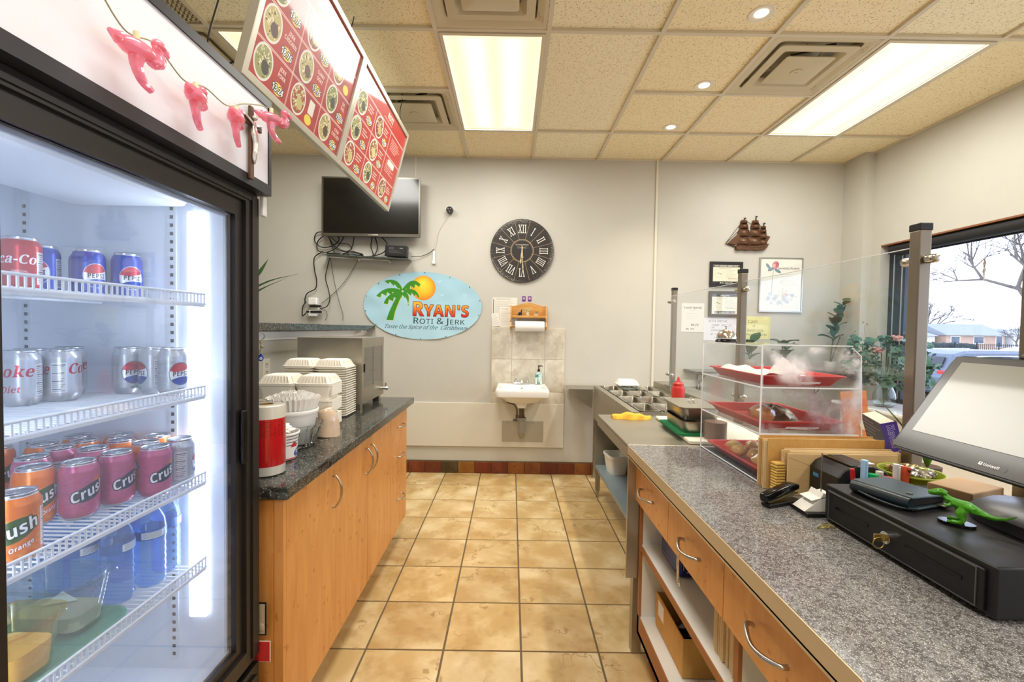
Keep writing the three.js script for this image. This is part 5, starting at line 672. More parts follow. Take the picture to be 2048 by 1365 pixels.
  for (const [x, z, y, l] of [[-0.83, -2.28, 2.73, 'thin black wire holding menu boards where they meet'], [-0.78, -3.1, 2.755, 'thin black wire holding the far end of roti menu board']]) single('hanging_wire', l, 'wire', tube([[x + 0.02, y, z], [x - 0.01, y + 0.1, z - 0.01], [x - 0.005, 2.988, z - 0.06]], 0.0025, 16), cable);
  single('hanging_wire', 'bent black wire at the corner of the large menu board', 'wire', tube([[-0.92, 2.25, -1.475], [-0.97, 2.22, -1.47], [-1.02, 2.3, -1.5], [-1.03, 2.6, -1.6], [-1.03, 2.988, -1.7]], 0.003, 24), cable);
}
// ---------------------------------------------------------------- serving counter on the right
const RC = 0.91, CX = 0.5, RF = 0.55;
{
  const top = thing('countertop', 'grey speckled laminate countertop with tan metal edge', 'countertop', [0, 0, 0]);
  part('top', span(CX + 0.003, 1.37, 0.872, RC, -1.866, 0.6), graniteGrey, top);
  part('edge_band', [span(CX, CX + 0.003, 0.868, RC - 0.0005, -1.866, 0.6), span(CX, CX + 0.02, 0.862, 0.872, -1.866, 0.6)], counterTrim, top, 'tan metal edge band');
  const c = thing('serving_cabinet', 'wood drawer cabinet with white open shelves under grey countertop', 'cabinet', [0, 0, 0]);
  const Z0 = -1.84, Z1 = 0.55, xb = 1.25;
  part('carcass', [span(RF, xb, 0.12, 0.14, Z0, Z1), span(xb - 0.015, xb, 0.14, 0.862, Z0, Z1), span(RF + 0.02, xb, 0.845, 0.862, Z0, Z1), span(RF + 0.01, xb - 0.015, 0.14, 0.845, Z0, Z0 + 0.02), span(RF + 0.01, xb - 0.015, 0.14, 0.845, -1.05, -1.03), span(RF + 0.01, xb - 0.015, 0.14, 0.845, -0.34, -0.32), span(RF + 0.06, xb, 0, 0.12, Z0 + 0.02, Z1), span(RF + 0.002, xb - 0.015, 0.675, 0.688, Z0 + 0.02, Z1)], laminateWhite, c);
  part('shelf_board', [span(RF + 0.004, xb - 0.015, 0.487, 0.505, Z0 + 0.02, -1.05)], laminateWhite, c); part('shelf_board', [span(RF + 0.004, xb - 0.015, 0.38, 0.398, -1.03, -0.34)], laminateWhite, c);
  part('floor_board', span(RF + 0.004, xb - 0.015, 0.14, 0.2, Z0 + 0.02, Z1), laminateWhite, c);
  part('wood_edging', [span(RF, RF + 0.004, 0.484, 0.508, Z0 + 0.02, -1.05), span(RF, RF + 0.004, 0.12, 0.203, Z0, Z1), span(RF, RF + 0.01, 0.14, 0.685, Z0, Z0 + 0.02), span(RF, RF + 0.01, 0.14, 0.685, -1.05, -1.03), span(RF, RF + 0.004, 0.377, 0.4, -1.03, -0.34), span(RF + 0.045, RF + 0.06, 0.0, 0.12, Z0 + 0.02, Z1)], woodEdge, c);
  for (const [z0, z1, ha, hb] of [[-1.845, -1.4635, -1.735, -1.61], [-1.46, -1.077, -1.325, -1.21], [-1.0735, -0.69, -0.94, -0.82], [-0.687, -0.3, -0.55, -0.43]]) {
    const d = part('drawer', rb(0.018, 0.17, Math.abs(z1 - z0), 0.0012, RF - 0.009, 0.772, (z0 + z1) / 2), wood, c), x = RF - 0.018, y = 0.765;
    part('handle', tube([[x, y, ha], [x - 0.014, y + 0.004, ha], [x - 0.03, y + 0.002, ha * 0.75 + hb * 0.25], [x - 0.036, y - 0.004, (ha + hb) / 2], [x - 0.03, y - 0.004, ha * 0.25 + hb * 0.75], [x - 0.012, y, hb], [x, y, hb]], 0.0055, 30, 8), nickel, d);
  }
  part('end_panel', span(CX + 0.0, RF + 0.3, 0.35, 0.861, -1.86, -1.846), steel, c);
  single('bottle_opener', 'wire loop bottle opener hanging on a drawer handle', 'bottle opener', [tube([[0, 0, 0], [-0.004, -0.03, 0.003], [-0.003, -0.07, 0.004], [0, -0.1, 0.008], [0.001, -0.104, 0], [0, -0.1, -0.008], [-0.003, -0.07, -0.004], [-0.004, -0.03, -0.003], [0, 0, 0]], 0.0022, 40)], chrome, [RF - 0.055, 0.765, -1.262]);
  // things on the shelves
  const tin = thing('tin_box', 'dark blue tin box with pale line border on white shelf', 'tin box', [0.72, 0.506, -1.66]);
  part('box', rb(0.22, 0.11, 0.19, 0.02, 0, 0.055, 0), M(0x1f2466, 0.3, 0.2), tin); part('lid', rb(0.224, 0.03, 0.194, 0.012, 0, 0.118, 0), M(0x1a1f58, 0.3, 0.2), tin);
  const ln = M(0xb9b7cf, 0.4); part('border', [bx(0.001, 0.002, 0.14, -0.1105, 0.085, 0), bx(0.001, 0.002, 0.14, -0.1105, 0.025, 0), bx(0.001, 0.045, 0.002, -0.1105, 0.055, 0.08), bx(0.001, 0.045, 0.002, -0.1105, 0.055, -0.08), bx(0.16, 0.002, 0.001, 0, 0.085, 0.0955), bx(0.16, 0.002, 0.001, 0, 0.025, 0.0955), bx(0.002, 0.045, 0.001, 0.09, 0.055, 0.0955), bx(0.002, 0.045, 0.001, -0.09, 0.055, 0.0955)], ln, tin);
  const bxg = thing('cardboard_box', 'open cardboard box holding black plastic bags', 'box', [0.73, 0.204, -1.63]);
  part('box', [span(-0.125, 0.125, 0, 0.004, -0.14, 0.14), span(-0.125, -0.121, 0.004, 0.135, -0.14, 0.14), span(0.121, 0.125, 0.004, 0.135, -0.14, 0.14), span(-0.121, 0.121, 0.004, 0.135, 0.136, 0.14), span(-0.121, 0.121, 0.004, 0.135, -0.14, -0.136)], cardboard, bxg); part('label', bx(0.001, 0.06, 0.06, -0.126, 0.09, -0.08), paper, bxg);
  { const lp = []; for (let i = 0; i <= 7; i++) lp.push(Array.from({ length: 26 }, (_, j) => { const a = j / 26 * 2 * PI, q = (1 - 0.75 * (i / 7) ** 2) * (0.95 + 0.13 * sin(a * 5 + i) + 0.08 * sin(a * 11 - i * 2)); return [0.112 * q * cos(a), 0.1 + 0.014 * i + 0.006 * sin(a * 7 + i), 0.126 * q * sin(a)]; })); single('plastic_bag', 'crumpled black plastic bags stuffed in cardboard box', 'bags', loft(lp, true, 0.3), M(0x151515, 0.25), [0.73, 0.125, -1.63]); }
  let kb; for (let k = 0; k < 16; k++) { const z = -1.1 - k * 0.0088, h = 0.138; const l = 'brown paper bag in row standing on shelf beside the blue tin', g = 'brown paper bags beside the tin'; if (!kb) kb = single('paper_bag', l, 'paper bag', [rb(0.26, h, 0.0058, 0.002, 0, h / 2, 0), bx(0.2, 0.05, 0.0004, 0.0, h * 0.6, 0.003)], kraft, [0.715, 0.506, z], 0, g); else { const o = dup(kb, [0.715 + rnd(-0.006, 0.004), 0.506, z], 0); o.rotation.x = 0; } }
  single('paper_bundle', 'loose white papers lying in open cubby under third drawer', 'papers', [rb(0.22, 0.05, 0.1, 0.004, 0, 0.026, 0), rb(0.2, 0.004, 0.12, 0.001, -0.01, 0.053, 0.01).rotateZ(0.03)], paper, [0.72, 0.4, -0.93], 0.2);
}
// ---------------------------------------------------------------- steel prep table and steam table
{
  const t = thing('prep_table', 'stainless steel prep table beside the grey countertop', 'table', [0, 0, 0]);
  part('top', rb(0.7, 0.012, 0.665, 0.003, 0.852, RC - 0.006, -2.2), steel, t);
  part('apron', [span(0.502, 0.506, 0.85, RC - 0.0125, -2.532, -1.868), span(0.506, 1.2, 0.85, RC - 0.012, -2.532, -2.528)], steel, t);
  part('drawer_tray', loft([rr(0.3, 0.5, 0.06, 0, 0, 0), rr(0.32, 0.56, 0.06, 0.05, 0, 0)]).translate(0.7, 0.798, -2.22), steel, t);
  const shelfM = tiled(M(0x8d9ca3, 0.55, 0, { roughnessMap: smudge }), 0.5);
  part('under_shelf', [span(0.722, 1.2, 0.235, 0.262, -2.532, -1.88)], shelfM, t);
  for (const [x, z] of [[0.56, -1.9], [1.18, -1.9]]) part('leg', [span(x - 0.02, x + 0.02, 0, 0.85, z - 0.02, z + 0.02)], steel, t);
  const s = thing('steam_table', 'stainless steam table with sunken food pans', 'steam table', [0, 0, 0]);
  const X0 = 0.7, X1 = 1.2, Z0 = -3.72, Z1 = -2.536, Y = 0.925;
  part('body', [span(X0, X0 + 0.01, 0.655, Y - 0.004, Z0, Z1), span(X0 + 0.01, X1 - 0.01, 0.66, Y - 0.004, Z0, Z0 + 0.01), span(X0 + 0.01, X1 - 0.01, 0.66, Y - 0.004, Z1 - 0.01, Z1), span(X1 - 0.01, X1, 0.655, Y - 0.004, Z0, Z1), span(X0 + 0.01, X1 - 0.01, 0.655, 0.66, Z0, Z1), span(X0, 0.745, Y - 0.004, Y, Z0, Z1), span(1.165, X1, Y - 0.004, Y, Z0, Z1), span(0.745, 1.165, Y - 0.004, Y, Z0, Z0 + 0.03), span(0.745, 1.165, Y - 0.004, Y, Z1 - 0.01, Z1)], steel, s);
  part('dividers', [-3.405, -3.12, -2.835].map((z) => span(0.745, 1.165, Y - 0.004, Y - 0.0004, z - 0.006, z + 0.006)).concat([0.885, 1.026].map((x) => span(x - 0.005, x + 0.005, Y - 0.004, Y - 0.0008, Z0 + 0.03, Z1 - 0.01))), steel, s);
  const inside = steel; part('under_shelf', span(0.722, 1.2, 0.235, 0.262, -3.7, -2.537), shelfM, s); part('back_panel', [span(X0 + 0.02, X1 - 0.012, 0.262, 0.65, Z0 + 0.02, Z0 + 0.03), span(X1 - 0.012, X1, 0.262, 0.655, Z0, -2.537)], inside, s); part('back_panel', span(1.188, 1.2, 0.262, 0.84, -2.532, -1.9), inside, t);
  part('serving_ledge', [rb(0.16, 0.01, 1.18, 0.003, 1.285, 0.965, -3.13), span(1.2, 1.206, Y, 0.965, Z0, Z1)], steel, s);
  for (const [x, z] of [[0.74, -3.68], [1.16, -3.68], [0.745, -2.6], [1.16, -2.6]]) part('leg', [bx(0.035, 0.185, 0.035, x, 0.1425, z), cy(0.014, 0.05, x, 0.025, z, 10)], steel, s);
  // pans
  const pan = join(tub(0.134, 0.272, 0.1, { taper: 0.9, rim: 0.008, t: 0.002, r: 0.022, lip: 0.004 })), pm = M(0xa8a396, 0.28, 1);
  let p0; const rows = [-3.548, -3.2625, -2.9775, -2.69], cols = [0.816, 0.9555, 1.0955];
  const fill = { '0,1': [0x5c5a1c, 0.03], '2,0': [0x7b6a3a, 0.012], '1,2': [0x6a5a2e, 0.02], '1,0': [0x5a5636, 0.015] };
  rows.forEach((z, j) => cols.forEach((x, i) => {
    const l = fill[j + ',' + i] ? ['olive', 'tan', 'brown'][(j + i) % 3] && `steel insert pan holding ${['green sauce', 'thin broth', 'brown gravy', 'dark liquid'][j === 0 ? 0 : j === 2 ? 2 : i ? 1 : 3]} in the steam table` : `empty steel insert pan at ${['aisle side', 'middle', 'customer side'][i]} of ${['row closest to back wall', 'second row from back wall', 'third row from back wall', 'row closest to the prep table'][j]}`, pos = [x, Y - 0.0955, z];
    let o; if (!p0) { o = p0 = thing('insert_pan', l, 'pan', pos, 0, 'steel pans in the steam table'); part('pan', pan, pm, o); } else o = dup(p0, pos, 0, l);
    if (fill[j + ',' + i]) single('pan_food', `shallow layer of food in steel pan, row ${['closest to back wall', 'second from back wall', 'third from back wall'][j]}`.replace(', row', ' in row') + (i === 1 ? ' beside foam lid' : i ? ' at customer side' : ' at aisle side'), 'food', loft([rr(0.1, 0.238, 0.018, 0), rr(0.104, 0.242, 0.018, fill[j + ',' + i][1])]), M(fill[j + ',' + i][0], 0.3), [x, Y - 0.0925, z]);
  }));
  single('ladle_ball', 'small red pepper in steel pan nearest the aisle and back wall', 'pepper', [ball(0.02, 0, 0.02, 0, 1.1, 1, 1), rod([0, 0.036, 0], [0.004, 0.05, 0], 0.003)], M(0xc03030, 0.35), [0.83, Y - 0.0925, -3.56]);
  single('steel_ladle', 'steel ladle resting across pan in second row', 'ladle', [tube([[0, 0.0, 0], [0.004, 0.04, 0.02], [0.01, 0.085, 0.05], [0.012, 0.09, 0.09]], 0.004, 20), ball(0.024, 0, 0.0, -0.01, 1, 0.6, 1)], chrome, [0.955, Y - 0.05, -3.28]);
  const fl = thing('foam_container', 'white foam takeout container sitting on the steam table', 'foam container', [0.935, Y + 0.0005, -3.56]); part('base', loft([rr(0.12, 0.12, 0.02, 0), rr(0.16, 0.16, 0.02, 0.03), rr(0.165, 0.165, 0.02, 0.032)]), clearPlastic, fl); const ld = part('lid', foamLid.geometry, white, fl); ld.position.y = 0.032;
  const th = thing('thermometer', 'small black and white digital thermometer on steam table ledge', 'thermometer', [1.25, 0.9705, -3.3]); part('case', rb(0.045, 0.05, 0.03, 0.005, 0, 0.025, 0), black, th); part('face', rb(0.02, 0.046, 0.002, 0.001, -0.012, 0.026, 0.0155), white, th); part('probe', tube([[-0.02, 0.02, 0], [-0.06, 0.03, 0.02], [-0.08, -0.04, 0.06]], 0.002, 16), steelDark, th);
  const sb = thing('squeeze_bottle', 'red plastic squeeze bottle standing among the steam table pans', 'squeeze bottle', [1.075, Y + 0.0005, -2.835]); part('bottle', lathe([[0, 0], [0.038, 0], [0.04, 0.006], [0.04, 0.1], [0.033, 0.118], [0.03, 0.12]], 26), M(0xd8382e, 0.35), sb); part('cap', lathe([[0.033, 0.118], [0.034, 0.132], [0.028, 0.138], [0.014, 0.142], [0.006, 0.17], [0.004, 0.176], [0, 0.176]], 24), M(0xc8241f, 0.35), sb);
  // wall-side steel wing
  const wg = thing('steel_gusset', 'dull steel splash gusset between wall and steam table', 'gusset', [0, 0, 0]); part('plate', prism([[0.52, 0.822], [0.73, 0.69], [0.735, 0.86], [0.52, 0.856]], 0.004).translate(0, 0, -3.95), steel, wg); part('top', span(0.52, 1.2, 0.856, 0.862, ZB + 0.03, -3.94), steel, wg); part('support', [bx(0.03, 0.86, 0.03, 1.1, 0.43, -4.1), bx(0.03, 0.86, 0.03, 0.8, 0.43, -4.15)], steel, wg);
  // things on the prep table
  const cloth = []; for (let i = 0; i <= 14; i++) { const u = i / 14, x = -0.105 + 0.21 * u, w = 0.03 + 0.028 * sin(u * PI) + 0.008 * sin(u * 17), h = 0.016 + 0.014 * Math.max(0, sin(u * 4.2 - 0.4)) + 0.004 * sin(u * 19); cloth.push([[x, 0, -w], [x, h * 0.7, -w * 0.8], [x, h, 0], [x, h * 0.8, w * 0.7], [x, 0, w]]); }
  single('yellow_cloth', 'folded yellow cleaning cloth at the edge of prep table', 'cloth', loft(cloth, true, 0.8), M(0xe3b13c, 0.95), [0.67, RC + 0.0005, -2.445], -0.05);
  single('cutting_board', 'white plastic cutting board under the steel pans', 'cutting board', rb(0.36, 0.016, 0.55, 0.005, 0, 0.008, 0), M(0xe9e3d0, 0.6), [0.965, RC + 0.0005, -2.15], -0.06);
  const gc = []; for (let i = 0; i <= 10; i++) { const u = i / 10; gc.push(rr(0.2 + 0.01 * sin(u * 30), 0.3, 0.03, 0.001 + u * 0.012)); }
  single('green_towel', 'folded green towel under the stacked steel pans', 'towel', loft([rr(0.2, 0.33, 0.02, 0), rr(0.21, 0.335, 0.02, 0.003), rr(0.198, 0.325, 0.02, 0.006), rr(0.205, 0.33, 0.02, 0.008), rr(0.19, 0.315, 0.02, 0.01)], true, 0.6), M(0x1e7a48, 0.95), [0.865, RC + 0.017, -2.125], -0.06);
  const sp = join(tub(0.19, 0.3, 0.052, { taper: 0.92, rim: 0.008, t: 0.002, r: 0.03, lip: 0.004 }));
  const a = thing('steel_pan', 'deep steel pan at bottom of stack on green towel', 'pan', [0.87, RC + 0.0275, -2.12], -0.06); part('pan', sp, pm, a);
  const b2 = thing('steel_pan', 'covered steel pan stacked on top of another steel pan', 'pan', [0.88, RC + 0.0805, -2.15], -0.06); part('pan', sp, pm, b2); part('lid', [loft([rr(0.19, 0.3, 0.03, 0.053), rr(0.19, 0.3, 0.03, 0.057), rr(0.15, 0.26, 0.03, 0.059)])], steel, b2); part('handle', tube([[0, 0.058, -0.04], [0, 0.076, -0.02], [0, 0.076, 0.02], [0, 0.058, 0.04]], 0.004, 16), chrome, b2);
  const wt = thing('storage_tub', 'white plastic tub on the blue-grey shelf under steam table', 'tub', [0.85, 0.263, -3.5], 0.12); part('tub', tub(0.17, 0.2, 0.15, { taper: 0.8, rim: 0.007, t: 0.003, r: 0.03, lip: 0.018 }), M(0xeff1e8, 0.5), wt);
  for (const [x, z, l] of [[0.98, -1.75, 'dented steel tin on counter end seen through display case'], [1.075, -1.82, 'second steel tin behind display case trays']].slice(0, 0)) single('steel_tin', l, 'tin', cy(0.04, 0.08, 0, 0.04, 0), pm, [x, RC, z]);
}
// ---------------------------------------------------------------- sneeze guard
{
  const bronze = M(0x8f8576, 0.36, 0.85);
  const posts = [[-3.384, 'first', 0.97], [-2.32, 'second', 0.92], [-1.315, 'third', RC]];
  const lab = ['steel sneeze guard post standing at steam table ledge near back wall', 'steel sneeze guard post in front of the framed certificates', 'steel sneeze guard post standing before the shop window'];
  posts.forEach(([z, n, y0], i) => {
    const top = 1.722, zz = z, o = thing('guard_post', lab[i], 'post', [i === 0 ? 1.235 : 1.2, i === 0 ? 0.971 : RC, zz], 0, 'sneeze guard posts'); const b = i === 0 ? 0.971 : RC;
    part('post', rb(0.036, top - b - 0.02, 0.036, 0.004, 0, (top - b - 0.02) / 2, 0), bronze, o); part('cap', rb(0.039, 0.022, 0.039, 0.003, 0, top - b - 0.011, 0), black, o); part('foot', rb(0.09, 0.008, 0.09, 0.002, 0, 0.004, 0), bronze, o);
    for (const dz of [-1, 1]) for (const y of [1.615, 1.06]) part('clip', [rb(0.024, 0.026, 0.04, 0.01, i === 0 ? -0.02 : 0, y - b, dz * 0.038), cy(0.006, 0.034, 0, 0, 0, 8).rotateZ(PI / 2).translate(i === 0 ? -0.02 : 0, y - b, dz * 0.042)], nickel, o);
  });
  const gl = pane(0xfbfdfe, 0.04, { specularIntensity: 0.6 });
  for (const [z0, z1, l, y0] of [[-3.36, -2.343, 'clear glass sneeze guard pane between steam table and post', 0.975], [-2.297, -1.338, 'clear glass sneeze guard pane behind the display case', RC + 0.012]]) { const o = thing('glass_screen', l, 'glass pane', [1.2, y0, (z0 + z1) / 2]); part('glass', bx(0.006, 1.655 - y0, z1 - z0, 0, (1.655 - y0) / 2, 0), gl, o); part('edge', [bx(0.0062, 0.002, z1 - z0, 0, 1.656 - y0, 0), bx(0.0062, 1.655 - y0, 0.002, 0, (1.655 - y0) / 2, (z1 - z0) / 2 + 0.001)], edgeGlow, o); }
  const p4 = thing('guard_post', 'narrow steel upright beside the till screen', 'post', [1.215, RC, -1.03]); part('post', rb(0.04, 0.645, 0.03, 0.003, 0, 0.3225, 0), bronze, p4); part('screw', [ball(0.004, -0.021, 0.5, 0), ball(0.004, -0.021, 0.52, 0)], black, p4);
}
// ---------------------------------------------------------------- acrylic display case with trays
{
  const x0 = 0.805, x1 = 1.125, z0 = -1.852, z1 = -1.42, H = 0.44, T = 0.004;
  const d = thing('display_case', 'clear acrylic countertop display case with red trays', 'display case', [0, RC, 0]);
  const fogMap = dataTex(256, (u, v) => { const f = fbm(u, v, 4, 5); return [0, Math.min(0.8, Math.max(0.08, (f - 0.33) * 2.8)), 0]; }, false);
  fogMap.repeat.set(2.2, 2.2); const foggy = new THREE.MeshPhysicalMaterial({ color: 0xfcfdff, transmission: 1, thickness: 0, roughness: 1, roughnessMap: fogMap, ior: 1.45, specularIntensity: 0.6 });
  part('side_panel', span(x0, x0 + T, 0, H, z0, z1), acrylic, d); part('side_panel', prism([[x0 + 0.005, 0.003], [x1 + 0.012, 0.003], [x1 - 0.005, H - 0.03], [x1 - 0.035, H], [x0 + 0.005, H]], T).translate(0, 0, z1 - T), foggy, d); part('side_panel', prism([[x0 + 0.005, 0.003], [x1 + 0.012, 0.003], [x1 - 0.005, H - 0.03], [x1 - 0.035, H], [x0 + 0.005, H]], T).translate(0, 0, z0), acrylic, d);
  part('door_panel', prism([[x1 + 0.012, 0.003], [x1 + 0.016, 0.003], [x1 - 0.001, H - 0.028], [x1 - 0.005, H - 0.03]], z1 - z0).translate(0, 0, z0), acrylic, d); part('top_panel', span(x0, x1 - 0.03, H, H + T, z0, z1), acrylic, d); part('base_panel', span(x0 - 0.004, x1 + 0.02, 0, 0.003, z0, z1), acrylic, d);
  for (const y of [0.157, 0.307]) part('shelf_panel', span(x0 + T, x1 - 0.002, y, y + T, z0 + T, z1 - T), pane(0xf8fbfc, 0.12, { specularIntensity: 0.6 }), d);
  const E = 0.0035; part('edge', [span(x0 - E, x0, 0, H, z0 - E, z0), span(x0 - E, x0, 0, H, z1, z1 + E), span(x0 - E, x0, H, H + E, z0, z1), span(x0 - E, x0, 0.003, 0.006, z0, z1), span(x0, x1 - 0.03, H + T, H + T + E, z1 - E, z1), rod([x1 + 0.014, 0, z1], [x1 - 0.003, H - 0.028, z1], 0.0022, 4), rod([x1 - 0.003, H - 0.028, z1], [x1 - 0.033, H, z1], 0.0022, 4), span(x0 - E, x0, 0.157, 0.161, z0, z1), span(x0 - E, x0, 0.307, 0.311, z0, z1), span(x0, x1 - 0.004, 0.157, 0.161, z1, z1 + E), span(x0, x1 - 0.008, 0.307, 0.311, z1, z1 + E)], edgeGlow, d);
  const tg = join(tub(0.285, 0.395, 0.034, { taper: 0.84, rim: 0.008, t: 0.003, r: 0.012, lip: 0.004 }));
  const trayLab = ['red plastic tray lined with white paper on the top case shelf', 'red plastic tray with wrapped patty on the middle case shelf', 'red plastic tray of wrapped buns at bottom of display case'];
  [0.3115, 0.1615, 0.0035].forEach((y, i) => { const t = thing('food_tray', trayLab[i], 'tray', [0.958, RC + y, -1.636]); part('tray', tg, redTray, t); if (i < 2) part('sticker', [prism([[-0.06, 0.012], [-0.05, 0.022], [-0.02, 0.021], [0.0, 0.024], [0.06, 0.022], [0.05, 0.012], [0.01, 0.008], [-0.03, 0.009]], 0.0006).rotateX(-0.58).translate(0.01, -0.002, 0.186)], paper, t); });
  const lp = []; for (let i = 0; i <= 14; i++) { const u = i / 14, row = []; for (let j = 0; j < 8; j++) { const v = j / 7; row.push([-0.115 + 0.22 * u, 0.006 + 0.05 * Math.max(0, v < 0.5 ? (0.4 - v) : (v - 0.75) * 1.6) * (0.7 + 0.5 * sin(u * 5)) + 0.01 * sin(u * 9 + v * 4) ** 2, -0.165 + 0.33 * v]); } for (let j = 7; j >= 0; j--) { const q = row[j]; row.push([q[0], q[1] - 0.0012, q[2]]); } lp.push(row); }
  single('tray_paper', 'crumpled white parchment liner in the top red tray', 'paper', loft(lp, true, 0.5), M(0xf4ece0, 0.8), [0.958, RC + 0.318, -1.636]);
  single('tray_paper', 'peaked sheet of parchment standing in the top red tray', 'paper', prism([[-0.08, 0], [0.07, 0.0], [-0.005, 0.06], [-0.03, 0.045]], 0.0015).rotateX(-0.35), M(0xf4ece0, 0.8), [0.95, RC + 0.345, -1.52], 0.15);
  const bun = (name, label, x, y, z, s, col, g) => { const o = thing(name, label, 'pastry', [x, y, z], rnd(0, 6), g); const gg = []; for (let i = 0; i <= 8; i++) gg.push(Array.from({ length: 16 }, (_, j) => { const a = j / 16 * 2 * PI, t = i / 8 * PI, r = sin(t) * s * (1 + 0.08 * sin(a * 3 + i) + 0.05 * sin(a * 7)); return [r * cos(a), s * 0.72 * (1 - cos(t)) , r * sin(a) * 0.9]; })); part('bun', loft(gg, false, 2), M(col, 0.55), o); part('wrap', loft(gg.map((l, i) => l.map(([a, b, c], j) => { const k = 1.1 + 0.06 * sin(j * 5.1 + i * 3.3); return [a * k, b * 1.03 + (i > 6 ? 0.004 : 0), c * k]; })), false, 0.3), pane(0xffffff, 0.03), o); return o; };
  for (const [dx, dz] of [[-0.06, -0.13], [0.01, -0.12], [-0.075, -0.06], [-0.01, -0.05], [0.055, -0.07], [-0.05, 0.01], [0.015, 0.025], [0.08, -0.005], [-0.07, 0.08], [0.0, 0.09]]) bun('wrapped_bun', 'golden bun wrapped in clear film in lowest red tray', 0.958 + dx, RC + 0.0085, -1.636 + dz, 0.03, 0xdfb765, 'wrapped buns in the lowest tray');
  bun('wrapped_patty', 'large dark brown wrapped patty on the middle red tray', 0.895, RC + 0.1665, -1.57, 0.04, 0xb87632);
  { const lp2 = []; for (let i = 0; i <= 9; i++) lp2.push(Array.from({ length: 22 }, (_, j) => { const a = j / 22 * 2 * PI, t = i / 9 * PI * 0.5, r = cos(t) * (1 + 0.06 * sin(a * 6 + i * 2) + 0.05 * sin(a * 13 - i)); return [0.06 * r * cos(a), 0.045 * sin(t) * (1 + 0.1 * sin(a * 4)), 0.12 * r * sin(a)]; })); single('foil_parcel', 'crumpled foil and film parcel on the middle red tray', 'parcel', loft(lp2, true, 0.2), M(0x8f8471, 0.3, 0.6), [0.99, RC + 0.1665, -1.67]); }
  single('parchment_sheet', 'sheet of parchment lying flat on the middle red tray', 'paper', rb(0.16, 0.002, 0.1, 0.0008), M(0xe8d9c0, 0.8), [0.93, RC + 0.168, -1.51], 0.2);
  const b = thing('desk_bell', 'chrome desk bell on top of the acrylic display case', 'bell', [0.852, RC + H + T + 0.0005, -1.76]);
  part('base', lathe([[0, 0], [0.04, 0], [0.04, 0.006], [0.034, 0.012], [0, 0.012]], 28), blackGloss, b); part('dome', lathe([[0.036, 0.014], [0.037, 0.018], [0.033, 0.034], [0.022, 0.046], [0.008, 0.051], [0, 0.052]], 30), M(0xdedcd6, 0.15, 1), b); part('button', [cy(0.004, 0.012, 0, 0.056, 0, 10), ball(0.006, 0, 0.063, 0)], chrome, b);
  // tins and frosted sheet behind the case
  single('spice_jar', 'clear jar of brown spice behind the display case', 'jar', [cy(0.045, 0.075, 0, 0.0375, 0, 24)], M(0x7d5a48, 0.3), [0.9, RC + 0.0175, -1.93]);
}
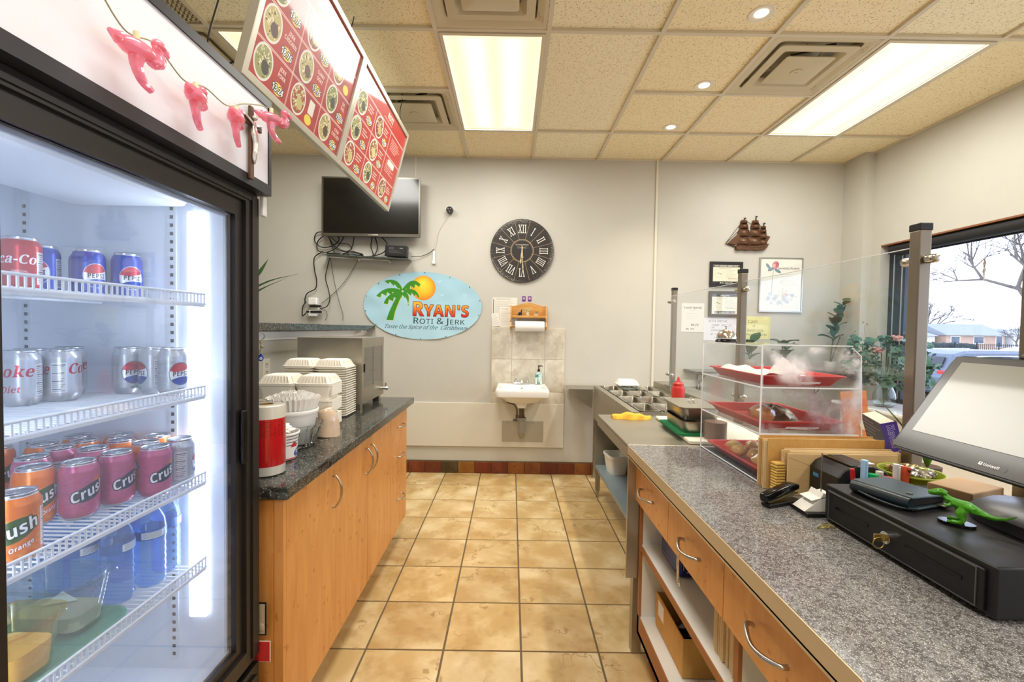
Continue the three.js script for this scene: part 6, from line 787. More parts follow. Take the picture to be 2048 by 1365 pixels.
// ---------------------------------------------------------------- bags, book, printer, small things
{
  const bagTex = canvasTex(256, 256, (x, w, h) => { x.fillStyle = '#d8b57e'; x.fillRect(0, 0, w, h); for (let i = 0; i < 500; i++) { x.fillStyle = i % 2 ? 'rgba(160,118,66,0.25)' : 'rgba(215,178,120,0.3)'; x.fillRect(rnd(0, w), rnd(0, h), rnd(10, 60), 1); } x.strokeStyle = 'rgba(140,100,55,0.7)'; x.lineWidth = 2; x.beginPath(); x.moveTo(0, 20); x.lineTo(70, 90); x.lineTo(200, 60); x.stroke(); x.fillStyle = '#7a5a34'; x.beginPath(); x.arc(72, 92, 9, 0, 7); x.fill(); scribble(x, 56, 110, 60, 110, 12, '#8a6a40', 3); });
  const face = M(0xffffff, 0.85, 0, { map: bagTex });
  let b1, b2;
  for (let k = 0; k < 9; k++) { const z = -1.408 + k * 0.0056, p = [0.975 + rnd(-0.008, 0.008), RC + 0.0005, z], l = 'large flat brown paper bag standing in bundle against display case', g = 'large brown paper bags'; if (!b1) { b1 = thing('paper_bag', l, 'paper bag', p, 0, g); part('bag', rb(0.36, 0.158, 0.003, 0.0012, 0, 0.079, 0), kraftDark, b1); } else { const o = dup(b1, p, rnd(-0.008, 0.008)); o.scale.y = rnd(0.94, 1); o.children[0].material = [kraftDark, kraft, cardboard][k % 3]; } }
  for (let k = 0; k < 8; k++) { const z = -1.353 + k * 0.0056, p = [1.0 + rnd(-0.008, 0.008), RC + 0.0005, z], l = 'smaller printed brown paper bag in bundle behind receipt printer', g = 'smaller brown paper bags'; if (!b2) { b2 = thing('paper_bag', l, 'paper bag', p, 0, g); part('bag', rb(0.33, 0.132, 0.003, 0.0012, 0, 0.066, 0), kraft, b2); part('printed_face', bx(0.325, 0.128, 0.0003, 0, 0.066, 0.0017), face, b2); } else { const o = dup(b2, p, rnd(-0.01, 0.01)); o.scale.y = rnd(0.95, 1); } }
  let b3; for (let k = 0; k < 11; k++) { const p = [0.828, RC + 0.0005 + k * 0.0085, -1.339 - 0.0]; const l = 'folded base flap of yellow-brown bags stacked beside printed bags', g = 'folded bag bases'; if (!b3) b3 = single('bag_flap', l, 'paper bag', rb(0.03, 0.0075, 0.028, 0.003, 0, 0.004, 0), M(0xe0b45a, 0.85), p, 0.1, g); else { const o = dup(b3, [p[0] - 0.012 + rnd(-0.001, 0.001), p[1], -1.337], 0.1); } }
  b3.position.x -= 0.012; b3.position.z = -1.337;
  // book and orange folder
  const bk = thing('thick_book', 'thick purple-spined paperback leaning behind the paper bags', 'book', [1.308, RC + 0.012, -1.5]); bk.rotation.order = 'ZYX'; bk.rotation.set(0, -PI / 2 - 0.3, 0.3);
  const sp = canvasTex(128, 512, (x, w, h) => { x.fillStyle = '#3b1d86'; x.fillRect(0, 0, w, h); x.save(); x.translate(w / 2 - 18, 20); x.rotate(PI / 2); x.font = 'bold 74px sans-serif'; x.lineJoin = 'round'; x.strokeStyle = '#d8cfe8'; x.lineWidth = 5; x.strokeText('Kevin Trude', 0, 0); x.fillStyle = '#4a2a9c'; x.fillText('Kevin Trude', 0, 0); x.restore(); });
  const cv = canvasTex(256, 320, (x, w, h) => { x.fillStyle = '#15121a'; x.fillRect(0, 0, w, h); scribble(x, 14, 20, 220, 260, 12, '#b9b4c0', 5); });
  bk.scale.set(0.9, 1.0, 1.15);
  part('pages', bx(0.145, 0.2, 0.036, 0, 0.1, 0), M(0xe5dcc4, 0.9), bk); part('cover', [bx(0.15, 0.204, 0.002, 0, 0.1, 0.019), bx(0.15, 0.204, 0.002, 0, 0.1, -0.019)], M(0xffffff, 0.35, 0, { map: cv }), bk); part('spine', bx(0.002, 0.204, 0.04, 0.0755, 0.1, 0), M(0xffffff, 0.35, 0, { map: sp }), bk);
  const fo = thing('orange_folder', 'orange card folder standing behind the purple book', 'folder', [1.335, RC + 0.016, -1.68]); fo.rotation.set(-0.12, 0.1, 0.05); part('card', rb(0.11, 0.25, 0.003, 0.001, 0, 0.125, 0), M(0xd77a25, 0.6), fo); part('fold', bx(0.11, 0.03, 0.001, 0, 0.205, 0.002), M(0xc96c1c, 0.6), fo); part('sticker', cy(0.02, 0.001, 0, 0, 0, 18).rotateX(PI / 2).translate(0.03, 0.12, 0.003), M(0xe7c58a, 0.6), fo);
  // receipt printer
  const pr = thing('receipt_printer', 'black receipt printer with sloping curved lid', 'printer', [0.965, RC, -1.25]);
  const prof = [[-0.065, 0], [-0.065, 0.095], [-0.06, 0.1], [-0.02, 0.118], [0.02, 0.124], [0.05, 0.118], [0.065, 0.1], [0.065, 0]];
  part('case', prism([[-0.07, 0], [0.07, 0], [0.07, 0.09], [0.055, 0.108], [0.02, 0.122], [-0.02, 0.122], [-0.055, 0.108], [-0.07, 0.09]], 0.11, 0.003).translate(0, 0.003, -0.055), M(0x1c1b1b, 0.35), pr);
  part('paper_slot', [bx(0.012, 0.003, 0.11, -0.03, 0.1255, 0)], blackGloss, pr); part('label', bx(0.05, 0.001, 0.028, 0.02, 0.1265, 0.02), paper, pr); part('logo', bx(0.001, 0.01, 0.022, -0.073, 0.075, -0.03), M(0x3f8ab8, 0.4), pr);
  // pens in a low holder
  const ho = thing('pen_holder', 'low dark pen tray tucked behind the cash drawer', 'pen holder', [0.985, RC, -1.17]); part('tray', tub(0.15, 0.034, 0.07, { taper: 0.98, rim: 0.001, t: 0.0015, r: 0.008 }), black, ho);
  const pen = (name, label, x, h, r, col, capCol, capH, lean = 0) => { const o = thing(name, label, 'pen', [x, RC + 0.016, -1.17]); o.rotation.z = lean; part('barrel', cy(r, h - capH, 0, (h - capH) / 2, 0, 14), M(col, 0.35), o); part('cap', [cy(r * 1.08, capH, 0, h - capH / 2, 0, 14), rb(r * 0.5, capH * 0.8, 0.002, 0.0008, 0, h - capH / 2, r * 1.3)], M(capCol, 0.3), o); return o; };
  pen('pen', 'white pen with red cap in pen tray', 0.925, 0.112, 0.005, 0xe8e4dc, 0xc02828, 0.03, 0.12); pen('highlighter', 'pale blue highlighter standing in pen tray', 0.944, 0.135, 0.0075, 0x8fc0ea, 0xa9d0f2, 0.05); pen('marker', 'marker with wide green cap in pen tray', 0.963, 0.098, 0.0105, 0xe2e0d8, 0x18b060, 0.02, -0.05); pen('marker', 'cream marker standing between green cap and white tube', 0.985, 0.105, 0.008, 0xe6dfd0, 0xded6c6, 0.04); pen('marker', 'white tube with thin red rim in pen tray', 1.008, 0.09, 0.0115, 0xeadfd2, 0xd04a3a, 0.006); pen('marker', 'tall clear-capped white marker in pen tray', 1.03, 0.125, 0.0075, 0xdad6d0, 0xe8e6e4, 0.06);
  const ok = thing('box_cutter', 'orange plastic box cutter standing in pen tray', 'tool', [1.05, RC + 0.012, -1.17]); part('handle', vtube([[0, 0.0, 0], [0, 0.06, 0], [0.003, 0.1, 0], [0.006, 0.122, 0]], [0.009, 0.011, 0.009, 0.011], 14), M(0xd0522a, 0.4), ok); part('hole', cy(0.003, 0.026, 0, 0, 0, 10).rotateX(PI / 2).translate(0.005, 0.114, 0), black, ok);
  // candy bowl
  const cb = thing('candy_bowl', 'lime green plastic bowl piled with foil sweets', 'bowl', [1.118, RC, -1.225]); part('bowl', lathe([[0, 0.002], [0.046, 0.002], [0.05, 0.008], [0.07, 0.1], [0.074, 0.102], [0.074, 0.108], [0.068, 0.106], [0.048, 0.012], [0, 0.008]], 36), M(0x9fae2c, 0.4), cb);
  for (let i = 0; i < 24; i++) { const a = i * 2.399, q = 0.052 * Math.sqrt((i + 0.5) / 24), lp = []; for (let k = 0; k <= 5; k++) lp.push(Array.from({ length: 9 }, (_, j) => { const t = j / 9 * 2 * PI, s = sin(k / 5 * PI) * 0.0105 * (1 + 0.25 * sin(j * 4 + k * 2)); return [(k / 5 - 0.5) * 0.03, s * cos(t), s * sin(t)]; })); const o = single('foil_sweet', 'foil-wrapped sweet piled in the lime green bowl', 'sweet', loft(lp, false, 0.2), M([0xb9a36a, 0xa8a39a, 0x8a6a4a, 0x9aa060, 0xc9c2b4][i % 5], 0.22, 0.7), [1.118 + q * cos(a), RC + 0.102 + 0.012 * (1 - i / 24), -1.225 + q * sin(a)], rnd(0, 3), 'foil sweets in the bowl'); o.rotation.z = rnd(-0.5, 0.5); }
  // stapler, spike, ring, scraps
  const st = thing('stapler', 'black stapler lying near the paper bags', 'stapler', [0.752, RC, -1.235], 0.35); st.scale.setScalar(1.02); part('base', rb(0.12, 0.011, 0.03, 0.004, 0.02, 0.0065, 0), black, st); part('arm', [loft([rr(0.115, 0.02, 0.009, 0, 0.02, 0, 6), rr(0.13, 0.028, 0.012, 0.004, 0.02, 0, 6), rr(0.13, 0.03, 0.012, 0.012, 0.02, 0, 6), rr(0.115, 0.024, 0.011, 0.02, 0.012, 0, 6), rr(0.09, 0.014, 0.006, 0.025, 0.005, 0, 6)], true, 1).translate(0, 0.024, 0).rotateZ(0.22)], blackGloss, st); part('magazine', rb(0.11, 0.008, 0.016, 0.002, 0.022, 0.021, 0).rotateZ(0.14), M(0xb9ae7a, 0.3, 0.8), st);
  const sk = thing('receipt_spike', 'black receipt spindle holding white paper slips', 'spindle', [0.845, RC, -1.19]); part('base', rb(0.1, 0.012, 0.075, 0.004, -0.01, 0.006, 0), black, sk); part('spike', [cy(0.0018, 0.15, 0, 0.087, 0, 8)], steelDark, sk); part('slips', [prism([[-0.06, 0], [0.035, 0], [0.02, 0.035], [-0.01, 0.05], [-0.02, 0.03]], 0.05, 0).translate(0, 0.0125, -0.025), bx(0.06, 0.002, 0.05, 0.0, 0.05, 0).rotateZ(0.25)], paper, sk);
  single('elastic_coil', 'small coil of gold wire lying on grey countertop', 'coil', [0, 1, 2].map((i) => new THREE.TorusGeometry(0.011, 0.0012, 5, 20).rotateX(PI / 2 - 0.5 + i * 0.3).translate(i * 0.01 - 0.01, 0.0065, (i - 1) * 0.006)), M(0xa99a4a, 0.3, 0.8), [0.79, RC, -1.09], 0.8);
  // cash drawer
  const cd = thing('cash_drawer', 'wide black metal cash drawer with key in lock', 'cash drawer', [0.82, RC, -0.94]);
  const dk = M(0x1b1a1a, 0.42, 0.2), D = 0.4, Wd = 0.41;
  part('case', [rb(D, 0.09, Wd, 0.004, D / 2 + 0.004, 0.051, 0), span(0.02, D - 0.02, 0, 0.006, -0.18, 0.18)], dk, cd); part('front', [rb(0.008, 0.074, Wd - 0.03, 0.003, 0.001, 0.049, 0)], dk, cd);
  part('front_bead', [span(-0.005, -0.003, 0.083, 0.0845, -0.18, 0.18), span(-0.005, -0.003, 0.0145, 0.016, -0.18, 0.18), span(-0.005, -0.003, 0.016, 0.083, -0.18, -0.1785), span(-0.005, -0.003, 0.016, 0.083, 0.1785, 0.18)], M(0x6a6863, 0.3, 0.5), cd);
  for (const [z0, z1] of [[-0.155, -0.055], [0.04, 0.155]]) part('slot', span(-0.0045, -0.002, 0.048, 0.054, z0, z1), blackGloss, cd); const lk = part('lock', [cy(0.013, 0.01, 0, 0, 0, 24).rotateZ(PI / 2).translate(-0.007, 0.05, 0.0)], chrome, cd); part('key', [rb(0.024, 0.016, 0.003, 0.0012, -0.024, 0.05, 0), new THREE.TorusGeometry(0.012, 0.0011, 5, 22).translate(-0.028, 0.04, 0.004)], M(0xc2a764, 0.3, 0.9), lk);
  // till: base, arm, screen
  const till = thing('till_terminal', 'touch screen till terminal on the black cash drawer', 'till', [1.035, RC + 0.097, -0.87]);
  const tb = M(0x211f1e, 0.4);
  part('base', [loft([rr(0.2, 0.24, 0.09, 0, 0.05, 0, 8), rr(0.2, 0.24, 0.09, 0.022, 0.05, 0, 8), rr(0.17, 0.21, 0.085, 0.036, 0.055, 0, 8), rr(0.05, 0.08, 0.02, 0.042, 0.06, 0, 8)])], M(0x34323a, 0.35), till);
  part('arm', [prism([[0.06, 0.03], [0.1, 0.03], [0.1, 0.2], [0.06, 0.2], [0.0, 0.12], [0.01, 0.1], [0.05, 0.12]], 0.07, 0.003).translate(0, 0, -0.035)], tb, till);
  const tl = 0.6, Ws = 0.36, Hs = 0.262; // screen leans back
  const q = new THREE.Matrix4().makeTranslation(-0.128, 0.125, -0.0).multiply(new THREE.Matrix4().makeRotationZ(-tl)).multiply(new THREE.Matrix4().makeRotationY(-PI / 2));
  const scr = part('screen_case', [loft([rr(Ws, Hs, 0.02, 0), rr(Ws, Hs, 0.02, 0.012), rr(Ws - 0.03, Hs - 0.03, 0.03, 0.028), rr(Ws - 0.12, Hs - 0.1, 0.03, 0.04)]).rotateX(-PI / 2).translate(0, Hs / 2, 0)].map((g) => g.applyMatrix4(q)), tb, till);
  const bez = M(0x3a3833, 0.35, 0, { clearcoat: 0.3, clearcoatRoughness: 0.1 });
  part('bezel', [prism(rect(-Ws / 2 + 0.004, Ws / 2 - 0.004, 0.004, Hs - 0.004), 0.0012).translate(0, 0, 0.0005)].map((g) => g.applyMatrix4(q)), bez, scr);
  part('display', [bx(Ws - 0.052, Hs - 0.07, 0.0012, 0, Hs / 2 + 0.016, 0.0022)].map((g) => g.applyMatrix4(q)), M(0x8f8e80, 0.3, 0, { clearcoat: 0.5, clearcoatRoughness: 0.06 }), scr, 'pale dormant touch screen');
  const lg = canvasTex(256, 48, (x, w, h) => { x.fillStyle = '#3a3833'; x.fillRect(0, 0, w, h); x.fillStyle = '#f2f2ee'; x.fillRect(4, 8, 34, 32); x.fillStyle = '#3a3833'; x.fillRect(16, 14, 12, 12); x.font = 'bold 40px sans-serif'; x.fillStyle = '#f2f2ee'; x.fillText('Uniwell', 48, 39); });
  part('logo', [new THREE.PlaneGeometry(0.05, 0.0095).translate(0.035, 0.019, 0.0021)].map((g) => g.applyMatrix4(q)), M(0xffffff, 0.3, 0, { map: lg }), scr);
  part('customer_display', [rod([0.13, 0.02, -0.09], [0.13, 0.31, -0.09], 0.011, 12), rb(0.03, 0.05, 0.1, 0.012, 0.13, 0.325, -0.09)], black, till);
  single('wood_box_lid', 'tan flat cardboard carton behind the till', 'carton', [rb(0.13, 0.03, 0.085, 0.003, 0, 0.015, 0)], M(0xc9a372, 0.6), [1.1, RC + 0.0965, -1.06], 0.35);
  // wallet and dinosaur on the drawer
  const wl = thing('folio_wallet', 'dark teal leather folio wallet lying on cash drawer', 'wallet', [0.925, RC + 0.0965, -1.045], 0.3);
  const lea = M(0x33454b, 0.4), lea2 = M(0x16262b, 0.35); part('cover', [rb(0.12, 0.006, 0.13, 0.003, 0, 0.026, 0).rotateZ(-0.04), rb(0.124, 0.006, 0.135, 0.003, 0.002, 0.004, 0)], lea, wl); part('pages', rb(0.108, 0.016, 0.12, 0.004, 0.004, 0.015, 0), M(0x2a221c, 0.7), wl); part('spine_fold', vtube([[-0.058, 0.016, -0.062], [-0.06, 0.016, 0], [-0.058, 0.016, 0.062]], [0.013, 0.014, 0.013], 10), lea2, wl); part('snap', cy(0.006, 0.003, -0.035, 0.0315, 0.045, 16), M(0x8a8a80, 0.3, 0.8), wl); part('strap', tube([[-0.05, 0.006, 0.07], [-0.075, 0.006, 0.05], [-0.08, 0.008, 0.0], [-0.07, 0.01, -0.04]], 0.003, 20), lea2, wl); part('buckle', rb(0.03, 0.004, 0.016, 0.002, 0.035, 0.008, 0.072), M(0x9a9078, 0.3, 0.8), wl);
  const dn = thing('dinosaur_toy', 'small green plastic dinosaur toy on black oval base', 'toy', [0.925, RC + 0.097, -0.905], -0.78);
  part('base', [cy(0.024, 0.005, 0, 0.0025, 0, 28).scale(1.2, 1, 0.8)], blackGloss, dn);
  const gr = M(0x4f9e1f, 0.35); part('body', [vtube([[-0.02, 0.056, 0], [-0.012, 0.048, 0], [0, 0.042, 0], [0.014, 0.04, 0], [0.03, 0.034, 0], [0.05, 0.028, 0], [0.068, 0.031, 0], [0.082, 0.04, 0]], [0.0055, 0.0075, 0.0105, 0.0115, 0.008, 0.005, 0.003, 0.0008], 30, 12), vtube([[-0.016, 0.058, 0], [-0.026, 0.06, 0], [-0.036, 0.057, 0], [-0.044, 0.055, 0]], [0.006, 0.0085, 0.0065, 0.004], 12, 12), ...[-1, 1].flatMap((s) => [vtube([[0.01, 0.036, s * 0.008], [0.004, 0.026, s * 0.011], [0.009, 0.014, s * 0.011], [0.003, 0.006, s * 0.011]], [0.0085, 0.0075, 0.0045, 0.004], 14), vtube([[0.006, 0.007, s * 0.011], [-0.006, 0.0065, s * 0.013], [-0.014, 0.006, s * 0.014]], [0.004, 0.0045, 0.002], 8), vtube([[-0.008, 0.044, s * 0.009], [-0.016, 0.037, s * 0.011], [-0.02, 0.04, s * 0.01]], [0.003, 0.0022, 0.0012], 8)])], gr, dn);
  part('eye', [ball(0.0017, -0.029, 0.064, 0.005), ball(0.0017, -0.029, 0.064, -0.005)], white, dn);
  const pl = thing('potted_plant', 'small bright green strap-leaved plant behind the till screen', 'plant', [1.33, RC, -1.4]); part('pot', lathe([[0, 0], [0.03, 0], [0.036, 0.07], [0.032, 0.07], [0, 0.06]], 20), M(0x5b4030, 0.7), pl); const lf = M(0x6fa02c, 0.45, 0, { transmission: 0.2, thickness: 0 }); for (const pts of [[[0, 0.06, 0], [-0.02, 0.13, -0.02], [-0.06, 0.2, -0.04], [-0.12, 0.27, -0.05]], [[0, 0.06, 0], [0.0, 0.14, 0.0], [0.02, 0.24, 0.0], [-0.01, 0.3, -0.01]], [[0, 0.06, 0], [0.03, 0.16, 0.0], [0.03, 0.28, 0.01], [0.0, 0.33, 0.0]], [[0, 0.06, 0], [-0.03, 0.12, 0.02], [-0.06, 0.17, 0.03], [-0.09, 0.2, 0.02]]]) part('leaf', bladeLeaf(pts, 0.011), lf, pl);
}
// ---------------------------------------------------------------- customer side: wall shelf, plants on shelf and sill
{
  const s = thing('wall_shelf', 'dark stone wall shelf on scrolled iron brackets', 'shelf', [0, 0, 0]); part('board', rb(1.46, 0.03, 0.3, 0.005, 2.38, 1.02, ZB + 0.15), graniteDark, s);
  for (const x of [1.78, 2.9]) part('bracket', [tube([[x, 1.0, ZB + 0.012], [x, 0.9, ZB + 0.012], [x, 0.8, ZB + 0.012]], 0.005, 12), tube([[x, 0.82, ZB + 0.02], [x, 0.86, ZB + 0.07], [x, 0.93, ZB + 0.06], [x, 0.92, ZB + 0.03], [x, 0.9, ZB + 0.05], [x, 0.96, ZB + 0.13], [x, 1.0, ZB + 0.2]], 0.005, 36)], M(0x57504a, 0.5, 0.6), s);
  const leafDisc = (r, lobes) => { const sh = []; const n = 26; for (let i = 0; i < n; i++) { const a = i / n * 2 * PI, q = r * (1 + 0.1 * cos(a * lobes)) * (1 - 0.35 * Math.max(0, cos(a + PI / 2)) ** 8); sh.push([q * cos(a), 0.12 * q + 0.006 * sin(a * 4), q * sin(a)]); } return loft([sh, sh.map(([x, y, z]) => [x * 0.3, y * 0.2, z * 0.3]), sh.map(([x, y, z]) => [x * 0.3, y * 0.2 - 0.001, z * 0.3]), sh.map(([x, y, z]) => [x, y - 0.0008, z])], false, 1.0); };
  const L = [0.028, 0.036, 0.022].map((r) => join(leafDisc(r, 5))), gm = [M(0x35604a, 0.55, 0, { transmission: 0.12, thickness: 0 }), M(0x47725a, 0.55, 0, { transmission: 0.12, thickness: 0 }), M(0x2f5a40, 0.55, 0, { transmission: 0.12, thickness: 0 })];
  const g = thing('geranium', 'leafy geranium with faded pink blooms on the window sill', 'plant', [3.0, 0.8128, -3.55]); g.scale.setScalar(1.2);
  part('vase', lathe([[0, 0.002], [0.05, 0.002], [0.065, 0.03], [0.06, 0.09], [0.045, 0.13], [0.05, 0.15], [0.048, 0.15], [0.043, 0.13], [0.058, 0.09], [0.062, 0.03], [0.048, 0.006], [0, 0.006]], 28), M(0xeef4f4, 0.02, 0, { transmission: 1, thickness: 0.003 }), g);
  const stems = []; for (let i = 0; i < 12; i++) { const a = i * 2.4, q = 0.08 + 0.1 * (i % 3) / 2; stems.push(tube([[0, 0.02, 0], [0.02 * cos(a), 0.15, 0.02 * sin(a)], [q * 0.7 * cos(a), 0.25, q * sin(a)], [q * 0.8 * cos(a), 0.34 + 0.08 * (i % 4) / 3, q * 1.2 * sin(a)]], 0.003, 14, 5)); } part('stems', stems, M(0x4f7048, 0.6), g);
  for (let i = 0; i < 180; i++) { const a = i * 2.399, v = (i % 19) / 19, rad = (0.07 + 0.13 * Math.sqrt(rnd())) * (0.6 + 0.8 * sin(PI * (0.15 + 0.75 * v))), m = part('leaf', L[i % 3], gm[i % 3], g); m.position.set(rad * 0.75 * cos(a), 0.15 + 0.32 * v, rad * 1.15 * sin(a)); m.rotation.set(rnd(-0.9, 0.9) + 0.4, rnd(0, 6), rnd(-0.9, 0.9)); }
  for (const [x, y, z] of [[-0.1, 0.38, 0.06], [-0.08, 0.33, -0.1], [-0.06, 0.46, 0.15]]) part('bloom', Array.from({ length: 8 }, (_, i) => ball(0.012, x + 0.02 * cos(i * 2.4), y + 0.016 * sin(i * 3), z + 0.02 * sin(i * 2.4), 1, 0.7, 1, 7)), M(0xb57f7c, 0.7), g);
  part('dry_stalk', [[-0.05, 0.55, -0.12], [-0.1, 0.5, -0.16]].flatMap(([x, y, z]) => [tube([[x * 0.3, 0.3, z * 0.5], [x, y - 0.06, z], [x, y, z]], 0.0014, 10, 4), ...[0, 1, 2, 3].map((i) => ball(0.005, x + 0.016 * cos(i * 1.6), y + 0.006 * i, z + 0.016 * sin(i * 1.6), 1, 1, 1, 6))]), M(0x8d8a72, 0.8), g);
  const rp = thing('rubber_plant', 'tall dark green broad-leaved plant against the corner wall', 'plant', [2.93, 1.036, ZB + 0.16]); part('pot', lathe([[0, 0], [0.045, 0], [0.055, 0.1], [0.05, 0.1], [0, 0.09]], 24), M(0xd8d4ca, 0.4), rp); part('stems', [tube([[0, 0.08, 0], [0.02, 0.25, 0], [0.05, 0.42, 0], [0.12, 0.62, 0.01]], 0.006, 20), tube([[0.01, 0.09, 0], [0.05, 0.24, 0.01], [0.075, 0.33, 0.02]], 0.005, 14)], M(0x5a5236, 0.7), rp);
  const oval = join(loft([...Array(9)].map((_, i) => { const u = i / 8, w = 0.045 * sin(PI * Math.min(0.98, 0.06 + u * 0.92)), y = 0.02 * sin(u * 2.4); return [[u * 0.12, y + 0.008, -w], [u * 0.12, y, 0], [u * 0.12, y + 0.008, w], [u * 0.12, y - 0.0012, 0]]; }), true, 1.2));
  for (let i = 0; i < 17; i++) { const v = i / 16, m = part('leaf', oval, gm[i % 2 ? 2 : 0], rp); m.position.set(0.02 + 0.1 * v * v, 0.28 + 0.36 * v, 0.005); m.rotation.set(rnd(-0.4, 0.4), i * 2.4, 0.3 + rnd(0, 0.6)); m.scale.setScalar(1.05 - 0.35 * v); }
  for (const [x, n, l] of [[2.2, 9, 'low creeping plant on wall shelf below yellow note'], [2.52, 11, 'low broad-leaved plant on wall shelf below flower print']]) { const p = thing('shelf_plant', l, 'plant', [x, 1.036, ZB + 0.15]); part('pot', lathe([[0, 0], [0.05, 0], [0.062, 0.11], [0.056, 0.11], [0, 0.1]], 24), M(0xb9b4a6, 0.5), p); for (let i = 0; i < n; i++) { const m = part('leaf', oval, gm[i % 3], p); m.position.set(0.01 * cos(i * 2.4), 0.12 + 0.15 * (i / n), 0.01 * sin(i * 2.4)); m.rotation.set(rnd(-0.3, 0.3), i * 2.4, rnd(0.1, 0.7)); m.scale.setScalar(rnd(0.8, 1.15)); } part('stems', Array.from({ length: 5 }, (_, i) => tube([[0, 0.08, 0], [0.02 * cos(i), 0.2, 0.02 * sin(i)], [0.03 * cos(i), 0.27, 0.03 * sin(i)]], 0.003, 8, 5)), gm[1], p); }
  const sn = thing('snowflake_ornament', 'clear snowflake ornament hanging on a thread in the window', 'ornament', [3.26, 1.87, -3.08]); sn.rotation.y = 0.85; const arms = []; for (let i = 0; i < 6; i++) { const a = i * PI / 3 + PI / 6; arms.push(rod([0, 0, 0], [0.06 * cos(a), 0.06 * sin(a), 0], 0.0045, 6)); for (const s of [-0.6, 0.6]) arms.push(rod([0.03 * cos(a), 0.03 * sin(a), 0], [0.03 * cos(a) + 0.026 * cos(a + s), 0.03 * sin(a) + 0.026 * sin(a + s), 0], 0.0035, 6)); } part('snowflake', arms, M(0xb9a68c, 0.15, 0, { transmission: 0.4, thickness: 0 }), sn); part('thread', [rod([0, 0.05, 0], [0.004, 0.19, 0], 0.0015, 4), bx(0.03, 0.022, 0.002, -0.008, 0.135, 0).rotateZ(0.1)], M(0x9a9aa0, 0.4), sn); part('pendant', [rod([0, -0.06, 0], [0, -0.09, 0], 0.004, 6)], M(0xb9a68c, 0.2), sn);
}
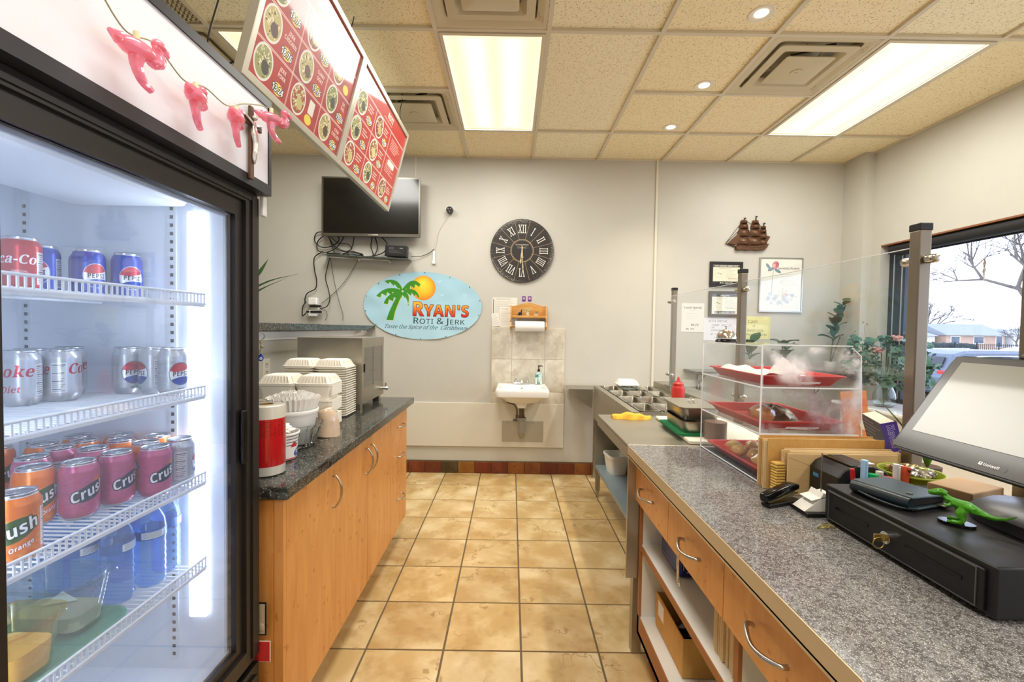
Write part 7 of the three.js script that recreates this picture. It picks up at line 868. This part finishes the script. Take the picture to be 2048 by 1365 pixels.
// ---------------------------------------------------------------- outdoors
{
  const GY = -0.95;
  const asphalt = tiled(M(0xffffff, 0.95, 0, { map: dataTex(128, (u, v) => lerp3(hex3(0x9b9fa6), hex3(0xb3b7bd), fbm(u, v, 12, 3))) }), 6);
  struct('ground', span(3.7, 200, GY - 0.3, GY, -200, 60), asphalt, 'grey asphalt car park outside the window', 'ground');
  struct('sidewalk', span(3.5, 5.2, GY - 0.3, -0.15, -30, 30), M(0xcfcdc8, 0.9), 'raised pale concrete walkway outside window', 'pavement');
  const car = (name, label, x, z, turn, paintCol, s = 1) => {
    const c = thing(name, label, 'car', [x, GY, z], turn); c.scale.setScalar(s);
    const paint = M(paintCol, 0.45, 0.1), dark = M(0x2b3038, 0.08), tyre = M(0x1c1c1d, 0.8), trim = M(0xe9ecee, 0.15, 0.9);
    const prof = [[-2.3, 0.45], [-2.34, 0.85], [-2.26, 1.1], [-2.05, 1.62], [-1.7, 1.72], [0.2, 1.74], [0.55, 1.66], [1.25, 1.14], [2.05, 1.02], [2.3, 0.86], [2.34, 0.45], [1.85, 0.32], [-1.9, 0.32]];
    part('body', [prism(prof, 1.7, 0.08).translate(0, 0, -0.85)], paint, c);
    const win = [[-1.85, 1.14], [-1.72, 1.5], [-1.4, 1.6], [0.15, 1.62], [0.5, 1.54], [1.05, 1.14]]; for (const z0 of [0.932, -0.952]) { const w = part('side_window', prism(win, 0.02).translate(0, 0, z0), dark, c); part('window_trim', tube([...win, win[0]].map(([a, b]) => [a, b, z0 < 0 ? z0 : z0 + 0.02]), 0.022, 60, 5), trim, w); part('pillar', [bx(0.08, 0.46, 0.025, -0.55, 1.37, z0 + 0.012)], blackMatte, w); }
    part('windscreen', prism([[0.62, 1.68], [1.3, 1.17], [1.27, 1.15], [0.58, 1.66]], 1.5).translate(0.03, 0.03, -0.75), dark, c);
    part('rear_window', prism([[-2.3, 1.2], [-2.16, 1.55], [-2.13, 1.54], [-2.27, 1.19]], 1.4).translate(-0.06, 0.03, -0.7), dark, c);
    for (const [wx, wz] of [[-1.42, 0.83], [1.42, 0.83], [-1.42, -0.83], [1.42, -0.83]]) { const w = part('wheel', cy(0.36, 0.24, 0, 0, 0, 28).rotateX(PI / 2).translate(wx, 0.36, wz), tyre, c); part('hub', cy(0.22, 0.03, 0, 0, 0, 18).rotateX(PI / 2).translate(wx, 0.36, wz + Math.sign(wz) * 0.115), trim, w); part('arch', new THREE.TorusGeometry(0.42, 0.035, 8, 24, PI).translate(wx, 0.36, Math.sign(wz) * 0.94), blackMatte, w); }
    for (const s2 of [1, -1]) part('tail_light', rb(0.1, 0.2, 0.34, 0.04, -2.33, 1.02, s2 * 0.74), M(0xb3302c, 0.3), c);
    part('bumper', [rb(0.12, 0.18, 1.7, 0.05, -2.36, 0.55, 0)], paint, c); part('roof_rail', [rod([-1.5, 1.82, 0.75], [0.1, 1.83, 0.75], 0.025), rod([-1.5, 1.82, -0.75], [0.1, 1.83, -0.75], 0.025)], trim, c); part('mirror', [rb(0.12, 0.14, 0.2, 0.04, 0.85, 1.2, 1.05), rb(0.12, 0.14, 0.2, 0.04, 0.85, 1.2, -1.05)], paint, c);
    return c;
  };
  car('parked_car', 'silver grey sport utility car parked across from the window', 17.2, -16, 0, 0x646c79);
  car('parked_car', 'white car parked behind the silver sport utility car', 24.5, -19.6, 0.05, 0xb9bdc3);
  car('parked_car', 'pale grey car parked beyond the window frame', 15.2, -19.8, 0.05, 0x9aa0a8);
  // iron fence
  const f = thing('iron_fence', 'black iron picket fence along the far side of car park', 'fence', [0, GY, -60]);
  const fm = M(0x23262b, 0.6), pk = []; for (let x = 45; x < 80; x += 0.28) pk.push(bx(0.06, 1.15, 0.03, x, 0.62, 0)); const ps = part('pickets', pk, fm, f); ps.userData.kind = 'stuff';
  part('rail', bx(35, 0.06, 0.05, 62.5, 1.05, 0), fm, f); part('rail', bx(35, 0.06, 0.05, 62.5, 0.2, 0), fm, f); for (let x = 45; x < 81; x += 3) part('post', bx(0.1, 1.4, 0.1, x, 0.7, 0), fm, f);
  const hedge = []; for (let i = 0; i < 60; i++) hedge.push(ball(rnd(0.35, 0.6), 58.5 + i * 0.1 + rnd(-0.3, 0.3), 0.5 + rnd(-0.15, 0.3), rnd(-0.3, 0.3), 1, 1, 1, 7)); single('hedge', 'dark clipped hedge behind the iron fence', 'hedge', hedge, M(0x3c4446, 0.95), [0, GY, -61.5]);
  // houses
  const house = (label, x, z, w, d, h, ridge, wallCol, roofCol, wins, turn = 0) => { const o = thing('house', label, 'house', [x, GY, z], turn); part('wall', bx(w, h, d, 0, h / 2, 0), M(wallCol, 0.9), o); part('roof', prism([[-d / 2 - 0.5, 0], [d / 2 + 0.5, 0], [0, ridge]], w + 0.8, 0).rotateY(PI / 2).translate(-w / 2 - 0.4, h, 0), M(roofCol, 0.9), o); for (const [wx, wy, ww, wh] of wins) { const n = part('window', bx(ww + 0.2, wh + 0.2, 0.08, wx, wy, d / 2 + 0.04), white, o); part('pane', bx(ww, wh, 0.04, wx, wy, d / 2 + 0.09), M(0x555f6b, 0.1), n); } return o; };
  house('long low house with brick wall and grey gabled roof', 79.5, -80, 10, 8, 2.3, 2.0, 0xc0a08a, 0x848a93, [[-3.5, 1.5, 1.4, 1.1], [0.5, 1.5, 1.6, 1.1], [4, 1.3, 1.0, 1.8]]);
  house('white sided house wing with grey roof beside brick house', 91, -80, 10, 8, 2.3, 1.3, 0xe2e2de, 0x8a9099, [[-2.4, 1.5, 0.9, 1.6], [0, 1.4, 1, 2], [2.5, 1.5, 0.9, 1.6]]);
  house('pale house with wide flat roof at far edge of car park', 68.5, -80, 9, 7, 2.1, 1.0, 0xd8d0c6, 0x8d929b, [[-2, 1.4, 1.2, 1], [2, 1.4, 1.2, 1]]);
  // bare trees
  const bark = M(0x665e59, 0.95);
  const tree = (label, x, z, h, spread, depth, s0, lean = 0) => { seed = s0; const o = thing('bare_tree', label, 'tree', [x, GY, z]), g = []; const grow = (p, d, l, r, k) => { const e = p.clone().addScaledVector(d, l); g.push(rod(p.toArray(), e.toArray(), r, k > 2 ? 7 : 4, r * 0.7)); if (k === 0) return; const n = k > depth - 1 ? 4 : 3; for (let i = 0; i < n; i++) { const q = d.clone().applyAxisAngle(V(1, 0, 0), rnd(-spread, spread)).applyAxisAngle(V(0, 0, 1), rnd(-spread, spread) + lean * 0.1).normalize(); q.y += 0.06; grow(p.clone().addScaledVector(d, l * rnd(0.65, 1)), q.normalize(), l * rnd(0.62, 0.86), r * 0.64, k - 1); } }; grow(V(0, 0, 0), V(lean * 0.2, 1, 0).normalize(), h * 0.27, h * 0.022, depth); part('trunk_and_branches', g, bark, o); return o; };
  tree('wide spreading bare tree leaning across the window view', 36.9, -30, 13, 0.85, 7, 91, -1.5);
  tree('upright bare tree rising behind the low houses', 82.5, -88, 12, 0.6, 5, 23);
  tree('small bushy bare tree beside the low houses', 82, -72, 6, 0.8, 5, 41);
}
renderer.render(scene, camera);
